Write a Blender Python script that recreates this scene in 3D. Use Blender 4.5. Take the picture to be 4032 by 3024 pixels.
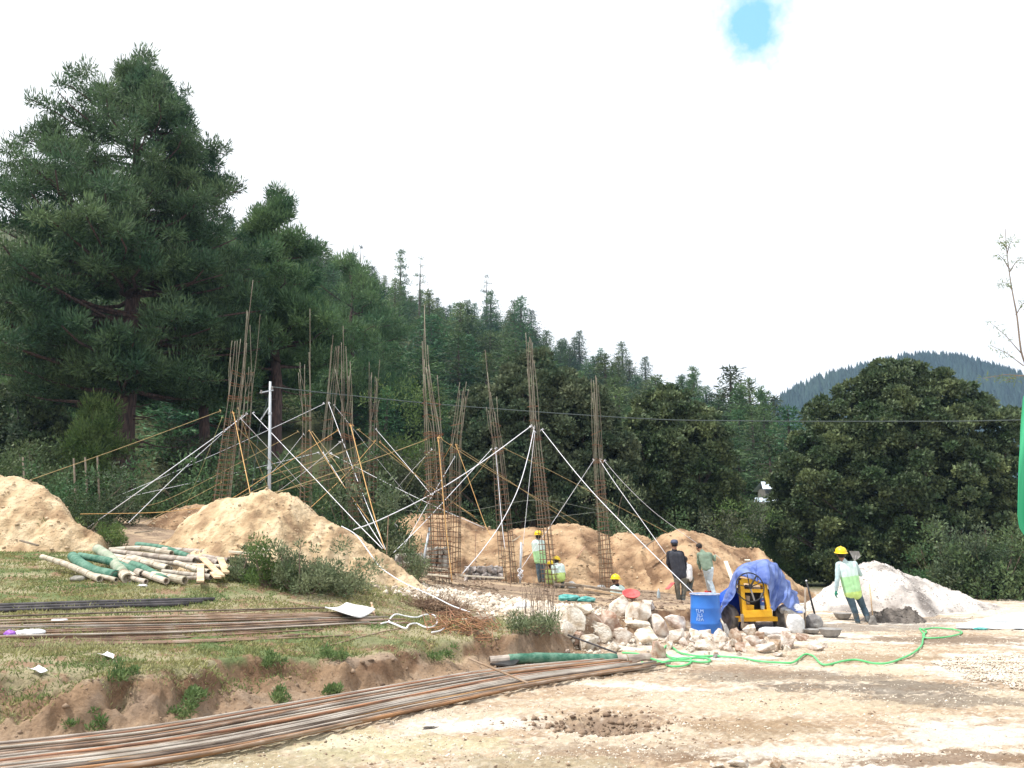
import bpy, bmesh, math, random
import numpy as np
from mathutils import Vector, Matrix
for o in list(bpy.data.objects): bpy.data.objects.remove(o)
S = bpy.context.scene
COL = S.collection
R = math.radians
# ---------------------------------------------------------------- camera
F_PX, TH, CZ = 3136.0, R(11.7), 1.6
cam = bpy.data.objects.new('camera', bpy.data.cameras.new('camera')); COL.objects.link(cam)
cam.data.sensor_width = 36; cam.data.lens = 28.0
cam.data.clip_start = 0.05; cam.data.clip_end = 4000
cam.location = (0, 0, CZ); cam.rotation_euler = (R(90) + TH, 0, 0)
S.camera = cam
CT, ST = math.cos(TH), math.sin(TH)
def ray(u, v):
    x = (u - 2016) / F_PX; y = -(v - 1512) / F_PX
    return Vector((x, CT - y * ST, ST + y * CT))
def at(u, v, Y):
    d = ray(u, v); k = Y / d.y
    return Vector((d.x * k, Y, CZ + d.z * k))
def gz(u, v, z=0.0):
    d = ray(u, v); k = (z - CZ) / d.z
    return Vector((d.x * k, d.y * k, z))
def ppm(Y): return F_PX / Y          # photo pixels per metre at depth Y
# ---------------------------------------------------------------- light
SUN_EL, SUN_DIR = R(60), Vector((-0.48, -0.12, 0.85)).normalized()
W = bpy.data.worlds.new('World'); S.world = W; W.use_nodes = True
nt = W.node_tree; nt.nodes.clear(); N = nt.nodes.new; LK = nt.links.new
out = N('ShaderNodeOutputWorld')
sky = N('ShaderNodeTexSky'); sky.sky_type = 'NISHITA'; sky.sun_disc = False
sky.sun_elevation = math.asin(SUN_DIR.z); sky.sun_rotation = math.atan2(SUN_DIR.x, SUN_DIR.y)
bg1 = N('ShaderNodeBackground'); bg1.inputs[1].default_value = 0.15
LK(sky.outputs[0], bg1.inputs[0])
bg2 = N('ShaderNodeBackground'); bg2.inputs[0].default_value = (0.985, 0.995, 1.0, 1); bg2.inputs[1].default_value = 1.08
tc = N('ShaderNodeTexCoord'); nz = N('ShaderNodeTexNoise'); nz.inputs['Scale'].default_value = 26; nz.inputs['Detail'].default_value = 9; nz.inputs['Roughness'].default_value = .62
LK(tc.outputs['Generated'], nz.inputs['Vector'])
hole = ray(2965, 95).normalized()
vm = N('ShaderNodeVectorMath'); vm.operation = 'SUBTRACT'; LK(tc.outputs['Generated'], vm.inputs[0]); vm.inputs[1].default_value = hole
vs = N('ShaderNodeVectorMath'); vs.operation = 'MULTIPLY'; LK(vm.outputs[0], vs.inputs[0]); vs.inputs[1].default_value = (1.30, 1.0, 1.0)
ln = N('ShaderNodeVectorMath'); ln.operation = 'LENGTH'; LK(vs.outputs[0], ln.inputs[0])
ma = N('ShaderNodeMath'); ma.operation = 'MULTIPLY_ADD'; LK(nz.outputs[0], ma.inputs[0]); ma.inputs[1].default_value = -0.090; LK(ln.outputs['Value'], ma.inputs[2])
mr = N('ShaderNodeMapRange'); mr.inputs['From Min'].default_value = -0.022; mr.inputs['From Max'].default_value = 0.016; LK(ma.outputs[0], mr.inputs['Value'])
mx = N('ShaderNodeMixShader'); LK(mr.outputs[0], mx.inputs[0]); 
bg3 = N('ShaderNodeBackground'); bg3.inputs[0].default_value = (0.20, 0.60, 0.90, 1); bg3.inputs[1].default_value = 0.62
ad = N('ShaderNodeAddShader'); LK(bg1.outputs[0], ad.inputs[0]); LK(bg3.outputs[0], ad.inputs[1])
LK(ad.outputs[0], mx.inputs[1]); LK(bg2.outputs[0], mx.inputs[2]); LK(mx.outputs[0], out.inputs[0])
sl = bpy.data.lights.new('sun', 'SUN'); sl.energy = 4.3; sl.angle = R(1.2); sl.color = (1, 0.955, 0.89)
sun = bpy.data.objects.new('sun', sl); COL.objects.link(sun)
sun.rotation_euler = SUN_DIR.to_track_quat('Z', 'Y').to_euler()
S.view_settings.view_transform = 'Standard'; S.view_settings.look = 'None'
S.view_settings.exposure = 0.34; S.view_settings.gamma = 1
S.render.engine = 'CYCLES'
S.cycles.max_bounces = 6; S.cycles.transparent_max_bounces = 8; S.cycles.volume_bounces = 0
# ---------------------------------------------------------------- noise
def _h(ix, iy, iz, s):
    h = (ix.astype(np.int64) * 374761393 + iy.astype(np.int64) * 668265263 + iz.astype(np.int64) * 1442695041 + s * 974634777) & 0xffffffff
    h = ((h ^ (h >> 13)) * 1274126177) & 0xffffffff
    h = ((h ^ (h >> 16)) * 2246822519) & 0xffffffff
    return ((h ^ (h >> 15)) & 0xffffff) / float(0xffffff)
def vn(x, y, z=0.0, s=0):
    x = np.asarray(x, float); y = np.asarray(y, float); z = np.zeros_like(x) + z
    ix, iy, iz = np.floor(x), np.floor(y), np.floor(z)
    fx, fy, fz = x - ix, y - iy, z - iz
    fx, fy, fz = [f * f * (3 - 2 * f) for f in (fx, fy, fz)]
    r = 0
    for a in (0, 1):
        for b in (0, 1):
            for c in (0, 1):
                w = (fx if a else 1 - fx) * (fy if b else 1 - fy) * (fz if c else 1 - fz)
                r = r + w * _h(ix + a, iy + b, iz + c, s)
    return r
def fbm(x, y, z=0.0, s=0, o=4, g=0.5):
    r = 0; a = 1; t = 0
    for i in range(o):
        r = r + a * vn(np.asarray(x) * 2 ** i, np.asarray(y) * 2 ** i, np.asarray(z) * 2 ** i, s + i * 7); t += a; a *= g
    return r / t
def sst(a, b, x):
    t = np.clip((x - a) / (b - a), 0, 1); return t * t * (3 - 2 * t)
# ---------------------------------------------------------------- mesh helpers
def tag(o, label=None, cat=None, group=None, kind=None):
    if label: o['label'] = label
    if cat: o['category'] = cat
    if group: o['group'] = group
    if kind: o['kind'] = kind
    return o
def mk(name, V, F, mat, parent=None, smooth=False, org=None):
    """numpy verts + list of constant-width face arrays -> one object"""
    V = np.asarray(V, np.float32).reshape(-1, 3)
    if org is not None: V = V - np.array(org, np.float32)
    if not isinstance(F, list): F = [F]
    F = [np.asarray(f, np.int32) for f in F if len(f)]
    me = bpy.data.meshes.new(name)
    me.vertices.add(len(V)); me.vertices.foreach_set('co', V.ravel())
    nl = sum(f.size for f in F); npg = sum(len(f) for f in F)
    me.loops.add(nl); me.loops.foreach_set('vertex_index', np.concatenate([f.ravel() for f in F]))
    st = []; k = 0
    for f in F:
        st.append(k + np.arange(len(f)) * f.shape[1]); k += f.size
    me.polygons.add(npg); me.polygons.foreach_set('loop_start', np.concatenate(st).astype(np.int32))
    if smooth: me.polygons.foreach_set('use_smooth', np.ones(npg, bool))
    me.update(calc_edges=True)
    for m in (mat if isinstance(mat, list) else [mat]): me.materials.append(m)
    o = bpy.data.objects.new(name, me); COL.objects.link(o)
    if org is not None: o.location = org
    if parent is not None: o.parent = parent
    return o
def thing(name, label, cat, loc=(0, 0, 0), rz=0.0, group=None):
    o = bpy.data.objects.new(name, None); COL.objects.link(o); o.empty_display_size = 0.2
    o.location = loc; o.rotation_euler = (0, 0, rz)
    return tag(o, label, cat, group)
def dup(root, loc=None, rz=None, sc=None, label=None, group=None):
    r = root.copy(); COL.objects.link(r)
    if loc is not None: r.location = loc
    if rz is not None: r.rotation_euler = (0, 0, rz)
    if sc is not None: r.scale = (sc, sc, sc) if not hasattr(sc, '__len__') else sc
    if label: r['label'] = label
    if group: r['group'] = group
    for ch in list(root.children):
        c = ch.copy(); COL.objects.link(c); c.parent = r
        for g in ch.children:
            d = g.copy(); COL.objects.link(d); d.parent = c
    return r
class MB:
    def __init__(s): s.V = []; s.F = []; s.n = 0
    def add(s, V, F):
        V = [tuple(v) for v in V]; s.V += V; s.F += [tuple(i + s.n for i in f) for f in F]; s.n += len(V); return s
    def box(s, c, size, rot=None):
        c = Vector(c); M = rot.to_matrix() if hasattr(rot, 'to_matrix') else (rot if rot is not None else Matrix.Identity(3))
        V = [c + M @ Vector((size[0] / 2 * i, size[1] / 2 * j, size[2] / 2 * k)) for i in (-1, 1) for j in (-1, 1) for k in (-1, 1)]
        return s.add(V, [(0, 1, 3, 2), (4, 6, 7, 5), (0, 4, 5, 1), (2, 3, 7, 6), (0, 2, 6, 4), (1, 5, 7, 3)])
    def bar(s, a, b, w, t, up=Vector((0, 0, 1))):
        a, b = Vector(a), Vector(b); d = b - a; L = d.length; d.normalize()
        x = d.cross(up); x = x.normalized() if x.length > 1e-5 else Vector((1, 0, 0)); z = x.cross(d)
        M = Matrix((x, d, z)).transposed()
        return s.box((a + b) / 2, (w, L, t), M)
    def tube(s, P, r, n=8, cap=True):
        P = [Vector(p) for p in P]; rs = r if hasattr(r, '__len__') else [r] * len(P)
        V = []; F = []; x = None
        for i, p in enumerate(P):
            d = (P[min(i + 1, len(P) - 1)] - P[max(i - 1, 0)]).normalized()
            if x is None:
                x = d.cross(Vector((0, 0, 1)) if abs(d.z) < .9 else Vector((1, 0, 0))).normalized()
            x = (x - d * x.dot(d)).normalized(); y = d.cross(x)
            for k in range(n):
                a = 2 * math.pi * k / n
                V.append(p + (x * math.cos(a) + y * math.sin(a)) * rs[i])
        for i in range(len(P) - 1):
            for k in range(n):
                k2 = (k + 1) % n
                F.append((i * n + k, i * n + k2, (i + 1) * n + k2, (i + 1) * n + k))
        if cap:
            F.append(tuple(range(n))[::-1]); F.append(tuple((len(P) - 1) * n + k for k in range(n)))
        return s.add(V, F)
    def lathe(s, prof, c=(0, 0, 0), n=20, M=None, sy=1.0):
        c = Vector(c); V = []; F = []
        for (r, z) in prof:
            for k in range(n):
                a = 2 * math.pi * k / n; p = Vector((r * math.cos(a), r * math.sin(a) * sy, z))
                if M is not None: p = M @ p
                V.append(c + p)
        for i in range(len(prof) - 1):
            for k in range(n):
                k2 = (k + 1) % n; F.append((i * n + k, i * n + k2, (i + 1) * n + k2, (i + 1) * n + k))
        if prof[0][0] > 1e-4: F.append(tuple(range(n))[::-1])
        if prof[-1][0] > 1e-4: F.append(tuple((len(prof) - 1) * n + k for k in range(n)))
        return s.add(V, F)
    def ell(s, c, r, n=12, M=None):
        prof = [(max(math.sin(math.pi * i / (n // 2 + 2)), 0), -math.cos(math.pi * i / (n // 2 + 2))) for i in range(n // 2 + 3)]
        D = Matrix.Diagonal(Vector(r)); MM = (M @ D) if M is not None else D
        prof[0] = (0.001, -1); prof[-1] = (0.001, 1)
        return s.lathe(prof, c, n, MM)
    def caps(s, a, b, ra, rb, n=12):
        a, b = Vector(a), Vector(b); d = b - a
        if d.length < 1e-5: d = Vector((0, 0, 1e-4))
        dn = d.normalized(); P = []; rr = []
        for i in range(1, 6):
            t = math.pi / 2 * i / 5; P.append(a - dn * ra * math.cos(t)); rr.append(ra * math.sin(t))
        for i in range(0, 5):
            t = math.pi / 2 * i / 5; P.append(b + dn * rb * math.sin(t)); rr.append(rb * math.cos(t))
        return s.tube(P, rr, n)
    def build(s, name, mat, parent=None, org=None, smooth=False, bevel=0, sol=0):
        me = bpy.data.meshes.new(name)
        V = s.V if org is None else [(v[0] - org[0], v[1] - org[1], v[2] - org[2]) for v in s.V]
        me.from_pydata(V, [], s.F)
        if smooth: me.polygons.foreach_set('use_smooth', [True] * len(me.polygons))
        for m in (mat if isinstance(mat, list) else [mat]): me.materials.append(m)
        me.update()
        o = bpy.data.objects.new(name, me); COL.objects.link(o)
        if org is not None: o.location = org
        if parent is not None: o.parent = parent
        if bevel:
            b = o.modifiers.new('b', 'BEVEL'); b.width = bevel; b.segments = 2; b.limit_method = 'ANGLE'
        return o
def curve_pts(P, n=8):
    """Catmull-Rom through the points"""
    P = [Vector(p) for p in P]; Q = [P[0] * 2 - P[1]] + P + [P[-1] * 2 - P[-2]]; o = []
    for i in range(1, len(Q) - 2):
        a, b, c, d = Q[i - 1:i + 3]
        for k in range(n):
            t = k / n
            o.append(0.5 * ((2 * b) + (c - a) * t + (2 * a - 5 * b + 4 * c - d) * t * t + (3 * b - a - 3 * c + d) * t ** 3))
    return o + [P[-1]]
# ---------------------------------------------------------------- materials
def pm(name, c1, c2=None, scale=8.0, rough=0.8, bump=0.0, bscale=None, c3=None, metal=0.0, trans=0.0, detail=5.0, objrand=0.0, alpha=None, island=0.0, spec=0.3, stretch=None, lo=0.35, hi=0.65):
    m = bpy.data.materials.new(name); m.use_nodes = True; t = m.node_tree; n = t.nodes; l = t.links
    b = n['Principled BSDF']; b.inputs['Roughness'].default_value = rough; b.inputs['Metallic'].default_value = metal
    b.inputs['Specular IOR Level'].default_value = spec
    tc = n.new('ShaderNodeTexCoord'); vec = tc.outputs['Object']
    if stretch:
        mp = n.new('ShaderNodeMapping'); mp.inputs['Scale'].default_value = stretch; l.new(vec, mp.inputs[0]); vec = mp.outputs[0]
    col = None
    if c2 is not None:
        nz = n.new('ShaderNodeTexNoise'); nz.inputs['Scale'].default_value = scale; nz.inputs['Detail'].default_value = detail
        l.new(vec, nz.inputs['Vector'])
        cr = n.new('ShaderNodeValToRGB'); l.new(nz.outputs[0], cr.inputs[0])
        cr.color_ramp.elements[0].position = lo; cr.color_ramp.elements[0].color = (*c1, 1)
        cr.color_ramp.elements[1].position = hi; cr.color_ramp.elements[1].color = (*c2, 1)
        if c3 is not None:
            e = cr.color_ramp.elements.new((lo + hi) / 2); e.color = (*c3, 1)
        col = cr.outputs[0]
    else:
        rgb = n.new('ShaderNodeRGB'); rgb.outputs[0].default_value = (*c1, 1); col = rgb.outputs[0]
    if objrand or island:
        hs = n.new('ShaderNodeHueSaturation'); l.new(col, hs.inputs['Color'])
        src = None
        if objrand:
            oi = n.new('ShaderNodeObjectInfo'); mr = n.new('ShaderNodeMapRange')
            mr.inputs['To Min'].default_value = 1 - objrand; mr.inputs['To Max'].default_value = 1 + objrand
            l.new(oi.outputs['Random'], mr.inputs[0]); src = mr.outputs[0]
            mh = n.new('ShaderNodeMath'); mh.operation = 'MULTIPLY'; mh.inputs[1].default_value = 7.31; l.new(oi.outputs['Random'], mh.inputs[0])
            mf = n.new('ShaderNodeMath'); mf.operation = 'FRACT'; l.new(mh.outputs[0], mf.inputs[0])
            m2 = n.new('ShaderNodeMapRange'); m2.inputs['To Min'].default_value = 0.5 - 0.045 * objrand / .3; m2.inputs['To Max'].default_value = 0.5 + 0.03 * objrand / .3
            l.new(mf.outputs[0], m2.inputs[0]); l.new(m2.outputs[0], hs.inputs['Hue'])
        if island:
            g = n.new('ShaderNodeNewGeometry'); mi = n.new('ShaderNodeMapRange')
            mi.inputs['To Min'].default_value = 1 - island; mi.inputs['To Max'].default_value = 1 + island
            l.new(g.outputs['Random Per Island'], mi.inputs[0])
            if src is not None:
                mm = n.new('ShaderNodeMath'); mm.operation = 'MULTIPLY'; l.new(src, mm.inputs[0]); l.new(mi.outputs[0], mm.inputs[1]); src = mm.outputs[0]
            else: src = mi.outputs[0]
        l.new(src, hs.inputs['Value']); col = hs.outputs[0]
    l.new(col, b.inputs['Base Color'])
    if bump:
        nb = n.new('ShaderNodeTexNoise'); nb.inputs['Scale'].default_value = bscale or scale * 3; nb.inputs['Detail'].default_value = 6
        l.new(vec, nb.inputs['Vector']); bp = n.new('ShaderNodeBump'); bp.inputs['Strength'].default_value = min(bump, 1); bp.inputs['Distance'].default_value = 0.03 * max(bump, 1)
        l.new(nb.outputs[0], bp.inputs['Height']); l.new(bp.outputs[0], b.inputs['Normal'])
    if trans:
        tr = n.new('ShaderNodeBsdfTranslucent'); l.new(col, tr.inputs[0]); mxs = n.new('ShaderNodeMixShader'); mxs.inputs[0].default_value = trans
        l.new(b.outputs[0], mxs.inputs[1]); l.new(tr.outputs[0], mxs.inputs[2]); l.new(mxs.outputs[0], n['Material Output'].inputs[0])
    if alpha is not None: b.inputs['Alpha'].default_value = alpha
    return m
M = {}
M['bark'] = pm('bark', (.045, .032, .030), (.125, .08, .07), 5, .9, 1, 14, stretch=(3, 3, .5))
M['bark_dark'] = pm('bark_dark', (.05, .04, .035), (.13, .105, .09), 6, .9, .8, 14, stretch=(3, 3, .5))
M['needle'] = pm('needle', (.040, .105, .046), (.135, .215, .085), .45, .65, trans=.3, island=.35)
M['needle_tall'] = pm('needle_tall', (.034, .082, .040), (.105, .160, .070), .45, .65, trans=.28, island=.5)
M['needle_far'] = pm('needle_far', (.032, .088, .040), (.105, .180, .070), .3, .65, trans=.25, island=.3, objrand=.42)
M['needle_yel'] = pm('needle_yel', (.12, .13, .03), (.2, .19, .04), .6, .65, trans=.25, island=.3)
M['needle_blue'] = pm('needle_blue', (.030, .060, .060), (.05, .09, .075), .3, .7, trans=.15, island=.25, objrand=.25)
M['oak'] = pm('oak', (.045, .082, .034), (.165, .205, .090),   .9, .5, trans=.2, island=.5, c3=(.080, .112, .055), spec=.25)
M['oak_brown'] = pm('oak_brown', (.044, .078, .044), (.140, .165, .095), .8, .75, trans=.15, island=.35, spec=.12)
M['shrub'] = pm('shrub', (.055, .11, .042), (.12, .175, .075), 1.2, .6, trans=.3, island=.35, objrand=.3)
M['shrub_light'] = pm('shrub_light', (.075, .14, .035), (.15, .21, .07), 1.5, .6, trans=.35, island=.3)
M['shrub_grey'] = pm('shrub_grey', (.10, .145, .07), (.22, .25, .14), 2.5, .7, trans=.25, island=.4)
M['twig'] = pm('twig', (.13, .10, .08), (.24, .18, .14), 6, .85)
M['drybrush'] = pm('drybrush', (.16, .10, .07), (.33, .23, .16), 5, .9, island=.3)
M['grass'] = pm('grass', (.15, .225, .085), (.36, .36, .19), .9, .75, trans=.3, island=.4, c3=(.29, .28, .12))
M['weed'] = pm('weed', (.09, .17, .055), (.20, .27, .11), 3, .6, trans=.35, island=.3)
M['rebar'] = pm('rebar', (.21, .15, .11), (.42, .33, .26), 3.5, .75, .4, 120, c3=(.31, .205, .135), objrand=.12)
M['rebar_dark'] = pm('rebar_dark', (.10, .075, .06), (.24, .19, .15), 3.5, .75, .4, 120)
M['rebar_rust'] = pm('rebar_rust', (.20, .12, .075), (.44, .24, .12), 2, .8, .4, 120, objrand=.1)
M['rebar_grey'] = pm('rebar_grey', (.27, .23, .19), (.52, .47, .41), 2.2, .65, .4, 120, objrand=.08)
M['rebar_up'] = pm('rebar_up', (.13, .10, .07), (.25, .235, .18), 1.0, .75, objrand=.15)
M['stirrup'] = pm('stirrup', (.15, .065, .035), (.24, .12, .065), 4, .85)
M['rope_white'] = pm('rope_white', (.72, .73, .80), (.86, .86, .90), 30, .7)
M['rope_yellow'] = pm('rope_yellow', (.36, .26, .12), (.50, .38, .20), 20, .8)
M['rope_orange'] = pm('rope_orange', (.48, .26, .09), (.62, .40, .18), 20, .8)
M['rope_green'] = pm('rope_green', (.30, .33, .15), (.42, .42, .2), 20, .8)
M['rope_thin'] = pm('rope_thin', (.22, .25, .22), (.32, .34, .3), 20, .8)
M['steel'] = pm('steel', (.42, .46, .50), (.55, .58, .62), 3, .5, metal=.3)
M['wire'] = pm('wire', (.07, .09, .09))
M['soil'] = pm('soil', (.30, .20, .118), (.60, .47, .31), 2.0, .95, 1.8, 11, c3=(.47, .345, .21), detail=10, lo=.36, hi=.6)
M['soil_red'] = pm('soil_red', (.15, .088, .05), (.46, .32, .195), 1.3, .95, 2.6, 7, c3=(.32, .205, .12), detail=10, lo=.38, hi=.6)
M['sand_grey'] = pm('sand_grey', (.09, .078, .07), (.20, .175, .155), 6, .95, 2, 18, detail=8)
M['clod'] = pm('clod', (.30, .21, .13), (.54, .43, .30), 4, .95, island=.22)
M['rubble'] = pm('rubble', (.44, .36, .28), (.74, .68, .58), 3, .95, island=.18)
M['clod_dark'] = pm('clod_dark', (.15, .10, .07), (.30, .22, .155), 3, .95, island=.25)
M['rock'] = pm('rock', (.42, .33, .25), (.74, .70, .64), 3.2, .85, .8, 14, c3=(.64, .57, .49), objrand=.12, detail=8)
M['rock_red'] = pm('rock_red', (.32, .20, .13), (.58, .48, .39), 4, .85, .8, 14, objrand=.1, detail=8)
M['rock_grey'] = pm('rock_grey', (.14, .13, .12), (.30, .28, .26), 5, .9, .8, 14)
M['mortar_stone'] = pm('mortar_stone', (.16, .15, .14), (.48, .45, .41), 7, .9, .5, 20, objrand=.3)
M['bamboo'] = pm('bamboo', (.34, .28, .21), (.62, .56, .46), 7, .6, .2, 40, objrand=.12, stretch=(1, 1, 1))
M['bamboo_grey'] = pm('bamboo_grey', (.22, .185, .155), (.46, .41, .35), 8, .7, .2, 40, objrand=.12)
M['net_green'] = pm('net_green', (.03, .13, .085), (.14, .27, .20), 9, .7, .5, 60)
M['net_grey'] = pm('net_grey', (.20, .27, .19), (.40, .42, .33), 6, .7, .3, 60)
M['node'] = pm('node', (.22, .17, .12), (.35, .28, .2), 9, .8)
M['wood'] = pm('wood', (.50, .33, .20), (.72, .54, .38), 6, .8, .3, 30, stretch=(1, 1, 5), objrand=.12)
M['wood_pale'] = pm('wood_pale', (.62, .54, .42), (.78, .72, .60), 8, .8, .2)
M['wood_old'] = pm('wood_old', (.20, .16, .12), (.36, .30, .24), 8, .9, .3)
M['pipe_black'] = pm('pipe_black', (.035, .033, .036), (.10, .09, .095), 6, .45)
M['white'] = pm('white', (.74, .75, .78), (.84, .85, .87), 5, .7, .3, 12)
M['sack'] = pm('sack', (.56, .57, .58), (.82, .83, .84), 6, .75, .6, 26)
M['sack_grey'] = pm('sack_grey', (.20, .19, .19), (.42, .41, .40), 5, .8, .6, 26)
M['teal'] = pm('teal', (.05, .36, .34), (.22, .58, .55), 9, .6, .5, 30, trans=.2)
M['purple'] = pm('purple', (.30, .10, .55), (.42, .18, .68), 9, .5)
M['red'] = pm('red', (.50, .08, .08), (.62, .14, .13), 9, .5)
M['yellow'] = pm('yellow', (.78, .40, .015), (.86, .50, .03), 5, .4, .1)
M['helmet'] = pm('helmet', (.86, .58, .01), (.90, .66, .02), 9, .35, spec=.5)
M['black'] = pm('black', (.015, .015, .017), (.04, .04, .042), 9, .5)
M['ash'] = pm('ash', (.05, .045, .042), (.16, .14, .12), 30, .95, 1, 60)
M['gravel_bits'] = pm('gravel_bits', (.30, .27, .25), (.64, .61, .58), 3, .95, island=.2)
M['sheet'] = pm('sheet', (.36, .37, .38), (.66, .67, .68), 4, .6, 1.2, 9)
M['under'] = pm('under', (.045, .095, .036), (.10, .15, .065), 1.2, .6, trans=.3, island=.4, objrand=.3)
M['under_grey'] = pm('under_grey', (.06, .095, .05), (.13, .155, .09), 1.2, .6, trans=.3, island=.4, objrand=.3)
M['tyre'] = pm('tyre', (.09, .085, .08), (.24, .21, .19), 7, .85, .5, 50)
M['drum_blue'] = pm('drum_blue', (.018, .12, .50), (.035, .20, .62), 3, .38, .05, lo=.25, hi=.8, spec=.5)
M['letter'] = pm('letter', (.55, .66, .80), (.20, .36, .68), 60, .6)
M['mix_blue'] = pm('mix_blue', (.012, .07, .48), (.02, .10, .56), 3, .5)
M['hose'] = pm('hose', (.12, .62, .22), (.24, .74, .34), 5, .4, trans=.25)
M['metal_pan'] = pm('metal_pan', (.22, .21, .20), (.34, .33, .32), 9, .65, .2)
M['skin'] = pm('skin', (.27, .14, .09), (.33, .18, .115), 9, .55)
M['hair'] = pm('hair', (.012, .010, .010), (.03, .025, .022), 40, .7)
M['vest_green'] = pm('vest_green', (.40, .74, .36), (.50, .82, .46), 9, .7)
M['vest_yellow'] = pm('vest_yellow', (.52, .74, .20), (.64, .82, .30), 9, .7)
M['vest_white'] = pm('vest_white', (.66, .84, .80), (.74, .90, .86), 9, .7)
M['shirt_pale'] = pm('shirt_pale', (.42, .56, .58), (.52, .64, .66), 9, .8)
M['shirt_white'] = pm('shirt_white', (.68, .68, .70), (.80, .80, .82), 9, .8)
M['vest_black'] = pm('vest_black', (.035, .038, .05), (.06, .064, .08), 9, .8)
M['sleeve_black'] = pm('sleeve_black', (.012, .013, .02), (.025, .026, .035), 9, .8)
M['olive'] = pm('olive', (.17, .24, .18), (.22, .29, .22), 9, .85)
M['jeans_dark'] = pm('jeans_dark', (.05, .09, .125), (.10, .15, .19), 9, .85)
M['jeans_pale'] = pm('jeans_pale', (.52, .66, .80), (.64, .76, .86), 9, .85)
M['khaki'] = pm('khaki', (.13, .125, .10), (.19, .18, .145), 9, .85)
M['boot'] = pm('boot', (.06, .075, .08), (.12, .13, .13), 9, .6)
M['shoe_red'] = pm('shoe_red', (.42, .03, .03), (.6, .08, .07), 30, .6)
M['glove'] = pm('glove', (.02, .20, .13), (.04, .28, .2), 20, .8)
M['cap_blue'] = pm('cap_blue', (.06, .075, .13), (.10, .12, .19), 9, .8)
M['banner'] = pm('banner', (.055, .42, .21), (.09, .52, .28), 2, .6, trans=.35)
M['roof_pale'] = pm('roof_pale', (.55, .66, .80), (.68, .76, .86), 3, .5)
M['wall_dull'] = pm('wall_dull', (.12, .12, .11), (.20, .19, .17), 3, .9)
M['cola'] = pm('cola', (.04, .09, .35), (.09, .16, .45), 9, .2)
M['clear'] = pm('clear', (.35, .42, .46), (.5, .56, .6), 9, .2)
# tarp: thin woven sheet, light comes through it
M['tarp'] = pm('tarp', (.09, .16, .50), (.30, .40, .74), 3.5, .5, 1.5, 7, trans=.35, detail=8)
# ================================================================ TERRAIN
# edge of the raised terrace / building pad, at the foot of its cut bank
BANK = [(-60, -14), (-16, 3.2), (-9.5, 5.6)] + [tuple(gz(u, v)[:2]) for u, v in
        [(0, 2948), (260, 2915), (500, 2885), (800, 2835), (1080, 2775), (1350, 2728), (1600, 2685), (1800, 2650), (1960, 2625), (2130, 2600), (2230, 2578),
         (2300, 2560), (2420, 2545), (2560, 2530), (2680, 2500), (2790, 2478), (2960, 2455), (3080, 2425)]] + [(7.6, 23), (9, 28), (12, 60), (-60, 60)]
BK = np.array(BANK)
def bank_d(x, y):
    x = np.asarray(x, float); y = np.asarray(y, float)
    d = np.full(x.shape, 1e9); ins = np.zeros(x.shape, bool); n = len(BK)
    for i in range(n):
        a = BK[i]; b = BK[(i + 1) % n]; e = b - a
        t = np.clip(((x - a[0]) * e[0] + (y - a[1]) * e[1]) / (e @ e), 0, 1)
        d = np.minimum(d, np.hypot(x - a[0] - e[0] * t, y - a[1] - e[1] * t))
        c = ((a[1] > y) != (b[1] > y)) & (x < (b[0] - a[0]) * (y - a[1]) / (b[1] - a[1] + 1e-12) + a[0])
        ins ^= c
    return np.where(ins, d, -d)
UP = np.array([(-5.5, 7, .52), (-5, 8.6, .53), (-5.6, 11.5, .80), (-6, 14, 1.12), (-8, 18, 1.5), (-9, 25, 2.4), (-12, 34, 3.6), (-10, 8, .5), (-12, 14, 1.2), (-18, 20, 2.2), (-20, 34, 4.5),
    (-2, 9.8, .33), (-3.5, 11.5, .56), (-2.2, 12, .55), (-3.5, 14, 1.0), (-2.3, 17, .95), (-3.5, 20, 1.2), (-4, 25, 1.5), (-4, 34, 3.0),
    (-1, 11, .27), (-1.0, 13.8, .38), (0, 12.5, .40), (.4, 13.2, .44), (-.8, 17, .62), (0, 18, .52), (0, 22, .58), (-1, 22, .66), (.4, 25, .62), (2, 16, .42), (3, 20, .40), (4.5, 20, .35), (5.5, 24, .25), (2, 26, .6), (4, 29, .5), (0, 30, .7), (0, 36, 1.9), (6, 34, .8), (8, 30, .4), (14, 30, .3), (14, 50, .6), (0, 52, 3.0), (-20, 52, 6.0), (-8, 52, 4.5), (-35, 40, 6), (-35, 10, 2)])
def _k(r2): return np.where(r2 > 0, r2 * np.log(r2 + 1e-12) * .5, 0)
_P = UP[:, :2]; _n = len(_P)
_A = np.zeros((_n + 3, _n + 3)); _d = ((_P[:, None] - _P[None]) ** 2).sum(-1)
_A[:_n, :_n] = _k(_d) + np.eye(_n) * .6; _A[:_n, _n] = 1; _A[:_n, _n + 1:] = _P; _A[_n, :_n] = 1; _A[_n + 1:, :_n] = _P.T
_w = np.linalg.solve(_A, np.concatenate([UP[:, 2], [0, 0, 0]]))
def upz(x, y):
    x = np.clip(np.asarray(x, float), -36, 14); y = np.clip(np.asarray(y, float), 3, 52)
    r = _w[_n] + _w[_n + 1] * x + _w[_n + 2] * y
    for i in range(_n): r = r + _w[i] * _k((x - _P[i, 0]) ** 2 + (y - _P[i, 1]) ** 2)
    return r
SKY_U = [-4000, -500, 300, 900, 1200, 1400, 1600, 1800, 2000, 2200, 2400, 2600, 2800, 3000, 3200, 3500, 4100, 5200, 9000]
SKY_V = [600, 750, 800, 900, 990, 1080, 1170, 1240, 1260, 1370, 1440, 1530, 1610, 1750, 1860, 1950, 2050, 2100, 2120]
CR_Y = [230, 230, 230, 230, 225, 220, 215, 210, 205, 195, 185, 170, 150, 130, 120, 110, 100, 100, 100]
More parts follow.
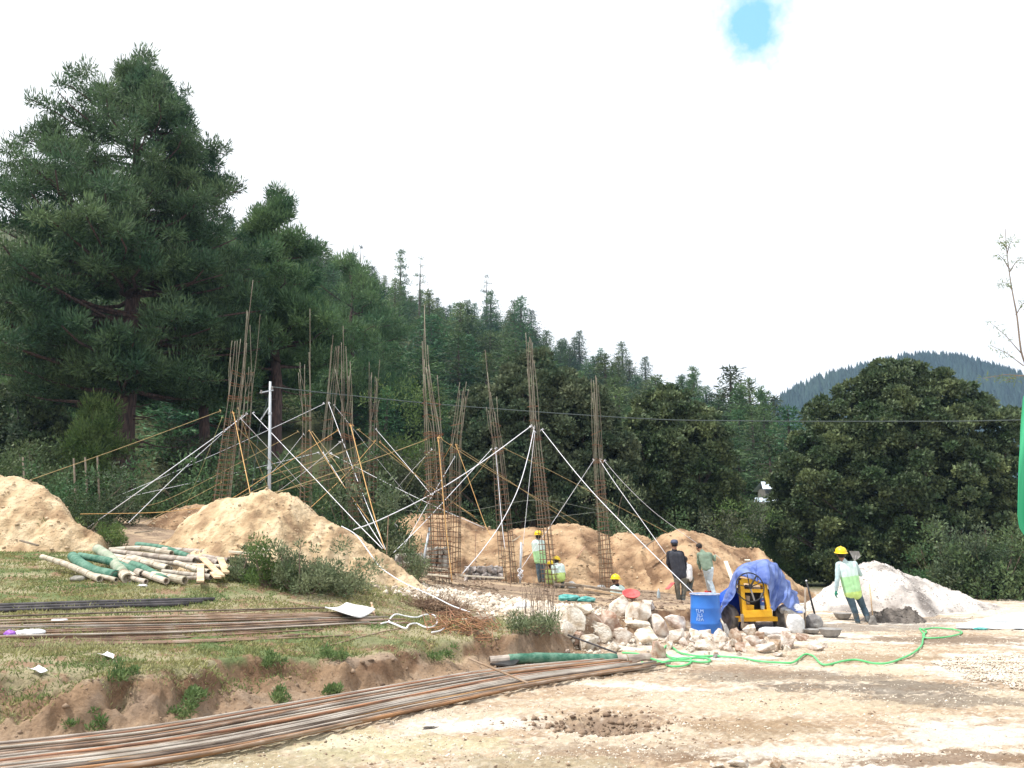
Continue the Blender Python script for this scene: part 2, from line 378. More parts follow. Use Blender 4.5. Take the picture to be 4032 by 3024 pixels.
def hill(x, y):
    u = 2016 + F_PX * x / (y * .985 + .18 * 20)
    v = np.interp(u, SKY_U, SKY_V) + 95; yc = np.interp(u, SKY_U, CR_Y)
    yy = -(v - 1512) / F_PX; zc = CZ + yc * (ST + yy * CT) / (CT - yy * ST)
    t = (y - 46) / (yc - 46)
    zb = upz(np.clip(x, -36, 14), np.full_like(x, 46.)) 
    zb = zb + (.6 - zb) * sst(0, 14, x)
    up_ = zb + (zc - zb) * np.clip(t, 0, 1) ** .9
    over = np.clip(t - 1, 0, 4)
    return np.where(t > 1, zc - over * 14, up_), t
def H(x, y, fine=True):
    x = np.asarray(x, float); y = np.asarray(y, float)
    d = bank_d(x, y) + (fbm(x * 1.3, y * 1.3, 0, 3, 4) - .5) * .5 + (fbm(x * 6, y * 6, 0, 9, 3) - .5) * .16
    w = np.where(x < 1.2, .28 + .75 * sst(.40, .68, fbm(x * 1.1, y * 1.1, 0, 41, 3)), .34 + .75 * sst(1.2, 2.0, x))
    L = 0.02 * (fbm(x * .5, y * .5, 0, 21) - .5)
    U = upz(x, y)
    s = sst(0, 1, d / w)
    z = L + (U - L) * s
    # hummocks, small clods
    z = z + s * .10 * (fbm(x * .9, y * .9, 0, 5, 4) - .5)
    face = 4 * s * (1 - s)
    z = z + face * (.38 * (fbm(x * 3.5, y * 3.5, z * 4, 31, 5) - .5) - .16 * np.abs(fbm(x * 7, y * 7, z * 5, 33, 4) - .5) * 2 + .04)
    if fine:
        near = np.clip(14 / np.maximum(y, 3), 0, 1.5)
        z = z + (1 - s) * (.040 * (fbm(x * 3.2, y * 3.2, 0, 11, 5) - .5) + .030 * (fbm(x * 14, y * 14, 0, 12, 3) - .5) * near)
        z = z + s * .05 * (fbm(x * 6, y * 6, 0, 13, 4) - .5)
        z = z + (1 - s) * .05 * np.clip(fbm(x * 2.2, y * 4, 0, 15, 5) - .55, 0, 1)
    # shallow broken hole in the yard and the foundation trench
    hc = gz(2370, 2850)
    q = ((x - hc.x) / .42) ** 2 + ((y - hc.y) / .34) ** 2
    z = z - .11 * np.exp(-q ** 2) * (0.5 + fbm(x * 9, y * 9, 0, 51))
    z = z - .9 * tr_mask(x, y)
    if np.any(y > 44):
        hz, t = hill(x, y)
        b = sst(44, 54, y)
        z = z * (1 - b) + (hz + 2.0 * (fbm(x * .03, y * .03, 0, 77) - .5) * b) * b
    return z
def tr_mask(x, y):
    cx, cy = 2.62, 22.6
    return sst(0, .16, 1 - np.maximum(np.abs(x - cx) / 1.05, np.abs(y - cy) / .70))
def hz1(x, y): return float(H(np.array([x]), np.array([y]))[0])
def gr(u, v, y0=5.5, y1=60):
    """point where the line of sight through (u,v) meets the ground"""
    Y = np.linspace(y0, y1, 900); d = ray(u, v); k = Y / d.y
    X = d.x * k; Z = CZ + d.z * k; g = H(X, Y)
    b = np.where(Z <= g)[0]
    if len(b) == 0: return Vector((X[-1], Y[-1], Z[-1]))
    i = max(b[0], 1); a = (Z[i - 1] - g[i - 1]); c = (Z[i] - g[i]); t = a / (a - c + 1e-9)
    y = Y[i - 1] + (Y[i] - Y[i - 1]) * t
    p = at(u, v, y); return Vector((p.x, p.y, hz1(p.x, p.y)))
def grY(u, Y):
    p = at(u, 2000, Y); return Vector((p.x, Y, hz1(p.x, Y)))
def blob(x, y, c, rx, ry, s, rough=.5):
    q = np.hypot((x - c[0]) / rx, (y - c[1]) / ry) + (fbm(x * 2.2, y * 2.2, 0, s, 6, .62) - .5) * 3.2 * rough + (fbm(x * 17, y * 22, 0, s + 2, 3) - .5) * 1.2
    return 1 - sst(.70, 1.05, q)
def ground_colour(x, y, z):
    n = x.size
    lin = lambda *c: np.array(c)
    base = np.array([.51, .42, .315]); pale = np.array([.69, .63, .55]); tan = np.array([.42, .31, .21]); brown = np.array([.27, .19, .135]); mud = np.array([.145, .122, .10])
    f1 = fbm(x * .35, y * .9, 0, 101, 5)[:, None]; f2 = fbm(x * 1.5, y * 3.5, 0, 102, 5)[:, None]; f3 = fbm(x * 9, y * 12, 0, 103, 4)[:, None]
    c = base + (pale - base) * sst(.45, .62, f1)
    c = c + (tan - c) * sst(.48, .60, f2) * .8
    c = c + (brown - c) * sst(.56, .70, f3) * .5
    f4 = fbm(x * 26, y * 34, 0, 104, 3)[:, None]; c = c + (brown - c) * sst(.58, .72, f4) * .5 * sst(.42, .6, f2); c = c + (pale * 1.05 - c) * sst(.60, .72, 1 - f4) * .5
    def put(c, m, col): return c + (np.array(col) - c) * m[:, None]
    P = lambda u, v: gz(u, v)
    for (u, v, rx, ry, s, col, k) in [
        (3000, 2660, 1.6, .55, 1, mud, .6), (3450, 2710, 1.5, .50, 2, mud, .75), (3750, 2760, 1.0, .40, 3, mud, .65), (2900, 2640, .9, .35, 14, brown, .5),
        (3850, 2520, 2.4, .75, 4, (0.232, 0.162, 0.110), .78), (3400, 2590, 1.2, .5, 5, (0.290, 0.209, 0.133), .7), (3700, 2520, 1.3, .5, 6, (0.209, 0.157, 0.116), .8),
        (3600, 2990, 1.7, .22, 7, (0.209, 0.139, 0.090), .85), (2950, 2870, .8, .35, 8, (0.278, 0.197, 0.122), .65), (2450, 2960, .9, .25, 9, (0.267, 0.197, 0.139), .6),
        (2350, 2850, .55, .42, 10, (0.220, 0.157, 0.116), .8), (1900, 2850, .62, .30, 11, (0.66, 0.63, 0.59), .7), (2750, 2590, 1.2, .25, 12, (0.624, 0.593, 0.546), .8),
        (3550, 2640, 1.0, .5, 15, (0.546, 0.452, 0.335), .8), (3330, 2470, 3.2, 1.0, 16, (0.244, 0.215, 0.191), .7), (3620, 2440, 1.6, .8, 17, (0.174, 0.151, 0.133), .7),
        (3950, 2660, .9, .8, 18, (0.577, 0.546, 0.499), .9), (1500, 2930, 1.2, .5, 19, (0.484, 0.437, 0.265), .55), (900, 2990, 1.2, .4, 20, (0.336, 0.307, 0.186), .5), (2060, 3010, .8, .2, 21, (0.290, 0.255, 0.162), .5),
        (3100, 2960, .8, .3, 22, (0.624, 0.577, 0.499), .7), (3800, 2900, .9, .35, 23, (0.640, 0.601, 0.538), .7), (3860, 2400, 3, 2.2, 24, (0.577, 0.515, 0.421), .8), (3200, 2780, 1.2, .3, 25, (0.546, 0.452, 0.328), .6)]:
        c = put(c, blob(x, y, P(u, v), rx, ry, s + 300) * k, col)
    # terrace: turf and bare soil
    d = bank_d(x, y) + (fbm(x * 1.3, y * 1.3, 0, 3, 4) - .5) * .5
    w = np.where(x < 1.2, .28 + .75 * sst(.40, .68, fbm(x * 1.1, y * 1.1, 0, 41, 3)), .34 + .75 * sst(1.2, 2.0, x)); s = sst(0, 1, d / w)
    face = np.clip(s * 1.6, 0, 1) * (1 - sst(.86, .97, s))
    soilc = np.array([.135, .078, .048]); soil2 = np.array([.30, .205, .13])
    fs = fbm(x * 2.6, y * 2.6, z * 3, 111, 5)[:, None]
    cs = soilc + (soil2 - soilc) * sst(.45, .68, fs)
    c = c + (cs - c) * np.clip(face * 1.5, 0, 1)[:, None]
    up = np.maximum(sst(.80, .96, s), sst(.1, .4, s) * sst(.56, .64, fbm(x * 2.0, y * 2.0, z * 2, 143, 4)) * .8)
    apron = sst(-.75, -.1, d + (fbm(x * 3, y * 3, 0, 140) - .5) * .6) * (1 - s) * (x < 1.5) * (y < 15)
    c = put(c, apron * .85, (.27, .18, .115))
    g = turf_mask(x, y)
    padc = np.array([.46, .35, .24]) + (np.array([.25, .155, .092]) - np.array([.42, .29, .175])) * sst(.36, .56, fbm(x * .9, y * 1.4, 0, 112, 6, .6))[:, None]
    tf = fbm(x * .8, y * 1.5, 0, 113, 5)[:, None]; tf2 = fbm(x * 5, y * 6, 0, 114, 4)[:, None]
    turf = np.array([.13, .17, .07]) + (np.array([.34, .30, .19]) - np.array([.13, .17, .07])) * sst(.38, .62, tf)
    turf = turf + (np.array([.28, .17, .115]) - turf) * sst(.54, .64, tf2) * .8
    cu = padc + (turf - padc) * g[:, None]
    # pale crushed stone between the big heap and the pad
    rb = blob(x, y, (-.6, 16.6), 2.2, 1.5, 401, .35)
    cu = put(cu, rb * .85, (.52, .44, .34))
    c = c + (cu - c) * up[:, None]
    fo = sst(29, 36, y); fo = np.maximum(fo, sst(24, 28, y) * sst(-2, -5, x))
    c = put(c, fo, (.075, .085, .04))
    return np.clip(c, 0, 1)
def turf_mask(x, y):
    d = bank_d(x, y)
    g = sst(.25, .5, d) * (1 - sst(15.5, 17.0, y + .25 * x + (fbm(x * .7, y * .7, 0, 120) - .5) * 3)) * (1 - sst(.2, 1.0, x + (fbm(x * 1.1, y * 1.1, 0, 121) - .5) * 1.0))
    g = g * (1 - blob(x, y, (-.6, 16.2), 2.0, 1.9, 401, .35))
    return g
def fan(ys, s):
    Yg, Sg = np.meshgrid(ys, s, indexing='ij')
    return Sg * (Yg + 5), Yg
ys = np.concatenate([np.linspace(2.5, 6, 30, endpoint=False), 6 * (30 / 6) ** (np.linspace(0, 1, 520, endpoint=False)), 30 * (1500 / 30) ** np.linspace(0, 1, 160)])
ss = np.concatenate([np.linspace(-1.6, -.62, 60, endpoint=False), np.linspace(-.62, .62, 620, endpoint=False), np.linspace(.62, 1.6, 60)])
GX, GY = fan(ys, ss)
gx, gy = GX.ravel(), GY.ravel(); gzv = H(gx, gy)
def gridF(n, m):
    i = np.arange(n - 1)[:, None] * m + np.arange(m - 1)[None]; i = i.ravel()
    return np.stack([i, i + 1, i + m + 1, i + m], 1)
def ground_mat():
    m = bpy.data.materials.new('ground'); m.use_nodes = True; t = m.node_tree; n = t.nodes; l = t.links
    b = n['Principled BSDF']; b.inputs['Roughness'].default_value = .95; b.inputs['Specular IOR Level'].default_value = .12
    a = n.new('ShaderNodeAttribute'); a.attribute_name = 'soil_colour'
    tc = n.new('ShaderNodeTexCoord'); nz = n.new('ShaderNodeTexNoise'); nz.inputs['Scale'].default_value = 26; nz.inputs['Detail'].default_value = 8; nz.inputs['Roughness'].default_value = .7
    l.new(tc.outputs['Object'], nz.inputs['Vector'])
    mr = n.new('ShaderNodeMapRange'); mr.inputs['From Min'].default_value = .3; mr.inputs['From Max'].default_value = .7; mr.inputs['To Min'].default_value = .72; mr.inputs['To Max'].default_value = 1.22
    l.new(nz.outputs[0], mr.inputs[0])
    mx = n.new('ShaderNodeVectorMath'); mx.operation = 'SCALE'; l.new(a.outputs['Color'], mx.inputs[0]); l.new(mr.outputs[0], mx.inputs['Scale'])
    l.new(mx.outputs[0], b.inputs['Base Color'])
    bp = n.new('ShaderNodeBump'); bp.inputs['Strength'].default_value = .8; bp.inputs['Distance'].default_value = .035; l.new(nz.outputs[0], bp.inputs['Height']); l.new(bp.outputs[0], b.inputs['Normal'])
    return m
M['ground'] = ground_mat()
g = mk('ground', np.stack([gx, gy, gzv], 1), gridF(*GX.shape)[:, ::-1][:, ::-1], M['ground'], smooth=True); tag(g, kind='structure')
def put_colour(o, col):
    at_ = o.data.color_attributes.new('soil_colour', 'FLOAT_COLOR', 'POINT')
    at_.data.foreach_set('color', np.concatenate([col, np.ones((len(col), 1))], 1).astype(np.float32).ravel())
put_colour(g, ground_colour(gx, gy, gzv))
# ---------------------------------------------------------------- earth heaps
def heap(name, label, cat, prof, Y, mat, slope=.75, back=None, rough=.12, seed=1, group=None, step=.045, dome=1.0, nf=2.2, yoff=None):
    P = [at(u, v, Y) for u, v in prof]; xs = np.array([p.x for p in P]); zs = np.array([p.z for p in P])
    h = zs.max() - hz1(xs[zs.argmax()], Y); wy = h / slope + .5
    X, Yg = np.meshgrid(np.arange(xs[0] - .5, xs[-1] + .5, step), np.arange(Y - wy, Y + wy, step), indexing='xy')
    g0 = H(X, Yg, False)
    T = np.interp(X, xs, zs) - H(X, np.full_like(X, Y), False)
    T = T - 6 * np.clip(xs[0] - X, 0, 9) - 6 * np.clip(X - xs[-1], 0, 9)
    dy = Yg - Y + (fbm(X * .8, X * 0 + seed, 0, seed) - .5) * .8
    hw = np.maximum(T, .02) / slope + .15
    q = np.clip(np.abs(dy) / hw, 0, 3)
    hh = np.where(T > 0, T * (1 - q ** (1.0 + .5 * dome)), T)
    amp = np.clip(hh / .35, 0, 1)
    hh = hh + amp * (rough * 3.2 * (fbm(X * nf, Yg * nf, 0, seed + 1, 5) - .5) * np.clip(q + .2, 0, 1) - rough * 2.4 * np.abs(fbm(X * nf * 1.7, Yg * nf * 1.7, 0, seed + 2, 4) - .5) * np.clip(q * 1.5 + .15, 0, 1) + rough * 1.1 * (fbm(X * 9, Yg * 9, 0, seed + 3, 4) - .5))
    hh = np.minimum(hh, np.maximum(T, 0) + .06 + 0 * T)
    Z = g0 + hh
    F = gridF(*X.shape); keep = (hh.ravel()[F] > -.12).all(1); F = F[keep]
    used = np.unique(F); mp = np.full(X.size, -1); mp[used] = np.arange(len(used))
    V = np.stack([X.ravel(), Yg.ravel(), np.maximum(Z.ravel(), g0.ravel() - .12)], 1)[used]
    org = Vector((float(V[:, 0].mean()), Y, float(g0.mean())))
    o = mk(name, V, mp[F], mat, smooth=True, org=org)
    heaps.append((X, Yg, Z, hh, seed)); return tag(o, label, cat, group)
heaps = []
G1 = 'heaps of dug out earth round the building pad'
heap('earth_heap', 'big pale sandy earth heap behind the bamboo poles, in front of the silver utility pole', 'earth heap',
     [(600, 2190), (640, 2140), (690, 2105), (740, 2040), (800, 1995), (860, 1968), (960, 1958), (1000, 1942), (1060, 1936), (1110, 1944), (1165, 1955), (1200, 1985), (1240, 2020), (1300, 2060), (1340, 2080), (1400, 2110), (1450, 2150), (1520, 2190), (1570, 2235), (1610, 2262), (1680, 2320)], 16.6, M['soil'], .8, rough=.15, seed=11, group=G1, step=.035)
heap('earth_heap', 'pale earth heap cut by the left edge of the photo', 'earth heap',
     [(-500, 2000), (-300, 1900), (-60, 1868), (0, 1876), (50, 1885), (110, 1905), (170, 1930), (210, 1960), (250, 1990), (290, 2030), (350, 2070), (420, 2110)], 18.5, M['soil'], 1.05, rough=.14, seed=21, group=G1)
heap('earth_heap', 'small reddish earth heap tucked behind the big pale heap at the left', 'earth heap',
     [(540, 2100), (600, 2045), (660, 2010), (720, 1990), (790, 1988), (860, 2000), (960, 2050)], 23, M['soil_red'], .8, rough=.1, seed=31, group=G1, step=.07)
heap('earth_heap', 'brown earth heap behind the stone plinth with a white sack on it', 'earth heap',
     [(1440, 2100), (1500, 2070), (1560, 2045), (1620, 2025), (1700, 2023), (1780, 2028), (1850, 2050), (1920, 2080), (2010, 2100), (2060, 2130)], 27, M['soil_red'], .62, rough=.12, seed=41, group=G1, step=.07)
heap('earth_heap', 'orange earth heap behind the standing worker in the pad corner', 'earth heap',
     [(1960, 2140), (2010, 2085), (2080, 2080), (2150, 2080), (2195, 2062), (2270, 2060), (2330, 2080), (2390, 2110), (2440, 2150), (2500, 2220)], 27.5, M['soil_red'], .60, rough=.13, seed=51, group=G1, step=.07)
heap('earth_heap', 'low earth heap between the two orange heaps at the back of the pad', 'earth heap',
     [(2330, 2170), (2400, 2115), (2440, 2098), (2490, 2096), (2540, 2115), (2590, 2140), (2660, 2190)], 27.2, M['soil_red'], .62, rough=.12, seed=61, group=G1, step=.07)
heap('earth_heap', 'rounded orange earth heap behind the two men in dark and olive jackets', 'earth heap',
     [(2490, 2190), (2560, 2135), (2620, 2100), (2680, 2083), (2740, 2093), (2800, 2115), (2850, 2145), (2890, 2155), (2960, 2160), (3010, 2185), (3060, 2240), (3120, 2290), (3180, 2325), (3240, 2365)], 26.5, M['soil_red'], .62, rough=.13, seed=71, group=G1, step=.07)
heap('gravel_heap', 'large white crushed stone heap behind the worker with the shovel', 'gravel heap',
     [(3100, 2440), (3160, 2385), (3220, 2345), (3290, 2295), (3340, 2250), (3380, 2215), (3430, 2208), (3480, 2222), (3540, 2248), (3600, 2268), (3660, 2288), (3720, 2312), (3790, 2340), (3860, 2368), (3930, 2388), (4010, 2405), (4080, 2420)], 22.5,
     pm('gravel', (.22, .195, .18), (.66, .62, .59), 1.1, .95, 1, 26, c3=(.50, .46, .43), detail=9, lo=.36, hi=.6), .55, rough=.12, seed=81, group=None)
heap('sand_heap', 'low dark grey sand heap beside the right worker boots', 'sand heap',
     [(3370, 2470), (3410, 2440), (3440, 2412), (3500, 2405), (3560, 2398), (3600, 2402), (3640, 2430), (3690, 2470)], 18.6, M['sand_grey'], .7, rough=.28, seed=91, step=.03, nf=5)
# ---------------------------------------------------------------- loose clods and pebbles (stuff)
def pebbles(name, P, r, mat, label, seed=0, flat=.7):
    rg = np.random.default_rng(seed); n = len(P)
    b = np.array([(1, 0, 0), (-1, 0, 0), (0, 1, 0), (0, -1, 0), (0, 0, 1), (0, 0, -1), (.6, .6, .5), (-.6, .5, -.4)][:6], float)
    q = rg.uniform(.55, 1.25, (n, 6, 1)) * b[None]
    a = rg.uniform(0, 6.28, n); c, s = np.cos(a)[:, None], np.sin(a)[:, None]
    q[..., 2] *= flat; t = rg.uniform(-.5, .5, (n, 1)); q[..., 0] += q[..., 2] * t
    x = q[..., 0] * c - q[..., 1] * s; y = q[..., 0] * s + q[..., 1] * c
    V = np.stack([x, y, q[..., 2]], -1) * np.asarray(r).reshape(-1, 1, 1) + P[:, None]
    F0 = np.array([(0, 2, 4), (2, 1, 4), (1, 3, 4), (3, 0, 4), (2, 0, 5), (1, 2, 5), (3, 1, 5), (0, 3, 5)])
    F = (np.arange(n)[:, None, None] * 6 + F0[None]).reshape(-1, 3)
    o = mk(name, V.reshape(-1, 3), F, mat); return tag(o, label, None, None, 'stuff')
rg = np.random.default_rng(5)
def scatter(n, x0, x1, y0, y1, maskf, seed=0, pw=1.0):
    r_ = np.random.default_rng(seed); x = r_.uniform(x0, x1, n); y = y0 * (y1 / y0) ** (r_.uniform(0, 1, n) ** pw)
    x = x * (y + 2) / (y1 + 2) if x1 - x0 > 12 else x
    k = r_.uniform(0, 1, n) < maskf(x, y); x, y = x[k], y[k]
    return np.stack([x, y, H(x, y)], 1)
P_ = scatter(52000, -14, 16, 5.5, 24, lambda x, y: np.where(bank_d(x, y) < -.05, .15 + .85 * sst(.5, .62, fbm(x * 1.1, y * 2.2, 0, 201)), 0), 1)
pebbles('loose_stones', P_, .004 + .016 * np.random.default_rng(2).power(.35, len(P_)) ** 2 + .004 * P_[:, 1] / 10, M['rubble'], 'small loose stones strewn over the pale yard', 3)
P_ = scatter(24000, -14, 16, 5.5, 24, lambda x, y: np.where(bank_d(x, y) < -.05, sst(.5, .6, fbm(x * 1.1, y * 2.2, 0, 208)), 0), 11)
pebbles('soil_crumbs', P_, .005 + .02 * np.random.default_rng(2).power(.3, len(P_)) ** 2, M['clod_dark'], 'brown soil crumbs strewn over the yard', 4)
c_ = gz(3960, 2660); r_ = np.random.default_rng(8); a_ = r_.uniform(0, 6.28, 16000); q_ = np.sqrt(r_.uniform(0, 1, 16000))
x_ = 7.5 + np.cos(a_) * q_ * 1.8; y_ = 10.7 + np.sin(a_) * q_ * 2.3
k_ = (np.hypot((x_ - 7.5) / 1.8, (y_ - 10.7) / 2.3) + .5 * (fbm(x_ * 2, y_ * 2, 0, 77) - .5) < .95)
x_, y_ = x_[k_], y_[k_]
pebbles('gravel_patch', np.stack([x_, y_, H(x_, y_) + .008 + .01 * r_.uniform(0, 1, len(x_))], 1), r_.uniform(.012, .026, len(x_)), M['rubble'], 'thin spread of pale gravel chips at the right of the yard', 9)
P_ = scatter(12000, -3.2, 1.9, 14.6, 18.8, lambda x, y: blob(x, y, (-.5, 16.6), 2.1, 1.6, 401, .35), 5)
P_ = P_[bank_d(P_[:, 0], P_[:, 1]) > .2]
pebbles('crushed_rubble', P_ + [0, 0, .01], .018 + .075 * np.random.default_rng(6).power(.35, len(P_)) ** 2.2, M['rubble'], 'pale crushed rubble spread between the big earth heap and the pad', 7)
P_ = scatter(11000, -7, 4, 7, 15, lambda x, y: np.where((bank_d(x, y) > -.25) & (bank_d(x, y) < .42), .8, 0), 6)
pebbles('bank_clods', P_, .010 + .040 * np.random.default_rng(16).power(.3, len(P_)) ** 2.6, M['clod_dark'], 'crumbled clods of soil on and below the cut bank', 8)
P_ = scatter(15000, -3, 7.5, 16.5, 26.5, lambda x, y: np.where(bank_d(x, y) > .3, sst(.42, .6, fbm(x * 1.2, y * 1.6, 0, 231)), 0), 41)
pebbles('pad_clods', P_, .012 + .07 * np.random.default_rng(42).power(.3, len(P_)) ** 2.4, M['clod_dark'], 'brown clods trampled over the building pad', 43)
X, Yg, Z, hh, sd = heaps[8]; r_ = np.random.default_rng(4); i = r_.choice(X.size, min(5000, X.size), replace=False); i = i[hh.ravel()[i] > -.03]
pebbles('sand_lumps', np.stack([X.ravel()[i], Yg.ravel()[i], Z.ravel()[i]], 1), .008 + .03 * r_.power(.4, len(i)) ** 2, M['sand_grey'], 'damp grey lumps over the sand heap', 16)
c_ = gr(2215, 2425); r_ = np.random.default_rng(19); x_ = c_.x + r_.normal(0, .55, 2600); y_ = c_.y + r_.normal(.3, .8, 2600)
pebbles('pale_chippings', np.stack([x_, y_, H(x_, y_) + .01], 1), .012 + .06 * r_.power(.4, 2600) ** 2, M['rubble'], 'pale stone chippings spilled behind the tip of the grass terrace', 21)
hc = gz(2370, 2850); r_ = np.random.default_rng(12); x_ = hc.x + r_.normal(0, .27, 420); y_ = hc.y + r_.normal(0, .20, 420)
pebbles('broken_clods', np.stack([x_, y_, H(x_, y_) + .01], 1), .012 + .04 * r_.power(.4, 420) ** 1.6, M['clod_dark'], 'broken lumps of hardened earth in the shallow hole in the yard', 13)
hp = []
for (X, Yg, Z, hh, sd) in heaps:
    r_ = np.random.default_rng(sd); i = r_.choice(X.size, min(2600, X.size), replace=False)
    k = hh.ravel()[i] > -.03; i = i[k]
    white = sd in (81,)
    Pp = np.stack([X.ravel()[i], Yg.ravel()[i], Z.ravel()[i]], 1)
    if sd in (81, 91): continue
    hp.append(Pp)
hp = np.concatenate(hp)
pebbles('heap_clods', hp, .012 + .06 * np.random.default_rng(17).power(.3, len(hp)) ** 2.5, M['clod'], 'loose clods lying over the earth heaps', 14)
X, Yg, Z, hh, sd = heaps[7]; r_ = np.random.default_rng(3); i = r_.choice(X.size, min(16000, X.size), replace=False); i = i[hh.ravel()[i] > -.03]
pebbles('heap_stones', np.stack([X.ravel()[i], Yg.ravel()[i], Z.ravel()[i]], 1), .010 + .03 * r_.power(.4, len(i)) ** 2, M['gravel_bits'], 'white crushed stones covering the large gravel heap', 15)
# ================================================================ VEGETATION
def unit(a): return a / np.maximum(np.linalg.norm(a, axis=-1, keepdims=True), 1e-9)
def leaf_quads(P, D, L, Wd, rg):
    n = len(P); Sx = unit(np.cross(D, rg.normal(size=(n, 3))))
    L = np.asarray(L).reshape(-1, 1); Wd = np.asarray(Wd).reshape(-1, 1)
    V = np.stack([P, P + D * L * .45 + Sx * Wd, P + D * L, P + D * L * .45 - Sx * Wd], 1).reshape(-1, 3)
    return V, np.arange(4 * n).reshape(-1, 4)
def clumps(C, Rr, n, L, Wd, flat=.6, up=.4, seed=0, fill=2.2, rnd=.8, drop=0.0, out=1.0):
    rg = np.random.default_rng(seed); C = np.asarray(C, float); m = len(C)
    cn = np.maximum((n * (np.asarray(Rr) / np.mean(Rr)) ** 1.6).astype(int), 3) if hasattr(Rr, '__len__') else np.full(m, n)
    Rr = np.broadcast_to(np.asarray(Rr, float), (m,))
    idx = np.repeat(np.arange(m), cn); N_ = len(idx)
    q = unit(rg.normal(size=(N_, 3))); q[:, 2] = np.where(rg.random(N_) < drop, np.abs(q[:, 2]), q[:, 2])
    rr = rg.random(N_) ** (1 / fill)
    P = C[idx] + q * (Rr[idx] * rr)[:, None] * np.array([1, 1, flat])
    D = unit(q * out + np.array([0, 0, up]) + rnd * rg.normal(size=(N_, 3)))
    return leaf_quads(P, D, L * rg.uniform(.6, 1.3, N_), Wd * rg.uniform(.7, 1.3, N_), rg)
def join(parts):
    V = []; F = []; n = 0
    for v, f in parts: V.append(v); F.append(f + n); n += len(v)
    return np.concatenate(V), np.concatenate(F)
def limb_path(a, b, sag=.1, rg=None, k=5):
    a, b = Vector(a), Vector(b); L = (b - a).length
    return [a.lerp(b, t) + Vector((rg.normal() * .03 * L, rg.normal() * .03 * L, -sag * L * 4 * t * (1 - t))) for t in [i / k for i in range(k + 1)]]
def big_pine(name, label, base, h, prof, seed, pads, mat, trunk_r, lean=(0, 0), crown_from=.2, padr=(.45, .85), n=150, L=.21, Wd=.024, group=None, low_limbs=6, flat=.5, dens=1.0, tier=False):
    """prof: (height fraction, radius left, radius right)"""
    rg = np.random.default_rng(seed); t = thing(name, label, 'tree', base, 0, group)
    axis = lambda z: Vector((lean[0] * z, lean[1] * z, z))
    hs = [p[0] for p in prof]; rl = [p[1] for p in prof]; rr = [p[2] for p in prof]
    C = []; Rp = []; mb = MB()
    tp = [axis(h * f) + Vector((rg.normal() * .06, rg.normal() * .06, 0)) for f in np.linspace(0, .97, 12)]
    tp[0] = Vector((0, 0, -.4))
    mb.tube(tp, [trunk_r * (1.25 if i == 0 else 1) * (1 - .93 * (i / 11)) + .02 for i in range(12)], 12)
    tips = int(pads * .24); nw = 15
    for i in range(tips):
        f = (i + rg.random()) / tips; f = (math.floor(f * nw) + .5 + (f * nw % 1 - .5) * .55) / nw if tier else f
        f = min(crown_from + (1 - crown_from) * f, .99)
        a = rg.uniform(0, 2 * math.pi); w = (math.cos(a) + 1) / 2
        Rm = np.interp(f, hs, rl) * (1 - w) + np.interp(f, hs, rr) * w
        Ln = Rm * rg.uniform(.72, 1.08)
        o = axis(h * f * (.93 if f > .5 else .96)); rise = (.12 + .45 * (f - .3)) * Ln * rg.uniform(.3, 1.1)
        e = o + Vector((math.cos(a) * Ln, math.sin(a) * Ln, rise * (1 if f > .35 else .35)))
        P = limb_path(o, e, .06, rg); mb.tube(P, [max(trunk_r * .22 * (1 - f) + .035, .03) * (1 - .8 * k / 5) + .008 for k in range(6)], 5, False)
        np_ = max(2, int(round(pads / tips * (.5 + Ln / max(max(rl), 1e-3)))))
        for k in range(np_):
            s = 1 - .75 * (k / np_) ** 1.0 if k else 1.0
            c = o.lerp(e, s); side = rg.normal() * (1 - s + .12) * Ln * .55
            c = c + Vector((-math.sin(a) * side, math.cos(a) * side, rg.normal() * .18 + .1))
            C.append(c); Rp.append(rg.uniform(*padr) * (.55 + .45 * (1 - f) + .1) * (1.0 if s < .99 else .75))
    C.append(axis(h * .985)); Rp.append(.45)
    for k in range(5):
        C.append(axis(h * (.9 + .018 * k)) + Vector((rg.normal() * .3, rg.normal() * .3, 0))); Rp.append(.4)
    for i in range(low_limbs):       # bare dead limbs under the crown
        a = rg.uniform(0, 6.28); f = crown_from * rg.uniform(.55, 1.0); Ln = rg.uniform(.8, 2.6)
        o = axis(h * f); P = limb_path(o, o + Vector((math.cos(a) * Ln, math.sin(a) * Ln, -.1 * Ln)), .1, rg); mb.tube(P, [.05, .04, .03, .025, .02, .01], 5, False)
    mb.build('trunk', M['bark'], t, smooth=True)
    C = np.array([tuple(c) for c in C])
    V, F = clumps(C, np.array(Rp), int(n * dens), L, Wd, flat, .55, seed + 1, 2.0, .55)
    # fine upright shoots on the outline of the pads
    V2, F2 = clumps(C + [0, 0, .12], np.array(Rp) * 1.12, int(n * .22), L * 1.35, Wd * .9, .75, 1.1, seed + 2, 4.0, .35, drop=.7)
    V, F = join([(V, F), (V2, F2)])
    mk('crown', V, F, mat, t); return t
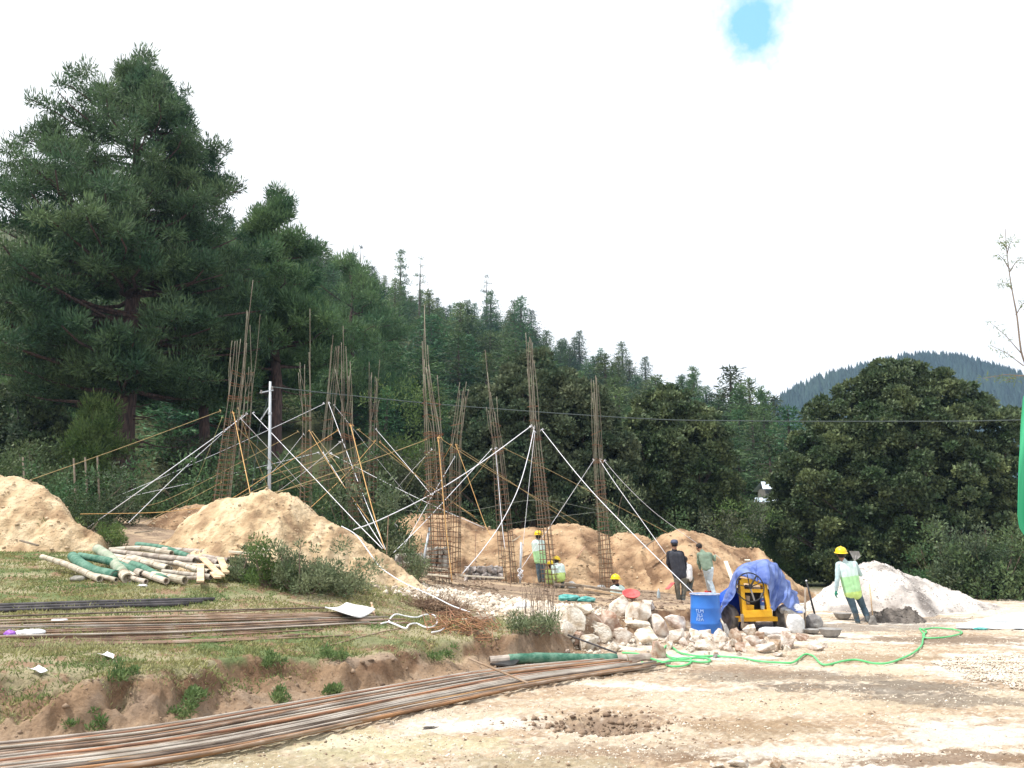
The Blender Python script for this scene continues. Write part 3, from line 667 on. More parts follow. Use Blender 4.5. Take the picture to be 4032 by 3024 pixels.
# --- the great blue pine at the left
pb = grY(478, 30); zb = pb.z; ht = at(500, 205, 30).z - zb
pr = []
for v, ul, ur in [(205, 490, 600), (260, 420, 665), (330, 290, 730), (400, 170, 780), (480, 60, 860), (560, -20, 930), (640, 60, 930), (720, -60, 910), (820, -150, 900), (920, -160, 930), (1050, -200, 1010), (1200, -220, 1040), (1350, -200, 1010), (1480, -120, 960), (1600, 100, 760)]:
    z = at(500, v, 30).z; k = ppm(30); cu = 478 + (1900 - v) / 1700 * 67; pr.append(((z - zb) / ht, (cu - ul) / k * .93, (ur - cu) / k * .93))
pr = pr[::-1]
big_pine('pine_tree', 'huge bushy dark green pine towering over the left side', pb, ht, pr, 7, 760, M['needle_tall'], .40, (-.047, 0), .20, (.38, .78), 300, .20, .021, low_limbs=14, flat=.42, tier=True)
def pine_px(label, u, vb, vt, Y, wl, wr, seed, pads, mat, tr=.25, cf=.25, n=120, low=5, group=None, **kw):
    b = grY(u, Y); h = at(u, vt, Y).z - b.z; k = ppm(Y)
    prf = [(0, wl * .5 / k, wr * .5 / k), (cf, wl * .85 / k, wr * .85 / k), (.5, wl / k, wr / k), (.75, wl * .62 / k, wr * .62 / k), (.9, wl * .33 / k, wr * .33 / k), (1, wl * .1 / k, wr * .1 / k)]
    return big_pine('pine_tree', label, b, h, prf, seed, pads, mat, tr, ((at(u, vt, Y).x - b.x) / h, 0), cf, n=n, low_limbs=low, group=group, **kw)
pine_px('tall dark pine whose grey trunk stands just right of the silver utility pole', 1090, 1950, 745, 37, 330, 300, 17, 250, M['needle'], .36, .36, 375)
pine_px('dark pine with a bare trunk between the great pine and the leftmost rebar column', 800, 1980, 900, 35, 330, 260, 27, 210, M['needle'], .27, .34, 360)
pine_px('mid green pine rising behind the great pine at the left edge', 130, 1900, 1180, 41, 380, 330, 37, 170, M['needle'], .27, .18, 200)
pine_px('soft green pine leaning over the slope right of the tall dark pine', 1380, 1950, 1000, 56, 330, 290, 57, 190, M['needle'], .3, .12, 190, L=.34, Wd=.03, padr=(.7, 1.3))
pine_px('bright young pine with a cone shaped crown left of the great trunk', 370, 1960, 1590, 27, 110, 120, 67, 75, M['shrub_light'], .10, .05, 150, padr=(.3, .5), L=.16, Wd=.016, low=0)
# --- broadleaf oaks
def oak(label, u, Y, crown, seed, n, mat, vb=None, group=None, stems=5, leaf=(.17, .055), clr=(.24, .52), nper=120):
    """crown: list of (u, v, ru, rv) ellipses in photo pixels seen at depth Y, each a lobe of the crown"""
    b = grY(u, Y); rg = np.random.default_rng(seed); t = thing('oak_tree', label, 'tree', b, 0, group); k = ppm(Y)
    mb = MB(); C = []
    for (cu, cv, ru, rv) in crown:
        c = at(cu, cv, Y) - b; rx, rz = ru / k, rv / k; m = int(n * ru * rv / sum(e[2] * e[3] for e in crown))
        q = unit(rg.normal(size=(m, 3))); rr = rg.uniform(.82, 1.0, m) * (1 + .22 * (fbm(q[:, 0] * 2 + 9, q[:, 1] * 2 + 9, q[:, 2] * 2 + 9, seed) - .5)) * (1 + .5 * (fbm(q[:, 0] * 6 + 9, q[:, 1] * 6 + 9, q[:, 2] * 6 + 9, seed + 5) - .5))
        q = q * rr[:, None] * [rx, (rx + rz) / 2 * .9, rz] + np.array(c)
        C.append(q[q[:, 2] > .1])
        for i in range(stems):
            a = rg.uniform(0, 6.28); e = c + Vector((math.cos(a) * rx * .7, math.sin(a) * rx * .6, rg.uniform(-.2, .7) * rz))
            mb.tube(limb_path((rg.normal() * .2, rg.normal() * .2, -.3), e, .05, rg, 6), [.16, .14, .11, .09, .07, .045, .02], 6, False)
    mb.build('trunk', M['bark_dark'], t, smooth=True)
    C = np.concatenate(C); Rr = rg.uniform(*clr, len(C))
    V, F = clumps(C, Rr, nper, leaf[0], leaf[1], .7, .45, seed + 1, 2.6, .75, drop=.45)
    mk('crown', V, F, mat, t); return t
oak('very large round dark oak filling the right side', 3640, 36, [(3550, 1640, 230, 210), (3500, 1535, 120, 110), (3690, 1660, 210, 190), (3370, 1740, 220, 210), (3570, 1850, 360, 280), (3830, 1810, 230, 240), (3250, 1900, 200, 210), (3960, 1950, 200, 240), (3640, 2080, 390, 220), (3220, 2090, 180, 200), (3970, 2130, 210, 190), (3430, 2180, 270, 140)], 101, 1350, M['oak'], nper=210)
oak('brownish oak behind the two rightmost rebar columns', 2130, 34, [(2110, 1560, 165, 160), (2000, 1700, 205, 200), (2210, 1680, 200, 200), (2330, 1830, 180, 210), (2100, 1850, 230, 200), (1910, 1880, 190, 190), (2260, 1990, 260, 170)], 103, 760, M['oak_brown'], nper=190)
oak('rounded dark oak right of the rightmost rebar column', 2640, 36, [(2620, 1650, 140, 120), (2560, 1780, 180, 170), (2700, 1760, 150, 170), (2760, 1900, 140, 180), (2620, 1930, 220, 170), (2480, 1930, 130, 150), (2650, 2050, 260, 120)], 105, 640, M['oak'], nper=190)
oak('dark oak low behind the centre rebar columns', 1900, 38, [(1900, 1880, 160, 170), (1800, 1980, 170, 120)], 107, 150, M['oak'], nper=170)
oak('small dark tree at the left edge beneath the great pine', 60, 33, [(60, 1660, 150, 150), (180, 1780, 170, 130), (-60, 1800, 150, 150)], 109, 170, M['oak'], nper=170)
# --- shrubs
def bush_mesh(w, h, n, seed, L=.10, Wd=.022, nper=60, stems=14, cr=(.14, .3), upb=.7, mat='shrub', flat=.9):
    rg = np.random.default_rng(seed); mb = MB(); C = []
    for i in range(n):
        a = rg.uniform(0, 6.28); r = w / 2 * math.sqrt(rg.random()); z = h * rg.uniform(.12, 1) * (1 - .55 * (r / (w / 2)) ** 2)
        C.append((math.cos(a) * r, math.sin(a) * r, z))
    for i in range(n // 6): C.append((rg.normal() * w * .3, rg.normal() * w * .3, h * rg.uniform(.9, 1.35)))
    n = len(C)
    for i in range(stems):
        c = C[rg.integers(len(C))]; mb.tube(limb_path((c[0] * .25, c[1] * .25, -.1), (c[0], c[1], c[2] * 1.1), .02, rg, 4), [.018, .015, .012, .009, .004], 4, False)
    V, F = clumps(np.array(C), rg.uniform(*cr, n), nper, L, Wd, flat, upb, seed + 1, 1.8, .7)
    return V, F, mb, mat
def shrub(label, loc, spec, group=None, sc=1, rz=0, name='shrub'):
    V, F, mb, mat = spec; t = thing(name, label, 'shrub', loc, rz, group)
    mb.build('stem', M['twig'], t); mk('foliage', V, F, M[mat], t); t.scale = (sc,) * 3; return t
# low shrubs in the undergrowth below the trees: three kinds, copied
GU = 'undergrowth shrubs below the trees'
protos = []
for i, (w, h, n, mt) in enumerate([(2.4, 1.5, 46, 'under'), (2.0, 1.9, 46, 'under_grey'), (2.8, 1.3, 50, 'under')]):
    protos.append(bush_mesh(w, h, n, 200 + i, .13, .03, 80, 16, (.3, .5), mat=mt))
sh0 = [None] * 3
rg = np.random.default_rng(77)
spots = []
for i in range(64):
    u = rg.uniform(-250, 4150); Y = rg.uniform(29, 40) if u > 1500 else rg.uniform(21.5, 33)
    if 560 < u < 700 and Y < 24: Y += 5
    if 2950 < u < 3680: continue
    if 330 < u < 640 and Y < 30: continue
    if u > 3050: Y = rg.uniform(27, 32)
    spots.append((u, Y, rg.integers(3), rg.uniform(.6, 1.15), rg.uniform(0, 6)))
for (u, Y) in [(20, 22), (140, 21.5), (260, 22), (360, 21), (450, 22.5), (330, 24), (520, 25), (600, 25.5), (720, 26), (180, 25), (60, 26), (1130, 27), (1250, 29), (1350, 31), (1500, 31), (1600, 32), (980, 28), (2450, 31), (2520, 32), (3660, 30), (3800, 27.5), (3900, 27), (4000, 27.5), (3740, 28), (4080, 27)]:
    spots.append((u, Y, rg.integers(3), rg.uniform(.55, 1.15) * (1.0 if Y < 27 else 1.1) * (.62 if u < 700 else 1), rg.uniform(0, 6)))
SL = ['bushy green shrub in the undergrowth along the foot of the trees', 'greyish straggly shrub in the undergrowth along the foot of the trees', 'low spreading green shrub in the undergrowth along the foot of the trees']
for (u, Y, k, sc, rz) in spots:
    k = int(k); p = grY(u, Y); p.z -= .05
    if sh0[k] is None: sh0[k] = shrub(SL[k], p, protos[k], GU + ' (%s)' % ['green', 'grey', 'low'][k], sc, rz)
    else: dup(sh0[k], p, rz, sc)
shrub('feathery green bush between the big earth heap and the bamboo', gr(1190, 2325), bush_mesh(1.0, .55, 50, 301, .075, .010, 90, 20, (.08, .19), mat='shrub_grey'), sc=1.0)
shrub('dark trailing bush at the right foot of the big earth heap', gr(1330, 2330), bush_mesh(1.15, .36, 44, 303, .07, .010, 90, 12, (.10, .2), mat='shrub_grey'))
shrub('soft green bush beside the blackened stone at the end of the bamboo', gr(1060, 2305), bush_mesh(.75, .52, 30, 304, .07, .010, 90, 12, (.10, .2), mat='shrub_light'))
shrub('pale weedy bush growing over the bamboo ends beside the blackened stone', gr(945, 2290), bush_mesh(.5, .42, 18, 305, .07, .010, 90, 12, (.08, .16), mat='shrub_grey'))
shrub('small bush beside the stone plinth of the tall centre column', gr(1610, 2285), bush_mesh(.75, .7, 22, 306, .08, .012, 80, 12, (.12, .2), mat='shrub_grey'))
shrub('green tuft of brush on the tip of the grass terrace', gr(2090, 2480), bush_mesh(.75, .17, 24, 307, .07, .008, 60, 12, (.06, .12), mat='shrub_grey'))
shrub('low weeds growing in front of the left earth heap', gr(240, 2150), bush_mesh(1.5, .4, 36, 308, .08, .012, 60, 10, (.10, .2), mat='shrub_light'))
shrub('small bright weed clump behind the green wrapped bamboo', gr(430, 2155), bush_mesh(.6, .38, 18, 309, .08, .012, 80, 10, (.08, .16), mat='shrub_light'))
shrub('feathery sapling in front of the dark oaks right of the rightmost column', grY(2440, 29.5), bush_mesh(2.2, 2.6, 44, 310, .12, .02, 70, 12, (.25, .45), mat='shrub_grey'))
shrub('pale green sapling left of the large white gravel heap', grY(2900, 32), bush_mesh(1.6, 2.4, 40, 311, .13, .02, 70, 12, (.3, .5), mat='shrub_light'))
shrub('tall light green bush in front of the half hidden hut', grY(3035, 37.5), bush_mesh(3.4, 2.5, 90, 315, .14, .024, 110, 12, (.3, .55), mat='shrub'))
shrub('leafy green bush left of the half hidden hut', grY(2950, 38.5), bush_mesh(3.6, 2.9, 90, 316, .14, .024, 110, 12, (.3, .55), mat='shrub'))
shrub('yellow green bush on the slope behind the tall centre column', grY(1600, 36), bush_mesh(3.4, 4.4, 80, 312, .15, .025, 90, 12, (.4, .7), mat='shrub_light'))
# dry brush heaps
def brush(label, loc, w, h, n, seed, name='brush_heap'):
    rg = np.random.default_rng(seed); mb = MB()
    for i in range(n):
        a = rg.uniform(0, 6.28); r = w / 2 * rg.random() ** .6; b = Vector((math.cos(a) * r, math.sin(a) * r * .6, h * .5 * rg.random() * (1 - r / w)))
        d = Vector((rg.normal(), rg.normal() * .6, rg.normal() * .45 + .25)).normalized() * rg.uniform(.12, .35)
        m = b + d * .5 + Vector((rg.normal(), rg.normal(), rg.normal())) * .02
        mb.tube([b, m, b + d], [.005, .004, .002], 3, False)
    o = mb.build(name, M['drybrush']); o.location = loc; return tag(o, label, 'brush heap')
brush('heap of dry brown brushwood behind the wavy white pipe', gr(1700, 2405), .95, .38, 700, 401)
brush('small heap of dry roots left of the rusty stirrup stack', gr(1790, 2420), .45, .3, 260, 403)
# weeds growing on the cut bank
wv = []
for i, (u, v, w, lb) in enumerate([(735, 2820, .35, 'bright green weed tuft at the foot of the bank, lower of two'), (765, 2740, .16, 'small green weed tuft on the bank above the larger one'), (1090, 2770, .3, 'green weeds at the bank foot beside the front rebars'), (1310, 2730, .16, 'tiny leafy weed on the bare bank near the rebar bundle'), (330, 2870, .3, 'faded weeds at the bank foot near the left edge'), (490, 2690, .25, 'creeping weeds on the bank lip at the left'), (1730, 2600, .30, 'hanging grass tuft on the bank lip under the wavy white pipe'), (1320, 2600, .26, 'grass tuft hanging over the bank lip in the middle'), (1080, 2620, .26, 'weed tuft on the bank lip left of the middle')]):
    shrub(lb, gr(u, v), bush_mesh(w, w * .45, 10, 320 + i, .05, .008, 45, 0, (.03, .07), 1.2, 'weed', .8), name='weed')
# thin dry stalks standing on the terrace tip
mb = MB(); rg = np.random.default_rng(9)
for i in range(46):
    p = gr(2130 + rg.uniform(-75, 60), 2440 + rg.uniform(-15, 15)); hgt = rg.uniform(.35, .95)
    mb.tube([p, p + Vector((rg.normal() * .03, 0, hgt * .5)), p + Vector((rg.normal() * .1, rg.normal() * .08, hgt))], [.004, .003, .0015], 3, False)
tag(mb.build('dry_stalks', M['twig'], org=gr(2130, 2440)), 'tall thin dry weed stalks standing on the tip of the grass terrace', 'weeds')
# --- turf (stuff)
def turf():
    rg = np.random.default_rng(31); n = 230000
    y = 7.2 * (17.5 / 7.2) ** rg.random(n); x = rg.uniform(-1.0, .12, n) * (y * .78 + 1.0)
    k = rg.random(n) < turf_mask(x, y) * (.25 + .75 * sst(.38, .55, fbm(x * 2.1, y * 2.4, 0, 501, 5))); x, y = x[k], y[k]
    z = H(x, y); P = np.stack([x, y, z - .005], 1); m = len(P)
    D = unit(np.stack([rg.normal(0, .6, m), rg.normal(0, .6, m), np.full(m, .8)], 1))
    Lh = (.018 + .05 * rg.power(.6, m)) * (.7 + .7 * fbm(x * 1.3, y * 1.3, 0, 502))
    V, F = leaf_quads(P, D, Lh, .0035 + .0004 * y, rg)
    tag(mk('turf', V, F, M['grass']), 'short trampled grass growing over the terrace', None, None, 'stuff')
turf()
# --- conifers over the hillside
def conifer(h, Rm, nb, seed, broad=.5, L=.5, Wd=.05, nper=14, start=.08, gap=0):
    rg = np.random.default_rng(seed); C = []; Rr = []; mb = MB()
    mb.tube([(0, 0, -.5), (rg.normal() * .05, 0, h * .5), (0, 0, h * .98)], [h * .016 + .05, h * .010 + .03, .02], 6, False)
    for i in range(nb):
        f = start + (1 - start) * ((i - i % 6 + 3 + rg.normal() * .9) / nb); f = min(max(f, start), .99); a = i * 2.4 + rg.normal() * .3
        Ln = Rm * (1 - f) ** (1 - broad * .6) * rg.uniform(.6, 1.12) * min(1, (f - start) / .12 + .45) + .12
        if gap and rg.random() < gap: continue
        o = Vector((0, 0, h * f)); e = o + Vector((math.cos(a) * Ln, math.sin(a) * Ln, Ln * rg.uniform(-.10, .16)))
        if Ln > .8: mb.tube([o, e], [.035, .012], 3, False)
        k = max(2, int(Ln / .45))
        for j in range(k):
            s = (j + 1) / k; C.append(tuple(o.lerp(e, s) - Vector((0, 0, .10 * Ln * s * s)))); Rr.append((.10 * Rm + .16 + .10 * Ln * (1 - s)) * (1.15 - .5 * f))
    return clumps(np.array(C), np.array(Rr), nper, L, Wd, .32, .35, seed + 1, 2.0, .6), mb
def tree_single(name, label, cm, loc, mat, group=None, sc=1, rz=0):
    (V, F), mb = cm
    me_v = np.concatenate([V, np.array([tuple(v) for v in mb.V])])
    q = [f for f in mb.F if len(f) == 4]
    Fq = np.concatenate([F, np.array(q) + len(V)])
    o = mk(name, me_v, Fq, [mat, M['bark_dark']])
    mi = np.zeros(len(Fq), np.int32); mi[len(F):] = 1; o.data.polygons.foreach_set('material_index', mi)
    o.location = loc; o.scale = (sc,) * 3; o.rotation_euler = (0, 0, rz); return tag(o, label, 'tree', group)
kinds = [conifer(11, 2.5, 130, 601, .45, .40, .05, 11), conifer(10, 3.2, 126, 602, .45, .40, .05, 12), conifer(12.5, 2.3, 150, 603, .25, .38, .045, 11), conifer(9, 3.0, 112, 604, .6, .42, .05, 13), conifer(13.5, 3.1, 150, 605, .25, .42, .05, 11)]
LB = 'green conifer in the forest covering the hillside'; GH = 'conifers covering the hillside'
first = [None] * 5; rg = np.random.default_rng(88); cnt = 0
ylev = []
Y = 50.0
while Y < 235: ylev.append(Y); Y *= 1.088
pts = []
for Y in ylev:
    for u in np.arange(-150, 3330, 86 + 3600 / Y):
        uu = u + rg.uniform(-45, 45); YY = Y * rg.uniform(.96, 1.04)
        x = (uu - 2016) / F_PX * (YY * .985 + 3.6); hzz, t = hill(np.array([x]), np.array([YY]))
        if t[0] > 1.02: continue
        if uu < 820 and YY > 72: continue
        if 1100 < uu < 1230 and YY < 60: continue
        pts.append((x, YY, float(t[0])))
for u in np.arange(900, 3300, 40):
    yc = np.interp(u, SKY_U, CR_Y) * .985; uu = u + rg.uniform(-18, 18); pts.append(((uu - 2016) / F_PX * (yc * .985 + 3.6), yc, 1.0))
crest = [p for p in pts if p[2] == 1.0]; rest = [p for p in pts if p[2] != 1.0]; rg.shuffle(rest)
pts = (crest + [tuple(p) for p in rest])[:292]
for (x, YY, t) in pts:
    k = int(rg.integers(5)); z = hz1(x, YY); sc = rg.uniform(.62, 1.05) * (.8 if YY < 75 else 1)
    if first[k] is None: first[k] = tree_single('conifer', LB, kinds[k], (x, YY, z), M['needle_far'], GH, sc, rg.uniform(0, 6))
    else:
        o = first[k].copy(); COL.objects.link(o); o.location = (x, YY, z - .3); wd = sc * rg.uniform(1.4, 2.0); o.scale = (wd, wd, sc * rg.uniform(.72, 1.0)); o.rotation_euler = (0, 0, rg.uniform(0, 6))
def sky_tree(label, u, vt, vb, Y, Rm, seed, gap, mat, nb=60, broad=.5, nper=16):
    top = at(u, vt, Y); bz = at(u, vb, Y); h = (top - bz).length
    b = Vector((bz.x, Y, min(bz.z, hz1(bz.x, Y)))); h = top.z - b.z
    return tree_single('conifer', label, conifer(h, Rm, nb, seed, broad, .55, .05, nper, .1, gap), b, mat)
sky_tree('tallest dark spruce breaking the hillside skyline, with sparse layered limbs', 1565, 980, 1480, 120, 3.4, 701, .12, M['needle'], 90, .5, 22)
sky_tree('thin ragged conifer on the skyline just right of the tallest spruce', 1650, 1015, 1250, 150, 2.6, 703, .35, M['needle'], 44, .6, 12)
sky_tree('lone layered conifer standing alone on the open skyline', 1915, 1085, 1300, 170, 2.6, 705, .28, M['needle_blue'], 46, .5, 16)
sky_tree('thin bare topped conifer on the skyline left of the tallest spruce', 1412, 970, 1200, 170, 2.0, 707, .5, M['needle_blue'], 34, .6, 12)
sky_tree('yellowing young conifer among the green ones behind the centre column', 1640, 1375, 1640, 80, 1.4, 709, 0, M['needle_yel'], 46, .5, 22)
sky_tree('pale green pointed young pine right of the tall centre column', 1770, 1350, 1600, 82, 2.1, 711, 0, M['needle_far'], 60, .6, 22)
sky_tree('tall spruce at the right end of the hill, left of a matching pair', 2935, 1520, 1960, 75, 2.4, 713, .08, M['needle'], 80, .45, 24)
sky_tree('dark spruce at the right end of the hill beside the big oak', 3028, 1528, 1960, 74, 2.3, 715, .08, M['needle'], 80, .4, 24)
sky_tree('spruce on the skyline above the rounded dark oak', 2745, 1450, 1800, 95, 2.5, 717, .1, M['needle'], 70, .45, 22)
# --- far blue hills with their wood
HU = [2500, 2900, 3050, 3140, 3250, 3400, 3560, 3650, 3760, 3850, 3930, 4032, 4200, 4600, 5400]; HV = [1760, 1660, 1600, 1545, 1500, 1462, 1424, 1418, 1416, 1440, 1462, 1500, 1560, 1660, 1760]
xs = np.linspace(80, 900, 160); yd = np.linspace(-1, 1.2, 40); FY = 700.
Xf, Tf = np.meshgrid(xs, yd)
uf = 2016 + F_PX * Xf / (FY * .985 + 16); vf = np.interp(uf, HU, HV) + 12
yyf = -(vf - 1512) / F_PX; zt = CZ + FY * (ST + yyf * CT) / (CT - yyf * ST)
Zf = zt * np.cos(np.clip(Tf, -1, 1) * math.pi / 2) ** 1.0 + 8 * (fbm(Xf * .02, Tf * 3, 0, 5) - .5) * (1 - np.abs(Tf) ** 3) - 1
tag(mk('hills', np.stack([Xf.ravel(), FY + Tf.ravel() * 110, Zf.ravel()], 1), gridF(*Xf.shape), pm('hill_soil', (.03, .06, .04), (.05, .085, .05), .03, .9), smooth=True), kind='structure')
rg = np.random.default_rng(6); n = 13000; xi = rg.uniform(90, 800, n); ti = -rg.uniform(0, .9, n)
ui = 2016 + F_PX * xi / (FY * .985 + 16); vi = np.interp(ui, HU, HV) + 12; yi = -(vi - 1512) / F_PX; zi = (CZ + FY * (ST + yi * CT) / (CT - yi * ST)) * np.cos(ti * math.pi / 2)
hh_ = rg.uniform(6, 13, n); 
base6 = np.array([(math.cos(a), math.sin(a), 0) for a in np.linspace(0, 6.28, 6)[:5]])
Vt = []; 
prof6 = [(1.0, 0), (.75, .35), (.5, .62), (.0, 1.0)]
rad = rg.uniform(1.8, 3.2, n)
rings = [np.stack([xi[:, None] + base6[None, :, 0] * (rad * p[0])[:, None] * rg.uniform(.7, 1.3, (n, 5)), (FY + ti * 110)[:, None] + base6[None, :, 1] * (rad * p[0])[:, None], (zi + hh_ * p[1])[:, None] + rg.uniform(-.6, .6, (n, 5)) - 1], -1) for p in prof6]
Vt = np.stack(rings, 1).reshape(-1, 3); F0 = np.array([(r * 5 + k, r * 5 + (k + 1) % 5, (r + 1) * 5 + (k + 1) % 5, (r + 1) * 5 + k) for r in range(3) for k in range(5)])
tag(mk('far_wood', Vt, (np.arange(n)[:, None, None] * 20 + F0[None]).reshape(-1, 4), pm('far_leaf', (.016, .036, .030), (.030, .055, .040), .02, .9, island=.3)), 'far off conifer wood covering the blue hills at the right', None, None, 'stuff')
# --- sparse sapling hanging in at the right edge
sp = MB(); rg = np.random.default_rng(44); t = thing('sapling', 'thin sparse sapling with feathery leaves at the top right edge', 'tree', grY(4190, 6))
o = t.location
path = [grY(4190, 6), at(4150, 2400, 6), at(4100, 1900, 6), at(4045, 1480, 6), at(4020, 1380, 6), at(4005, 1250, 6), at(3990, 1170, 6), at(3978, 1100, 6), at(3965, 1000, 6), at(3958, 900, 6)]
sp.tube([p - o for p in curve_pts(path, 3)], list(np.linspace(.010, .002, 28)), 6, False)
C = []
for (u0, v0, u1, v1) in [(4020, 1390, 3900, 1270), (4030, 1440, 3900, 1360), (4045, 1480, 3870, 1490), (4045, 1480, 3960, 1500), (3985, 1140, 3945, 1110), (3975, 1060, 3930, 1000), (3975, 1070, 4030, 1010), (3965, 1000, 3990, 940), (3965, 980, 3935, 950), (4000, 1240, 4050, 1180)]:
    a, b = at(u0, v0, 6), at(u1, v1, 5.9); sp.tube([a - o, (a + b) / 2 - o + Vector((0, 0, .02)), b - o], [.005, .003, .0015], 4, False)
    for s in np.linspace(.45, 1, 5): C.append(tuple(a.lerp(b, s) - o + Vector((0, 0, rg.normal() * .01))))
sp.build('stem', M['twig'], t)
V, F = clumps(np.array(C), .04, 10, .04, .0028, .5, .1, 45, 1.8, .9); mk('foliage', V, F, M['shrub'], t)
# ================================================================ REBAR COLUMNS
def column(label, base, tie, Y, w, tops, seed, nb=9, ns=26, extra=2):
    """base / tie: (u, v) of the cage foot and of its highest dense tie; tops: (u, v) bar tips"""
    rg = np.random.default_rng(seed); b = at(base[0], base[1], Y); t = at(tie[0], tie[1], Y)
    root = thing('rebar_cage', label, 'rebar column', b, 0, 'tied rebar columns standing on the pad')
    drop = max(.25, b.z - hz1(b.x, b.y) + .15)
    ax = t - b; rz = rg.uniform(.15, .6); cr, sr = math.cos(rz), math.sin(rz)
    k = int(math.ceil(nb / 4)); offs = []
    for i in range(nb):
        s = i / nb * 4; e = int(s); f = s - e
        p = [(-1 + 2 * f, -1), (1, -1 + 2 * f), (1 - 2 * f, 1), (-1, 1 - 2 * f)][e]
        offs.append((p[0] * w / 2 * cr - p[1] * w / 2 * sr, p[0] * w / 2 * sr + p[1] * w / 2 * cr))
    order = sorted(range(nb), key=lambda i: offs[i][0]); tips = sorted(tops)
    conv = rg.uniform(.55, .8)
    for j, i in enumerate(order):
        o = offs[i]; tp = tips[int(j * len(tips) / nb)] if j * len(tips) % nb < len(tips) or nb <= len(tips) else None
        if tp is not None: e = at(tp[0], tp[1], Y)
        else:
            q = tips[rg.integers(len(tips))]; e = at(q[0] + rg.normal() * 12, max(q[1], (tips[0][1] + tips[-1][1]) / 2) + rg.uniform(0, 90), Y)
        e = e - b + Vector((0, o[1] * conv, 0))
        m = ax + Vector((o[0] * conv, o[1] * conv, 0))
        P = [Vector((o[0], o[1], -drop)), ax * .5 + Vector((o[0] * (1 + conv) / 2 + rg.normal() * .012, o[1] * (1 + conv) / 2, 0)), m, (m + e) / 2 + Vector((rg.normal() * .03, 0, 0)), e]
        MB().tube(curve_pts(P, 4), .0095, 5).build('vertical_bar', M['rebar_up'], root, smooth=True)
    for j in range(ns):
        f = (j / (ns - 1)) if j < ns - 2 else 1 + .10 * (j - ns + 3)
        if j >= ns - 5 and j < ns - 2: f = 1 - .012 * (ns - 2 - j)
        sc = 1 + (conv - 1) * min(f, 1.1); c = ax * f; ti = rg.normal() * .03; hw = w / 2 * sc + .016
        P = []
        for (px, py) in [(-1, -1), (1, -1), (1, 1), (-1, 1), (-1, -1)]:
            x, y = px * hw, py * hw; P.append(c + Vector((x * cr - y * sr, x * sr + y * cr, ti * px + rg.normal() * .006)))
        m_ = MB()
        for a, q in zip(P[:-1], P[1:]): m_.tube([a, q], .0065, 4)
        m_.build('stirrup', M['stirrup'], root)
    return root
column('leftmost rebar column, thick and leaning right, with one bar much longer than the rest', (865, 2010), (926, 1560), 21.5, .42, [(911, 1339), (928, 1337), (936, 1350), (912, 1410), (955, 1340), (965, 1345), (1001, 1107), (972, 1222), (950, 1400)], 1, 9, 24)
column('slim rebar column just right of the leftmost one, left of the silver pole', (942, 2020), (978, 1560), 26, .34, [(985, 1448), (990, 1460), (1027, 1241), (973, 1225), (992, 1500)], 2, 8, 30)
column('upright rebar column right of the silver pole with one bar towering over it', (1204, 2070), (1208, 1640), 25, .40, [(1179, 1425), (1187, 1497), (1196, 1438), (1204, 1438), (1214, 1415), (1221, 1216), (1220, 1390)], 3, 9, 24)
column('rebar column fanning out and leaning right under the crossed white ropes', (1258, 2080), (1288, 1722), 28, .40, [(1305, 1357), (1311, 1355), (1318, 1360), (1324, 1360), (1316, 1324), (1332, 1362), (1337, 1362)], 4, 9, 20)
column('rebar column leaning left that stands behind the foot of the thick orange rope', (1425, 2150), (1369, 1713), 21.5, .38, [(1348, 1279), (1350, 1355), (1357, 1358), (1361, 1400), (1380, 1425), (1345, 1420), (1372, 1480)], 5, 9, 24)
column('plain rebar column behind, fifth from the right', (1462, 2120), (1470, 1700), 28, .40, [(1453, 1424), (1459, 1475), (1467, 1470), (1475, 1480), (1483, 1490), (1497, 1418), (1480, 1500)], 6, 9, 22)
column('tall centre rebar column rising from the stone plinth, bars closing to a point', (1738, 2272), (1705, 1700), 18.9, .44, [(1672, 1198), (1674, 1230), (1680, 1350), (1672, 1418), (1673, 1480), (1690, 1440), (1722, 1478)], 7, 10, 34)
column('thinner rebar column close behind the tall centre column, leaning right', (1786, 2255), (1795, 1765), 23.5, .32, [(1810, 1502), (1812, 1540), (1820, 1535), (1828, 1530), (1837, 1505), (1834, 1560)], 8, 8, 26)
column('rebar column leaning left with two long bars, between the centre and worker columns', (2005, 2275), (1960, 1770), 24, .36, [(1910, 1376), (1920, 1470), (1930, 1540), (1915, 1600), (1956, 1562), (1948, 1620)], 9, 8, 26)
column('tall rebar column beside the standing worker, second from the right', (2168, 2300), (2109, 1713), 23, .34, [(2070, 1309), (2080, 1350), (2085, 1331), (2090, 1338), (2097, 1345), (2102, 1420)], 10, 9, 32)
column('rightmost rebar column, slim, standing in the trench by the helmeted man', (2393, 2330), (2355, 1805), 23.5, .32, [(2329, 1490), (2335, 1500), (2344, 1481), (2349, 1486), (2354, 1520), (2340, 1540)], 11, 8, 30)
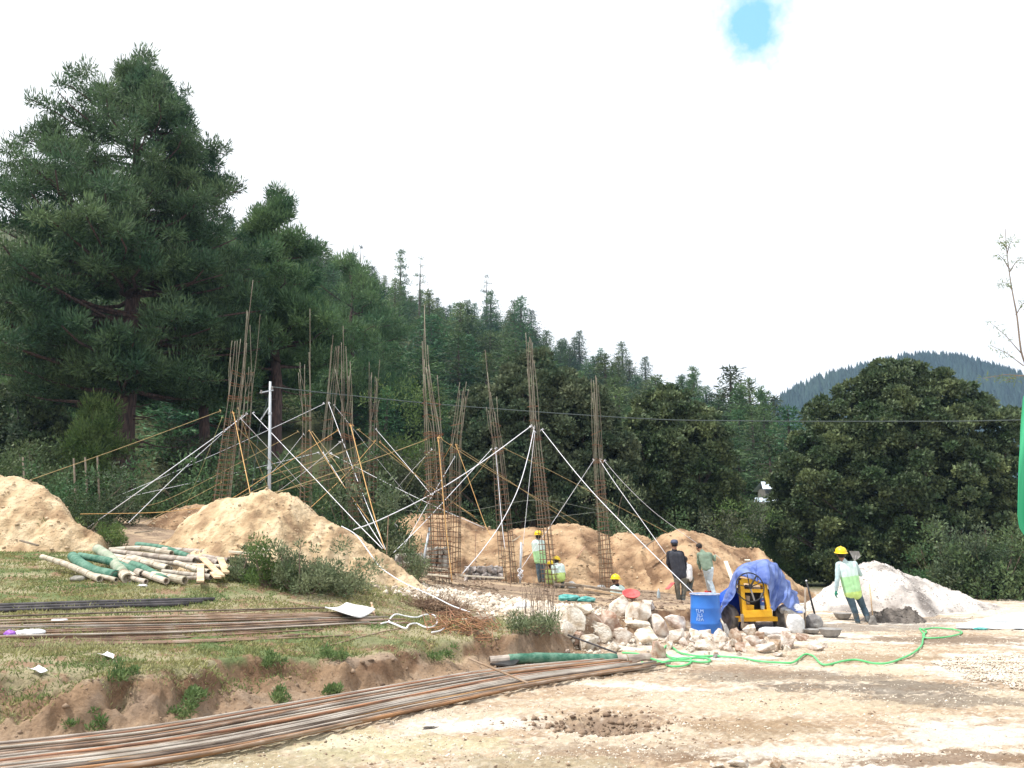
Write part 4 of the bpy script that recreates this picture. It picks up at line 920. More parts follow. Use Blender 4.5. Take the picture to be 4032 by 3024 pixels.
# ================================================================ ROPES
def rope(label, P, mat, r=.012, sag=.0, knot=True, group=None, cat='rope', tail=None, stripe=False):
    W_ = [at(*p) if len(p) == 3 else gr(*p) + Vector((0, 0, .02)) for p in P]
    if len(W_) == 2:
        L = (W_[1] - W_[0]).length; W_ = [W_[0].lerp(W_[1], t) - Vector((0, 0, sag * L * 4 * t * (1 - t))) for t in [i / 10 for i in range(11)]]
    else: W_ = curve_pts(W_, 6)
    r = r * .62; t = thing('rope', label, cat, W_[0], 0, group); o = W_[0]
    MB().tube([p - o for p in W_], r, 6).build('strand', M[mat], t, smooth=True)
    if knot:
        m = MB(); rg = np.random.default_rng(int(abs(P[0][0] * 7 + P[0][1])))
        m.ell((0, 0, 0), (r * 3.2, r * 3.2, r * 2.4), 8)
        for i in range(3):
            a = rg.uniform(0, 6.28); m.tube([(0, 0, 0), (math.cos(a) * r * 5, .0, math.sin(a) * r * 5 + r * 2), (math.cos(a) * r * 8, 0, math.sin(a) * r * 6 - r * 2)], r * .8, 5)
        m.build('knot', M[mat], t, smooth=True)
    return t
GW, GO = 'pale guy ropes staying the rebar columns', 'orange guy ropes staying the rebar columns'
WR = [
 ('white rope from the slim left column down to the grass beside the left earth heap', [(973, 1630, 26), (650, 1862, 21), (330, 2092)], .016),
 ('white rope from the slim left column to the bushes, under the lowest white rope', [(955, 1636, 26), (740, 1830, 24), (506, 2058, 19)], .012),
 ('white rope running right and down from the slim left column behind the big earth heap', [(995, 1627, 26), (1207, 1850, 22), (1396, 2050, 19.8), (1505, 2160, 18.6)], .015),
 ('upper white rope from the fanned column to the bushes at the left', [(1276, 1590, 28), (1060, 1692, 27), (700, 1853, 25.5), (410, 1975, 24)], .015),
 ('lower white rope from the fanned column middle to the bushes at the left', [(1254, 1782, 27.5), (900, 1868, 25.5), (408, 1978, 24)], .015),
 ('twisted white rope dropping from the top knot of the fanned column', [(1294, 1587, 28), (1387, 1837, 24), (1450, 2000, 21), (1518, 2163, 18.6)], .015),
 ('twisted white rope dropping from the middle knot of the fanned column', [(1273, 1782, 27.5), (1368, 1935, 23), (1512, 2160, 18.6)], .014),
 ('thin pale rope from the fanned column top sloping right behind the centre columns', [(1315, 1595, 28), (1400, 1700, 28), (1500, 1826, 29), (1664, 2022, 30)], .011),
 ('white rope from the fanned column sloping right past the tall centre column', [(1300, 1785, 27.5), (1480, 1880, 26), (1700, 1988, 25), (1905, 2078, 24.5)], .015),
 ('thin white rope from the two long bar column down to the rubble', [(1934, 1770, 24), (1820, 1895, 21), (1675, 2052, 19), (1548, 2178, 17.6)], .013),
 ('near vertical white rope hanging from the two long bar column', [(1951, 1767, 23.9), (1965, 1930, 23.5), (1975, 2050, 23), (1988, 2160, 22.6)], .015),
 ('thick white rope from the worker column sweeping left to the heap flank', [(2088, 1680, 23), (1900, 1818, 21), (1700, 1945, 19.5), (1500, 2045, 18.2), (1392, 2086, 17.6)], .019),
 ('thick sagging white rope from the worker column to the stone plinth foot', [(2103, 1686, 23), (2078, 1800, 22.2), (2040, 1925, 21.3), (1973, 2060, 20.4), (1900, 2165, 19.8), (1818, 2262, 19.3)], .018),
 ('white rope hanging from the worker column to the knotted post', [(2106, 1700, 22.8), (2085, 1890, 22.7), (2066, 2080, 22.6), (2048, 2262, 22.5)], .011),
 ('long white rope from the worker column down to the blue drum', [(2133, 1692, 23), (2300, 1900, 20), (2500, 2110, 18), (2745, 2350, 16.6)], .014),
 ('white rope from the rightmost column passing in front of the standing worker', [(2338, 1812, 23.5), (2181, 2050, 23.4), (2130, 2124, 23.2), (2054, 2236, 22.8)], .012),
 ('white rope from the rightmost column to the man in the dark vest', [(2362, 1812, 23.5), (2420, 1900, 22.8), (2520, 2040, 22), (2622, 2182, 21.2)], .013),
 ('outermost white rope from the rightmost column over the rounded orange heap', [(2380, 1815, 23.5), (2454, 1900, 23.4), (2560, 2003, 23.6), (2660, 2080, 24), (2745, 2140, 24.3)], .012)]
WR += [
 ('thin white rope from the leftmost column sloping right to the upright column foot', [(950, 1650, 21.4), (1080, 1790, 23), (1200, 1925, 24.8)], .011),
 ('thin white rope from the upright column sloping left to the slim left column foot', [(1195, 1710, 25), (1080, 1850, 25.5), (950, 1960, 26)], .011),
 ('thin white rope from the plain back column top to the centre column cage', [(1480, 1690, 28), (1600, 1830, 24), (1700, 1950, 19.4)], .011),
 ('thin white rope from the left leaning column sloping left past the upright column', [(1340, 1740, 21.4), (1210, 1850, 23), (1080, 1945, 25)], .011),
 ('thin white rope from the thinner column sloping left to the plinth wall', [(1790, 1800, 23.4), (1680, 1990, 21), (1580, 2170, 19.4)], .010),
 ('thin white rope from the tall centre column back to the plain back column foot', [(1700, 1770, 19), (1590, 1890, 23), (1480, 2030, 28)], .010)]
for lb, P, r in WR: rope(lb, P, 'rope_white', r, group=GW)
OR = [
 ('yellow rope running far left from the leftmost column over the left heap', [(868, 1618, 21.4), (500, 1755, 20), (96, 1898, 18.7), (0, 1930, 18.5)], 'rope_yellow', .013),
 ('orange rope dropping steeply from the leftmost column to the big heap', [(919, 1627, 21.2), (950, 1775, 19.5), (988, 1955, 17.2)], 'rope_orange', .016),
 ('dull yellow rope from the leftmost column down to the foot of the silver pole', [(937, 1609, 21.5), (990, 1760, 22), (1058, 1925, 23)], 'rope_yellow', .011),
 ('thin green yellow rope going left from the leftmost column to the undergrowth', [(874, 1645, 21.5), (800, 1830, 22), (732, 1990, 23)], 'rope_green', .010),
 ('thick orange rope dropping from the left leaning column to the heap foot', [(1381, 1677, 21.3), (1420, 1830, 19.6), (1465, 2000, 18), (1515, 2165, 17)], 'rope_orange', .018),
 ('orange rope from the left leaning column crossing to the leftmost column foot', [(1330, 1695, 21.4), (1074, 1858, 20), (880, 1978, 19.4), (700, 2010, 19.2), (560, 2020, 19.2), (316, 2024, 18.8)], 'rope_orange', .013),
 ('orange rope from the upright column sloping left behind the leftmost column', [(1173, 1700, 25), (700, 1948, 23.5), (524, 2003, 23)], 'rope_yellow', .013),
 ('orange rope from the upright column sloping right to the left leaning column foot', [(1218, 1695, 24.9), (1310, 1850, 23), (1455, 2052, 20.5)], 'rope_orange', .014),
 ('dull orange rope from the upright column, upper of its two right hand ropes', [(1230, 1700, 24.9), (1350, 1860, 24), (1400, 1935, 23.6), (1500, 2070, 22.6)], 'rope_yellow', .011),
 ('orange rope from the plain back column sloping far left to the big heap', [(1432, 1743, 28), (1150, 1870, 25), (900, 1975, 21)], 'rope_yellow', .014),
 ('orange rope from the plain back column to the flank of the big heap', [(1477, 1737, 27.8), (1360, 1870, 24), (1224, 1998, 19.6)], 'rope_orange', .014),
 ('orange rope from the plain back column sloping right behind the centre column', [(1495, 1740, 28), (1680, 1905, 27), (1870, 2035, 26)], 'rope_orange', .014),
 ('orange rope from the left leaning column sloping right past the centre column', [(1411, 1692, 21.4), (1560, 1812, 22), (1700, 1918, 23), (1890, 2055, 24.5)], 'rope_yellow', .013),
 ('long yellow rope from the tall centre column sloping left to the big heap top', [(1680, 1731, 18.9), (1500, 1797, 18.7), (1260, 1880, 18.2), (1073, 1945, 17.4)], 'rope_yellow', .012),
 ('thick orange rope hanging down the front of the tall centre column', [(1726, 1725, 18.7), (1737, 1860, 18.4), (1753, 2050, 18), (1780, 2290, 17.4)], 'rope_orange', .018),
 ('orange rope from the tall centre column sloping far right to the orange heap', [(1741, 1731, 18.9), (1870, 1815, 20), (2060, 1930, 22), (2277, 2055, 25)], 'rope_yellow', .012),
 ('short orange rope from the thinner column down to the left behind the cage', [(1777, 1752, 23.4), (1710, 1875, 25), (1639, 2020, 27)], 'rope_orange', .012),
 ('orange rope from the thinner column falling right to the pad', [(1795, 1752, 23.3), (1850, 1900, 22.6), (1904, 2050, 21.8), (1935, 2115, 21.4)], 'rope_orange', .014),
 ('orange rope from the thinner column sloping far right under its twin', [(1807, 1765, 23.4), (2000, 1890, 24), (2247, 2060, 25.4)], 'rope_yellow', .012),
 ('orange rope from the two long bar column sloping right to the rounded heap', [(1982, 1764, 24), (2200, 1870, 25), (2494, 2026, 26), (2629, 2098, 26.2)], 'rope_yellow', .012),
 ('thin green rope strung between the heaps behind the columns, upper one', [(1235, 2010, 25), (1375, 1986, 26), (1646, 2013, 26), (1840, 2012, 25), (2108, 1969, 23.3), (2354, 2008, 23.6)], 'rope_thin', .008),
 ('thin green rope strung between the two rightmost columns, lower one', [(1990, 2064, 24), (2150, 2040, 23.6), (2351, 2016, 23.6)], 'rope_thin', .008)]
OR += [
 ('dull yellow rope from the slim left column foot crossing right to the left leaning column', [(1000, 1890, 25), (1200, 1830, 23.5), (1372, 1770, 21.6)], 'rope_yellow', .012),
 ('dull yellow rope from the leftmost column sloping right to the upright column foot', [(940, 1690, 21.4), (1080, 1830, 23), (1212, 1960, 24.6)], 'rope_yellow', .012),
 ('pale yellow rope from the plain back column sloping left low over the big heap', [(1450, 1850, 27.8), (1240, 1900, 24), (1073, 1940, 20)], 'rope_yellow', .012),
 ('dull yellow rope from the fanned column sloping right to the plain back column foot', [(1295, 1790, 27.8), (1400, 1900, 27.5), (1500, 2010, 27)], 'rope_yellow', .012),
 ('thin green yellow rope from the plain back column down left towards the heap', [(1440, 1800, 27.8), (1330, 1920, 25), (1260, 2010, 22)], 'rope_green', .011),
 ('thin green yellow rope crossing low between the centre column and the plain back one', [(1680, 1790, 19), (1600, 1920, 22), (1510, 2050, 26)], 'rope_green', .011),
 ('dull yellow rope from the two long bar column sloping left past the thinner column', [(1945, 1780, 24), (1850, 1900, 24.6), (1700, 2060, 25.6)], 'rope_yellow', .011),
 ('dull yellow rope from the leftmost column foot sloping left over the small red heap', [(872, 1900, 21.4), (700, 1990, 21), (560, 2060, 20.6)], 'rope_yellow', .011)]
for lb, P, m, r in OR: rope(lb, P, m, r, group=GO if m != 'rope_thin' else None)
rope('pale blue rope lying down the right flank of the big earth heap onto the grass', [(1345, 2072, 16.5), (1400, 2105, 16.2), (1450, 2170, 15.7), (1490, 2225, 15.3), (1530, 2258, 14.9), (1600, 2300, 14.4), (1700, 2345, 14), (1780, 2385, 13.7), (1850, 2410, 13.4)], 'rope_white', .016, knot=False)
# --- silver pole and its wires
pY = 23.5; b = at(1068, 1960, pY); b.z = min(b.z, hz1(b.x, pY)); tp = at(1064, 1502, pY)
t = thing('utility_pole', 'silver metal utility pole standing behind the big pale earth heap', 'utility pole', b)
h = tp.z - b.z
MB().tube([(0, 0, -.3), (0, 0, h * .45), (0, 0, h)], [.058, .048, .036], 14).build('pole', M['steel'], t, smooth=True)
t.rotation_euler = (0, math.atan2(tp.x - b.x, h), 0)
m = MB(); m.tube([(0, 0, h * .42), (0, 0, h * .44)], [.070, .070], 14); m.tube([(0, 0, h * .78), (0, 0, h * .795)], [.056, .056], 14); m.build('band', M['steel'], t)
MB().bar((-.30, -.02, h - .33), (.10, -.02, h - .27), .035, .035).build('cross_arm', M['steel'], t)
for i, x in enumerate((-.26, .07)):
    m = MB(); m.lathe([(.02, 0), (.035, .02), (.025, .05), (.035, .08), (.02, .11)], (x, -.02, h - .36 + (.1 if x > 0 else 0)), 8); m.build('insulator', M['rock_grey'], t, smooth=True)
MB().bar((-.28, .02, h - 1.15), (-.02, .02, h - .75), .03, .03).build('brace', M['steel'], t)
def wire(label, P, r=.012):
    W_ = curve_pts([at(*p) for p in P], 8); o = W_[0]
    tag(MB().tube(W_, r, 5).build('power_line', M['wire'], org=o, smooth=True), label, 'power line')
wire('thick dark power line crossing the picture from the silver pole to the right edge', [(1072, 1524, 23.5), (1363, 1556, 24), (1800, 1598, 24.5), (2500, 1647, 25), (2900, 1657, 25), (3500, 1659, 25), (4032, 1653, 25), (5200, 1610, 25)], .016)
wire('thin dark stay wire hanging beside the silver pole', [(1058, 1560, 23.5), (1020, 1700, 23.4), (1000, 1860, 23.3), (985, 1960, 23.2)], .008)
# ================================================================ LOOSE REBARS
def bars(n, L0, L1, W0, W1, label, group, r, seed, mats, pile=.035, bend=.5, mid=None, jit=.12, ext0=0, ext1=.15):
    """n long bars lying side by side between line L (one end: two corners) and line R (the other end)"""
    rg = np.random.default_rng(seed); o_ = []
    for i in range(n):
        f = (i + .5) / n + rg.normal() * .02; f = min(max(f, 0), 1)
        a = L0.lerp(L1, f); c = W0.lerp(W1, min(max(f + rg.normal() * jit, 0), 1)); d = (c - a)
        a = a - d * rg.uniform(0, ext0); c = c + d * rg.normal() * ext1 * .3
        P = []
        for k in range(15):
            s = k / 14; p = a.lerp(c, s); side = Vector((-d.y, d.x, 0)).normalized()
            if mid is not None: p = p + side * mid * 4 * s * (1 - s)
            p = p + side * rg.normal() * .004 + side * (.05 * bend * math.sin(s * 3.1 * (1 + rg.random() * .1) + i))
            P.append(p)
        z = H(np.array([p.x for p in P]), np.array([p.y for p in P]), False)
        lay = pile * rg.random(); zz = np.array(z) + r + lay
        zz = np.convolve(np.concatenate([[zz[0]] * 2, zz, [zz[-1]] * 2]), [.15, .22, .26, .22, .15], 'valid')
        P = [Vector((p.x, p.y, max(q, float(z_) + r * .6))) for p, q, z_ in zip(P, zz, z)]
        ob = MB().tube(P, r, 7).build('rebar', M[mats[rg.integers(len(mats))]], org=P[0], smooth=True)
        tag(ob, label, 'rebar', group); o_.append(ob)
    return o_
A = gz(-900, 3010); A2 = gz(-900, 3420); B = gz(2360, 2610); B2 = gz(2700, 2622)
def strands(n, up, lo, label, group, r, seed, mats, pile=.04):
    rg = np.random.default_rng(seed); m = len(up)
    for i in range(n):
        f = (i + .5) / n; f0 = min(max(f + rg.normal() * .06, 0), 1); f1 = min(max(f + rg.normal() * .06, 0), 1)
        P = [up[k].lerp(lo[k], f0 + (f1 - f0) * k / (m - 1) + rg.normal() * .02) for k in range(m)]
        P[-1] = P[-2].lerp(P[-1], rg.uniform(.75, 1.0)); P = curve_pts(P, 5)
        lay = pile * rg.random(); z = H(np.array([p.x for p in P]), np.array([p.y for p in P]), False)
        P = [Vector((p.x, p.y, float(z_) + r + lay)) for p, z_ in zip(P, z)]
        tag(MB().tube(P, r, 7).build('rebar', M[mats[rg.integers(len(mats))]], org=P[0], smooth=True), label, 'rebar', group)
strands(64, [gz(-500, 3006), gz(0, 2958), gz(600, 2888), gz(1100, 2795), gz(1700, 2688), gz(2050, 2640), gz(2400, 2607)], [gz(-500, 3190), gz(0, 3112), gz(600, 3030), gz(1100, 2938), gz(1700, 2800), gz(2200, 2700), gz(2655, 2628)], 'long ribbed rusty rebar in the wide bundle across the foreground', 'rebars in the foreground bundle', .0125, 21, ['rebar', 'rebar_dark', 'rebar_grey', 'rebar_grey', 'rebar_grey', 'rebar', 'rebar_rust', 'rebar', 'rebar_rust'], .055)
bars(0, gz(-260, 2905) + Vector((-2.0, -.8, 0)), gz(-260, 3075) + Vector((-2.0, -1.0, 0)), gz(2330, 2606), gz(2600, 2626), 'long ribbed rusty rebar in the wide bundle across the foreground', 'rebars in the foreground bundle', .0125, 21, ['rebar', 'rebar', 'rebar_grey', 'rebar_grey', 'rebar_rust'], .045, .5, -.28, .05, 0, .10)
def ln(u, v): return gr(u, v)
bars(26, ln(-40, 2475) + Vector((-1.5, -.3, 0)), ln(-40, 2570) + Vector((-1.5, -.3, 0)), ln(1400, 2415), ln(1480, 2470), 'long dark rebar in the bundle lying across the grass', 'rebars in the bundle on the grass', .0115, 22, ['rebar', 'rebar_dark', 'rebar', 'rebar_grey'], .06, .9, -.05, .1, 0, .2)
bars(10, ln(-40, 2560) + Vector((-1.5, -.3, 0)), ln(-40, 2600) + Vector((-1.5, -.3, 0)), ln(1150, 2480), ln(1250, 2510), 'dark rebar strewn loosely along the near side of the grass bundle', 'stray rebars beside the grass bundle', .010, 23, ['rebar'], .01, 1.2, 0, .3, 0, .3)
for i, (p, lb) in enumerate([([(0, 2468), (500, 2440), (1100, 2405), (1300, 2398)], 'single thin yellowish rebar on the grass just behind the grass bundle'), ([(350, 2480), (800, 2440), (1290, 2415)], 'short thin rebar on the grass touching the white paper corner'), ([(1140, 2375), (1280, 2402)], 'short stick like rebar on the grass above the white board'), ([(1270, 2555), (1520, 2490), (1700, 2462)], 'single bent rebar lying from the rusty stirrups towards the bank lip')]):
    P = [ln(*q) + Vector((0, 0, .02)) for q in p]; P = curve_pts(P, 5) if len(P) > 2 else P
    tag(MB().tube(P, .009, 6).build('rebar', M['rebar'], org=P[0], smooth=True), lb, 'rebar')
GP = 'black pipes lying on the grass'
for i, (v0, v1, u1, r, lb) in enumerate([(2392, 2366, 845, .028, 'black plastic pipe on the grass, farthest of the three'), (2402, 2376, 800, .028, 'black plastic pipe on the grass, middle one of the three'), (2411, 2386, 740, .026, 'shortest black plastic pipe on the grass, nearest of the three')]):
    P = [ln(-250, v0 + 8), ln(0, v0), ln(400, (v0 + v1) / 2 - 1), ln(u1, v1)]; P = [p + Vector((0, 0, r)) for p in P]
    tag(MB().tube(curve_pts(P, 5), r, 10).build('pipe', M['pipe_black'], org=P[0], smooth=True), lb, 'pipe', GP)
# slanted dark bar over the foreground bundle, and the rod by the rocks
P = [gz(1845, 2592, .28), gz(2080, 2690, .06)]; tag(MB().tube(P, .013, 7).build('rebar', M['rebar'], org=P[0]), 'short dark bar leaning from the bank across the foreground rebars', 'rebar')
P = [gz(2235, 2500, .30), gz(2430, 2572, .05)]; tag(MB().tube(P, .014, 7).build('rod', M['pipe_black'], org=P[0]), 'dark rod leaning on the rocks behind the green wrapped bamboo', 'rod')
P = [gr(388, 2152), gr(388, 2152) + Vector((0, 0, .44))]; tag(MB().tube(P, .011, 6).build('stake', M['rebar'], org=P[0]), 'thin upright rusty stake behind the bamboo pile', 'stake')
# more upright stakes round the pad
for (u, v, hh, Y, lb) in [(1520, 2210, .95, 17.2, 'thin rusty stake standing in the flank of the big heap near the rope foot'), (1608, 2195, .5, 20, 'short rusty stake left of the stone plinth'), (1653, 2240, .8, 19.5, 'bent rusty stake leaning against the stone plinth'), (1870, 2170, .5, 22, 'thin stake behind the low stone wall'), (2010, 2240, .6, 22, 'thin stake right of the two long bar column'), (2575, 2290, 1.2, 26, 'thin dark stake in the rounded heap')]:
    p = at(u, v, Y); P = [Vector((p.x, p.y, min(p.z, hz1(p.x, p.y)) - .1)), p + Vector((.02, 0, hh))]
    tag(MB().tube(P, .010, 6).build('stake', M['rebar'], org=P[0]), lb, 'stake')
# --- rusty stirrup stack
rg = np.random.default_rng(5); c0 = gr(1800, 2490)
for i in range(46):
    a = rg.normal() * .35 + (0.2 if i % 2 else .7); cx = c0.x + rg.uniform(-.35, .48); cy = c0.y + rg.uniform(-.18, .45); z = hz1(cx, cy) + .03 + .22 * rg.random() * (1 - abs(cx - c0.x) / .9)
    w, d = .30, .22; P = []
    for px, py in [(-1, -1), (1, -1), (1, 1), (-1, 1), (-1, -.8)]:
        x, y = px * w / 2, py * d / 2; P.append((cx + x * math.cos(a) - y * math.sin(a), cy + x * math.sin(a) + y * math.cos(a), z + px * rg.normal() * .05 + py * .06))
    m = MB()
    for q, s in zip(P[:-1], P[1:]): m.tube([q, s], .0065, 5)
    tag(m.build('stirrup', M['rebar_rust'], org=(cx, cy, z)), 'rusty bent steel stirrup in the tangled pile on the terrace edge', 'stirrup', 'rusty stirrups in the tangled pile')
# --- wavy white pipe
P = [(1500, 2465), (1520, 2455), (1555, 2462), (1600, 2480), (1640, 2440), (1560, 2425)]
def ground_tube(label, pts, r, mat, name, cat, lift=None, n=8):
    W_ = [ln(u, v) + Vector((0, 0, r + .022)) for i, (u, v) in enumerate(pts)]
    return tag(MB().tube(curve_pts(W_, 7), r, n).build(name, M[mat], org=W_[0], smooth=True), label, cat)
ground_tube('thin white flexible pipe lying in waves on the grass, front loop', [(1500, 2466), (1530, 2460), (1560, 2470), (1597, 2484), (1610, 2470), (1640, 2464), (1670, 2478), (1700, 2480), (1720, 2462), (1716, 2440), (1700, 2428), (1670, 2430), (1640, 2440), (1600, 2436), (1560, 2428), (1540, 2440), (1530, 2458)], .013, 'white', 'flexible_pipe', 'pipe')
ground_tube('short white pipe offcut at the right of the wavy white pipe', [(1700, 2500), (1735, 2492), (1766, 2470)], .012, 'white', 'flexible_pipe', 'pipe')
# --- white foam board and litter
def slab(name, label, cat, corners, th, mat, lift=.02, bend=0, seed=0, n=14):
    a, b, c, d = [ln(*q) + Vector((0, 0, lift)) for q in corners]; V = []; N_ = n; F = []
    for k in (0, 1):
        for i in range(N_):
            for j in range(N_):
                s, t = i / (N_ - 1), j / (N_ - 1); p = a.lerp(b, s).lerp(d.lerp(c, s), t)
                p = p + Vector((0, 0, bend * (4 * (s - .5) ** 2) + th * k + .3 * abs(bend) * (float(vn(s * 3 + seed, t * 3, 0, 4)) - .5))); V.append(p)
    for k in (0, 1):
        for i in range(N_ - 1):
            for j in range(N_ - 1):
                q = k * N_ * N_ + i * N_ + j; f = (q, q + 1, q + N_ + 1, q + N_); F.append(f if k else f[::-1])
    bd = [i for i in range(N_)] + [i * N_ + N_ - 1 for i in range(1, N_)] + [(N_ - 1) * N_ + j for j in range(N_ - 2, -1, -1)] + [i * N_ for i in range(N_ - 2, 0, -1)]
    for i in range(len(bd)): F.append((bd[i], bd[(i + 1) % len(bd)], bd[(i + 1) % len(bd)] + N_ * N_, bd[i] + N_ * N_))
    m = MB(); m.V = V; m.F = F; return tag(m.build(name, M[mat], org=a), label, cat)
slab('foam_board', 'white foam board resting over the right end of the grass rebar bundle', 'board', [(1278, 2424), (1362, 2408), (1475, 2432), (1390, 2462)], .02, 'white', .07, .05)
def lump(name, label, cat, c, size, mat, seed=0, n=22, amp=.35, org=None, fq=2.5, rz=0, boxy=0.0, parent=None, sink=.2):
    """crumpled closed body (sack, bag, stone heap ...) resting on the ground"""
    m = MB(); m.ell((0, 0, 0), (1, 1, 1), n); V = np.array(m.V)
    if boxy: V = np.sign(V) * np.abs(V) ** (1 - boxy)
    d = 1 + amp * (fbm(V[:, 0] * fq + seed, V[:, 1] * fq, V[:, 2] * fq, seed, 4) - .5) * 2
    V = V * d[:, None]; cr, sr = math.cos(rz), math.sin(rz)
    V = V * (np.array(size) / 2); V = np.stack([V[:, 0] * cr - V[:, 1] * sr, V[:, 0] * sr + V[:, 1] * cr, V[:, 2]], 1)
    V[:, 2] = np.maximum(V[:, 2], -size[2] * (.5 - sink)) + size[2] * (.5 - sink)
    m.V = [tuple(v) for v in V]; o = m.build(name, M[mat], parent, smooth=True); o.location = c
    return tag(o, label, cat) if label else o
def gl(name, label, cat, u, v, wpx, hpx, mat, seed=0, dk=.7, Y=None, **kw):
    p = gr(u, v) if Y is None else grY(u, Y); k = ppm(p.y); return lump(name, label, cat, p, (wpx / k, dk * wpx / k, hpx / k), mat, seed, **kw)
gl('plastic_bag', 'crumpled white plastic bag on the grass beside the purple one', 'plastic bag', 112, 2503, 105, 28, 'white', 3, amp=.5)
gl('plastic_bag', 'crumpled purple plastic bag at the left edge of the grass', 'plastic bag', 38, 2506, 45, 26, 'purple', 4, amp=.5)
gl('foam_block', 'small white foam block on the grass behind the grass rebar bundle', 'foam block', 232, 2455, 50, 20, 'white', 5, amp=.1, boxy=.7)
slab('paper_sheet', 'white paper scrap lying on the grass below the grass rebar bundle', 'paper', [(382, 2592), (420, 2585), (448, 2600), (440, 2611)], .004, 'white', .03, .02)
slab('paper_sheet', 'cream paper scrap on the grass near the bank lip at the left', 'paper', [(105, 2652), (150, 2640), (185, 2662), (140, 2666)], .004, 'white', .03, .02)
slab('wood_chip', 'pale split wood piece lying on the tip of the grass terrace', 'wood piece', [(2060, 2486), (2122, 2474), (2126, 2480), (2062, 2491)], .02, 'wood', .03)
gl('stone', 'grey brown stone on the grass in front of the bamboo pile', 'stone', 305, 2288, 60, 26, 'mortar_stone', 6, amp=.2)
gl('stone', 'dark blackened boulder at the right end of the bamboo pile', 'stone', 975, 2278, 75, 62, 'rock_grey', 7, amp=.3)
gl('foam_block', 'white scrap on the grass below the bamboo ends', 'litter', 560, 2310, 38, 12, 'white', 8, amp=.5)
slab('charred_bag', 'torn blackened cement bag under the green wrapped bamboo', 'bag', [(1930, 2632), (1985, 2612), (2045, 2618), (2000, 2640)], .02, 'black', .02, .03, 3)
gl('ash_pile', 'little pile of dark ash in front of the rebar bundle', 'ash pile', 1705, 2868, 84, 12, 'ash', 9, amp=.6, fq=5, sink=.48, n=50)
# --- bamboo pile
def bamboo(label, pts, rpx, mat='bamboo', wrap=None, hollow=True, group='bamboo poles in the pile', taper=.85, nodes=True):
    """pts (u, v, Y); wrap: (start fraction, end fraction, material) of net wrapped round the pole"""
    W_ = curve_pts([at(*p) for p in pts], 6) if len(pts) > 2 else [at(*pts[0]).lerp(at(*pts[1]), i / 8) for i in range(9)]
    for p in W_: p.z = max(p.z, hz1(p.x, p.y) + .02)
    r = rpx / ppm(W_[-1].y); n = len(W_); o = W_[0].copy(); t = thing('bamboo_pole', label, 'bamboo pole', o, 0, group)
    P = [p - o for p in W_]; rs = [r * (taper + (1 - taper) * i / (n - 1)) for i in range(n)]
    m = MB(); m.tube(P, rs, 12, False)
    for e, q in ((0, 1), (n - 1, n - 2)):       # open ends: rim and a recess
        d = (P[e] - P[q]).normalized(); x = d.orthogonal().normalized(); y = d.cross(x); b0 = len(m.V)
        V = [P[e] + (x * math.cos(a) + y * math.sin(a)) * rs[e] * k - d * dd for (k, dd) in ((1.0, 0), (.74, 0), (.72, .10)) for a in [2 * math.pi * i / 12 for i in range(12)]] + [P[e] - d * .10]
        F = [(j * 12 + i, j * 12 + (i + 1) % 12, (j + 1) * 12 + (i + 1) % 12, (j + 1) * 12 + i) for j in range(2) for i in range(12)] + [(24 + i, 24 + (i + 1) % 12, 36) for i in range(12)]
        m.add(V, F)
    m.build('culm', M[mat], t, smooth=False)
    if nodes:
        m = MB(); L = sum((P[i + 1] - P[i]).length for i in range(n - 1)); k = max(2, int(L / .34))
        for j in range(1, k):
            s = j / k * (n - 1); i = int(s); f = s - i
            if wrap and wrap[0] <= j / k <= wrap[1]: continue
            c = P[i].lerp(P[i + 1], f); d = (P[i + 1] - P[i]).normalized() * .008; rr = rs[i] * 1.06; m.tube([c - d, c + d], [rr, rr], 12)
        if m.V: m.build('node_ring', M['node'], t)
    if wrap:
        a, b = int(wrap[0] * (n - 1)), int(math.ceil(wrap[1] * (n - 1))); rg = np.random.default_rng(int(rpx * 100 + pts[0][0]))
        m = MB(); m.tube(P[a:b + 1], [q * 1.12 * (1 + rg.normal() * .03) for q in rs[a:b + 1]], 12)
        m.build('net_wrap', M[wrap[2]], t, smooth=True)
    return t
bY = lambda v: 13.1 + (2292 - v) / 110 * 1.9
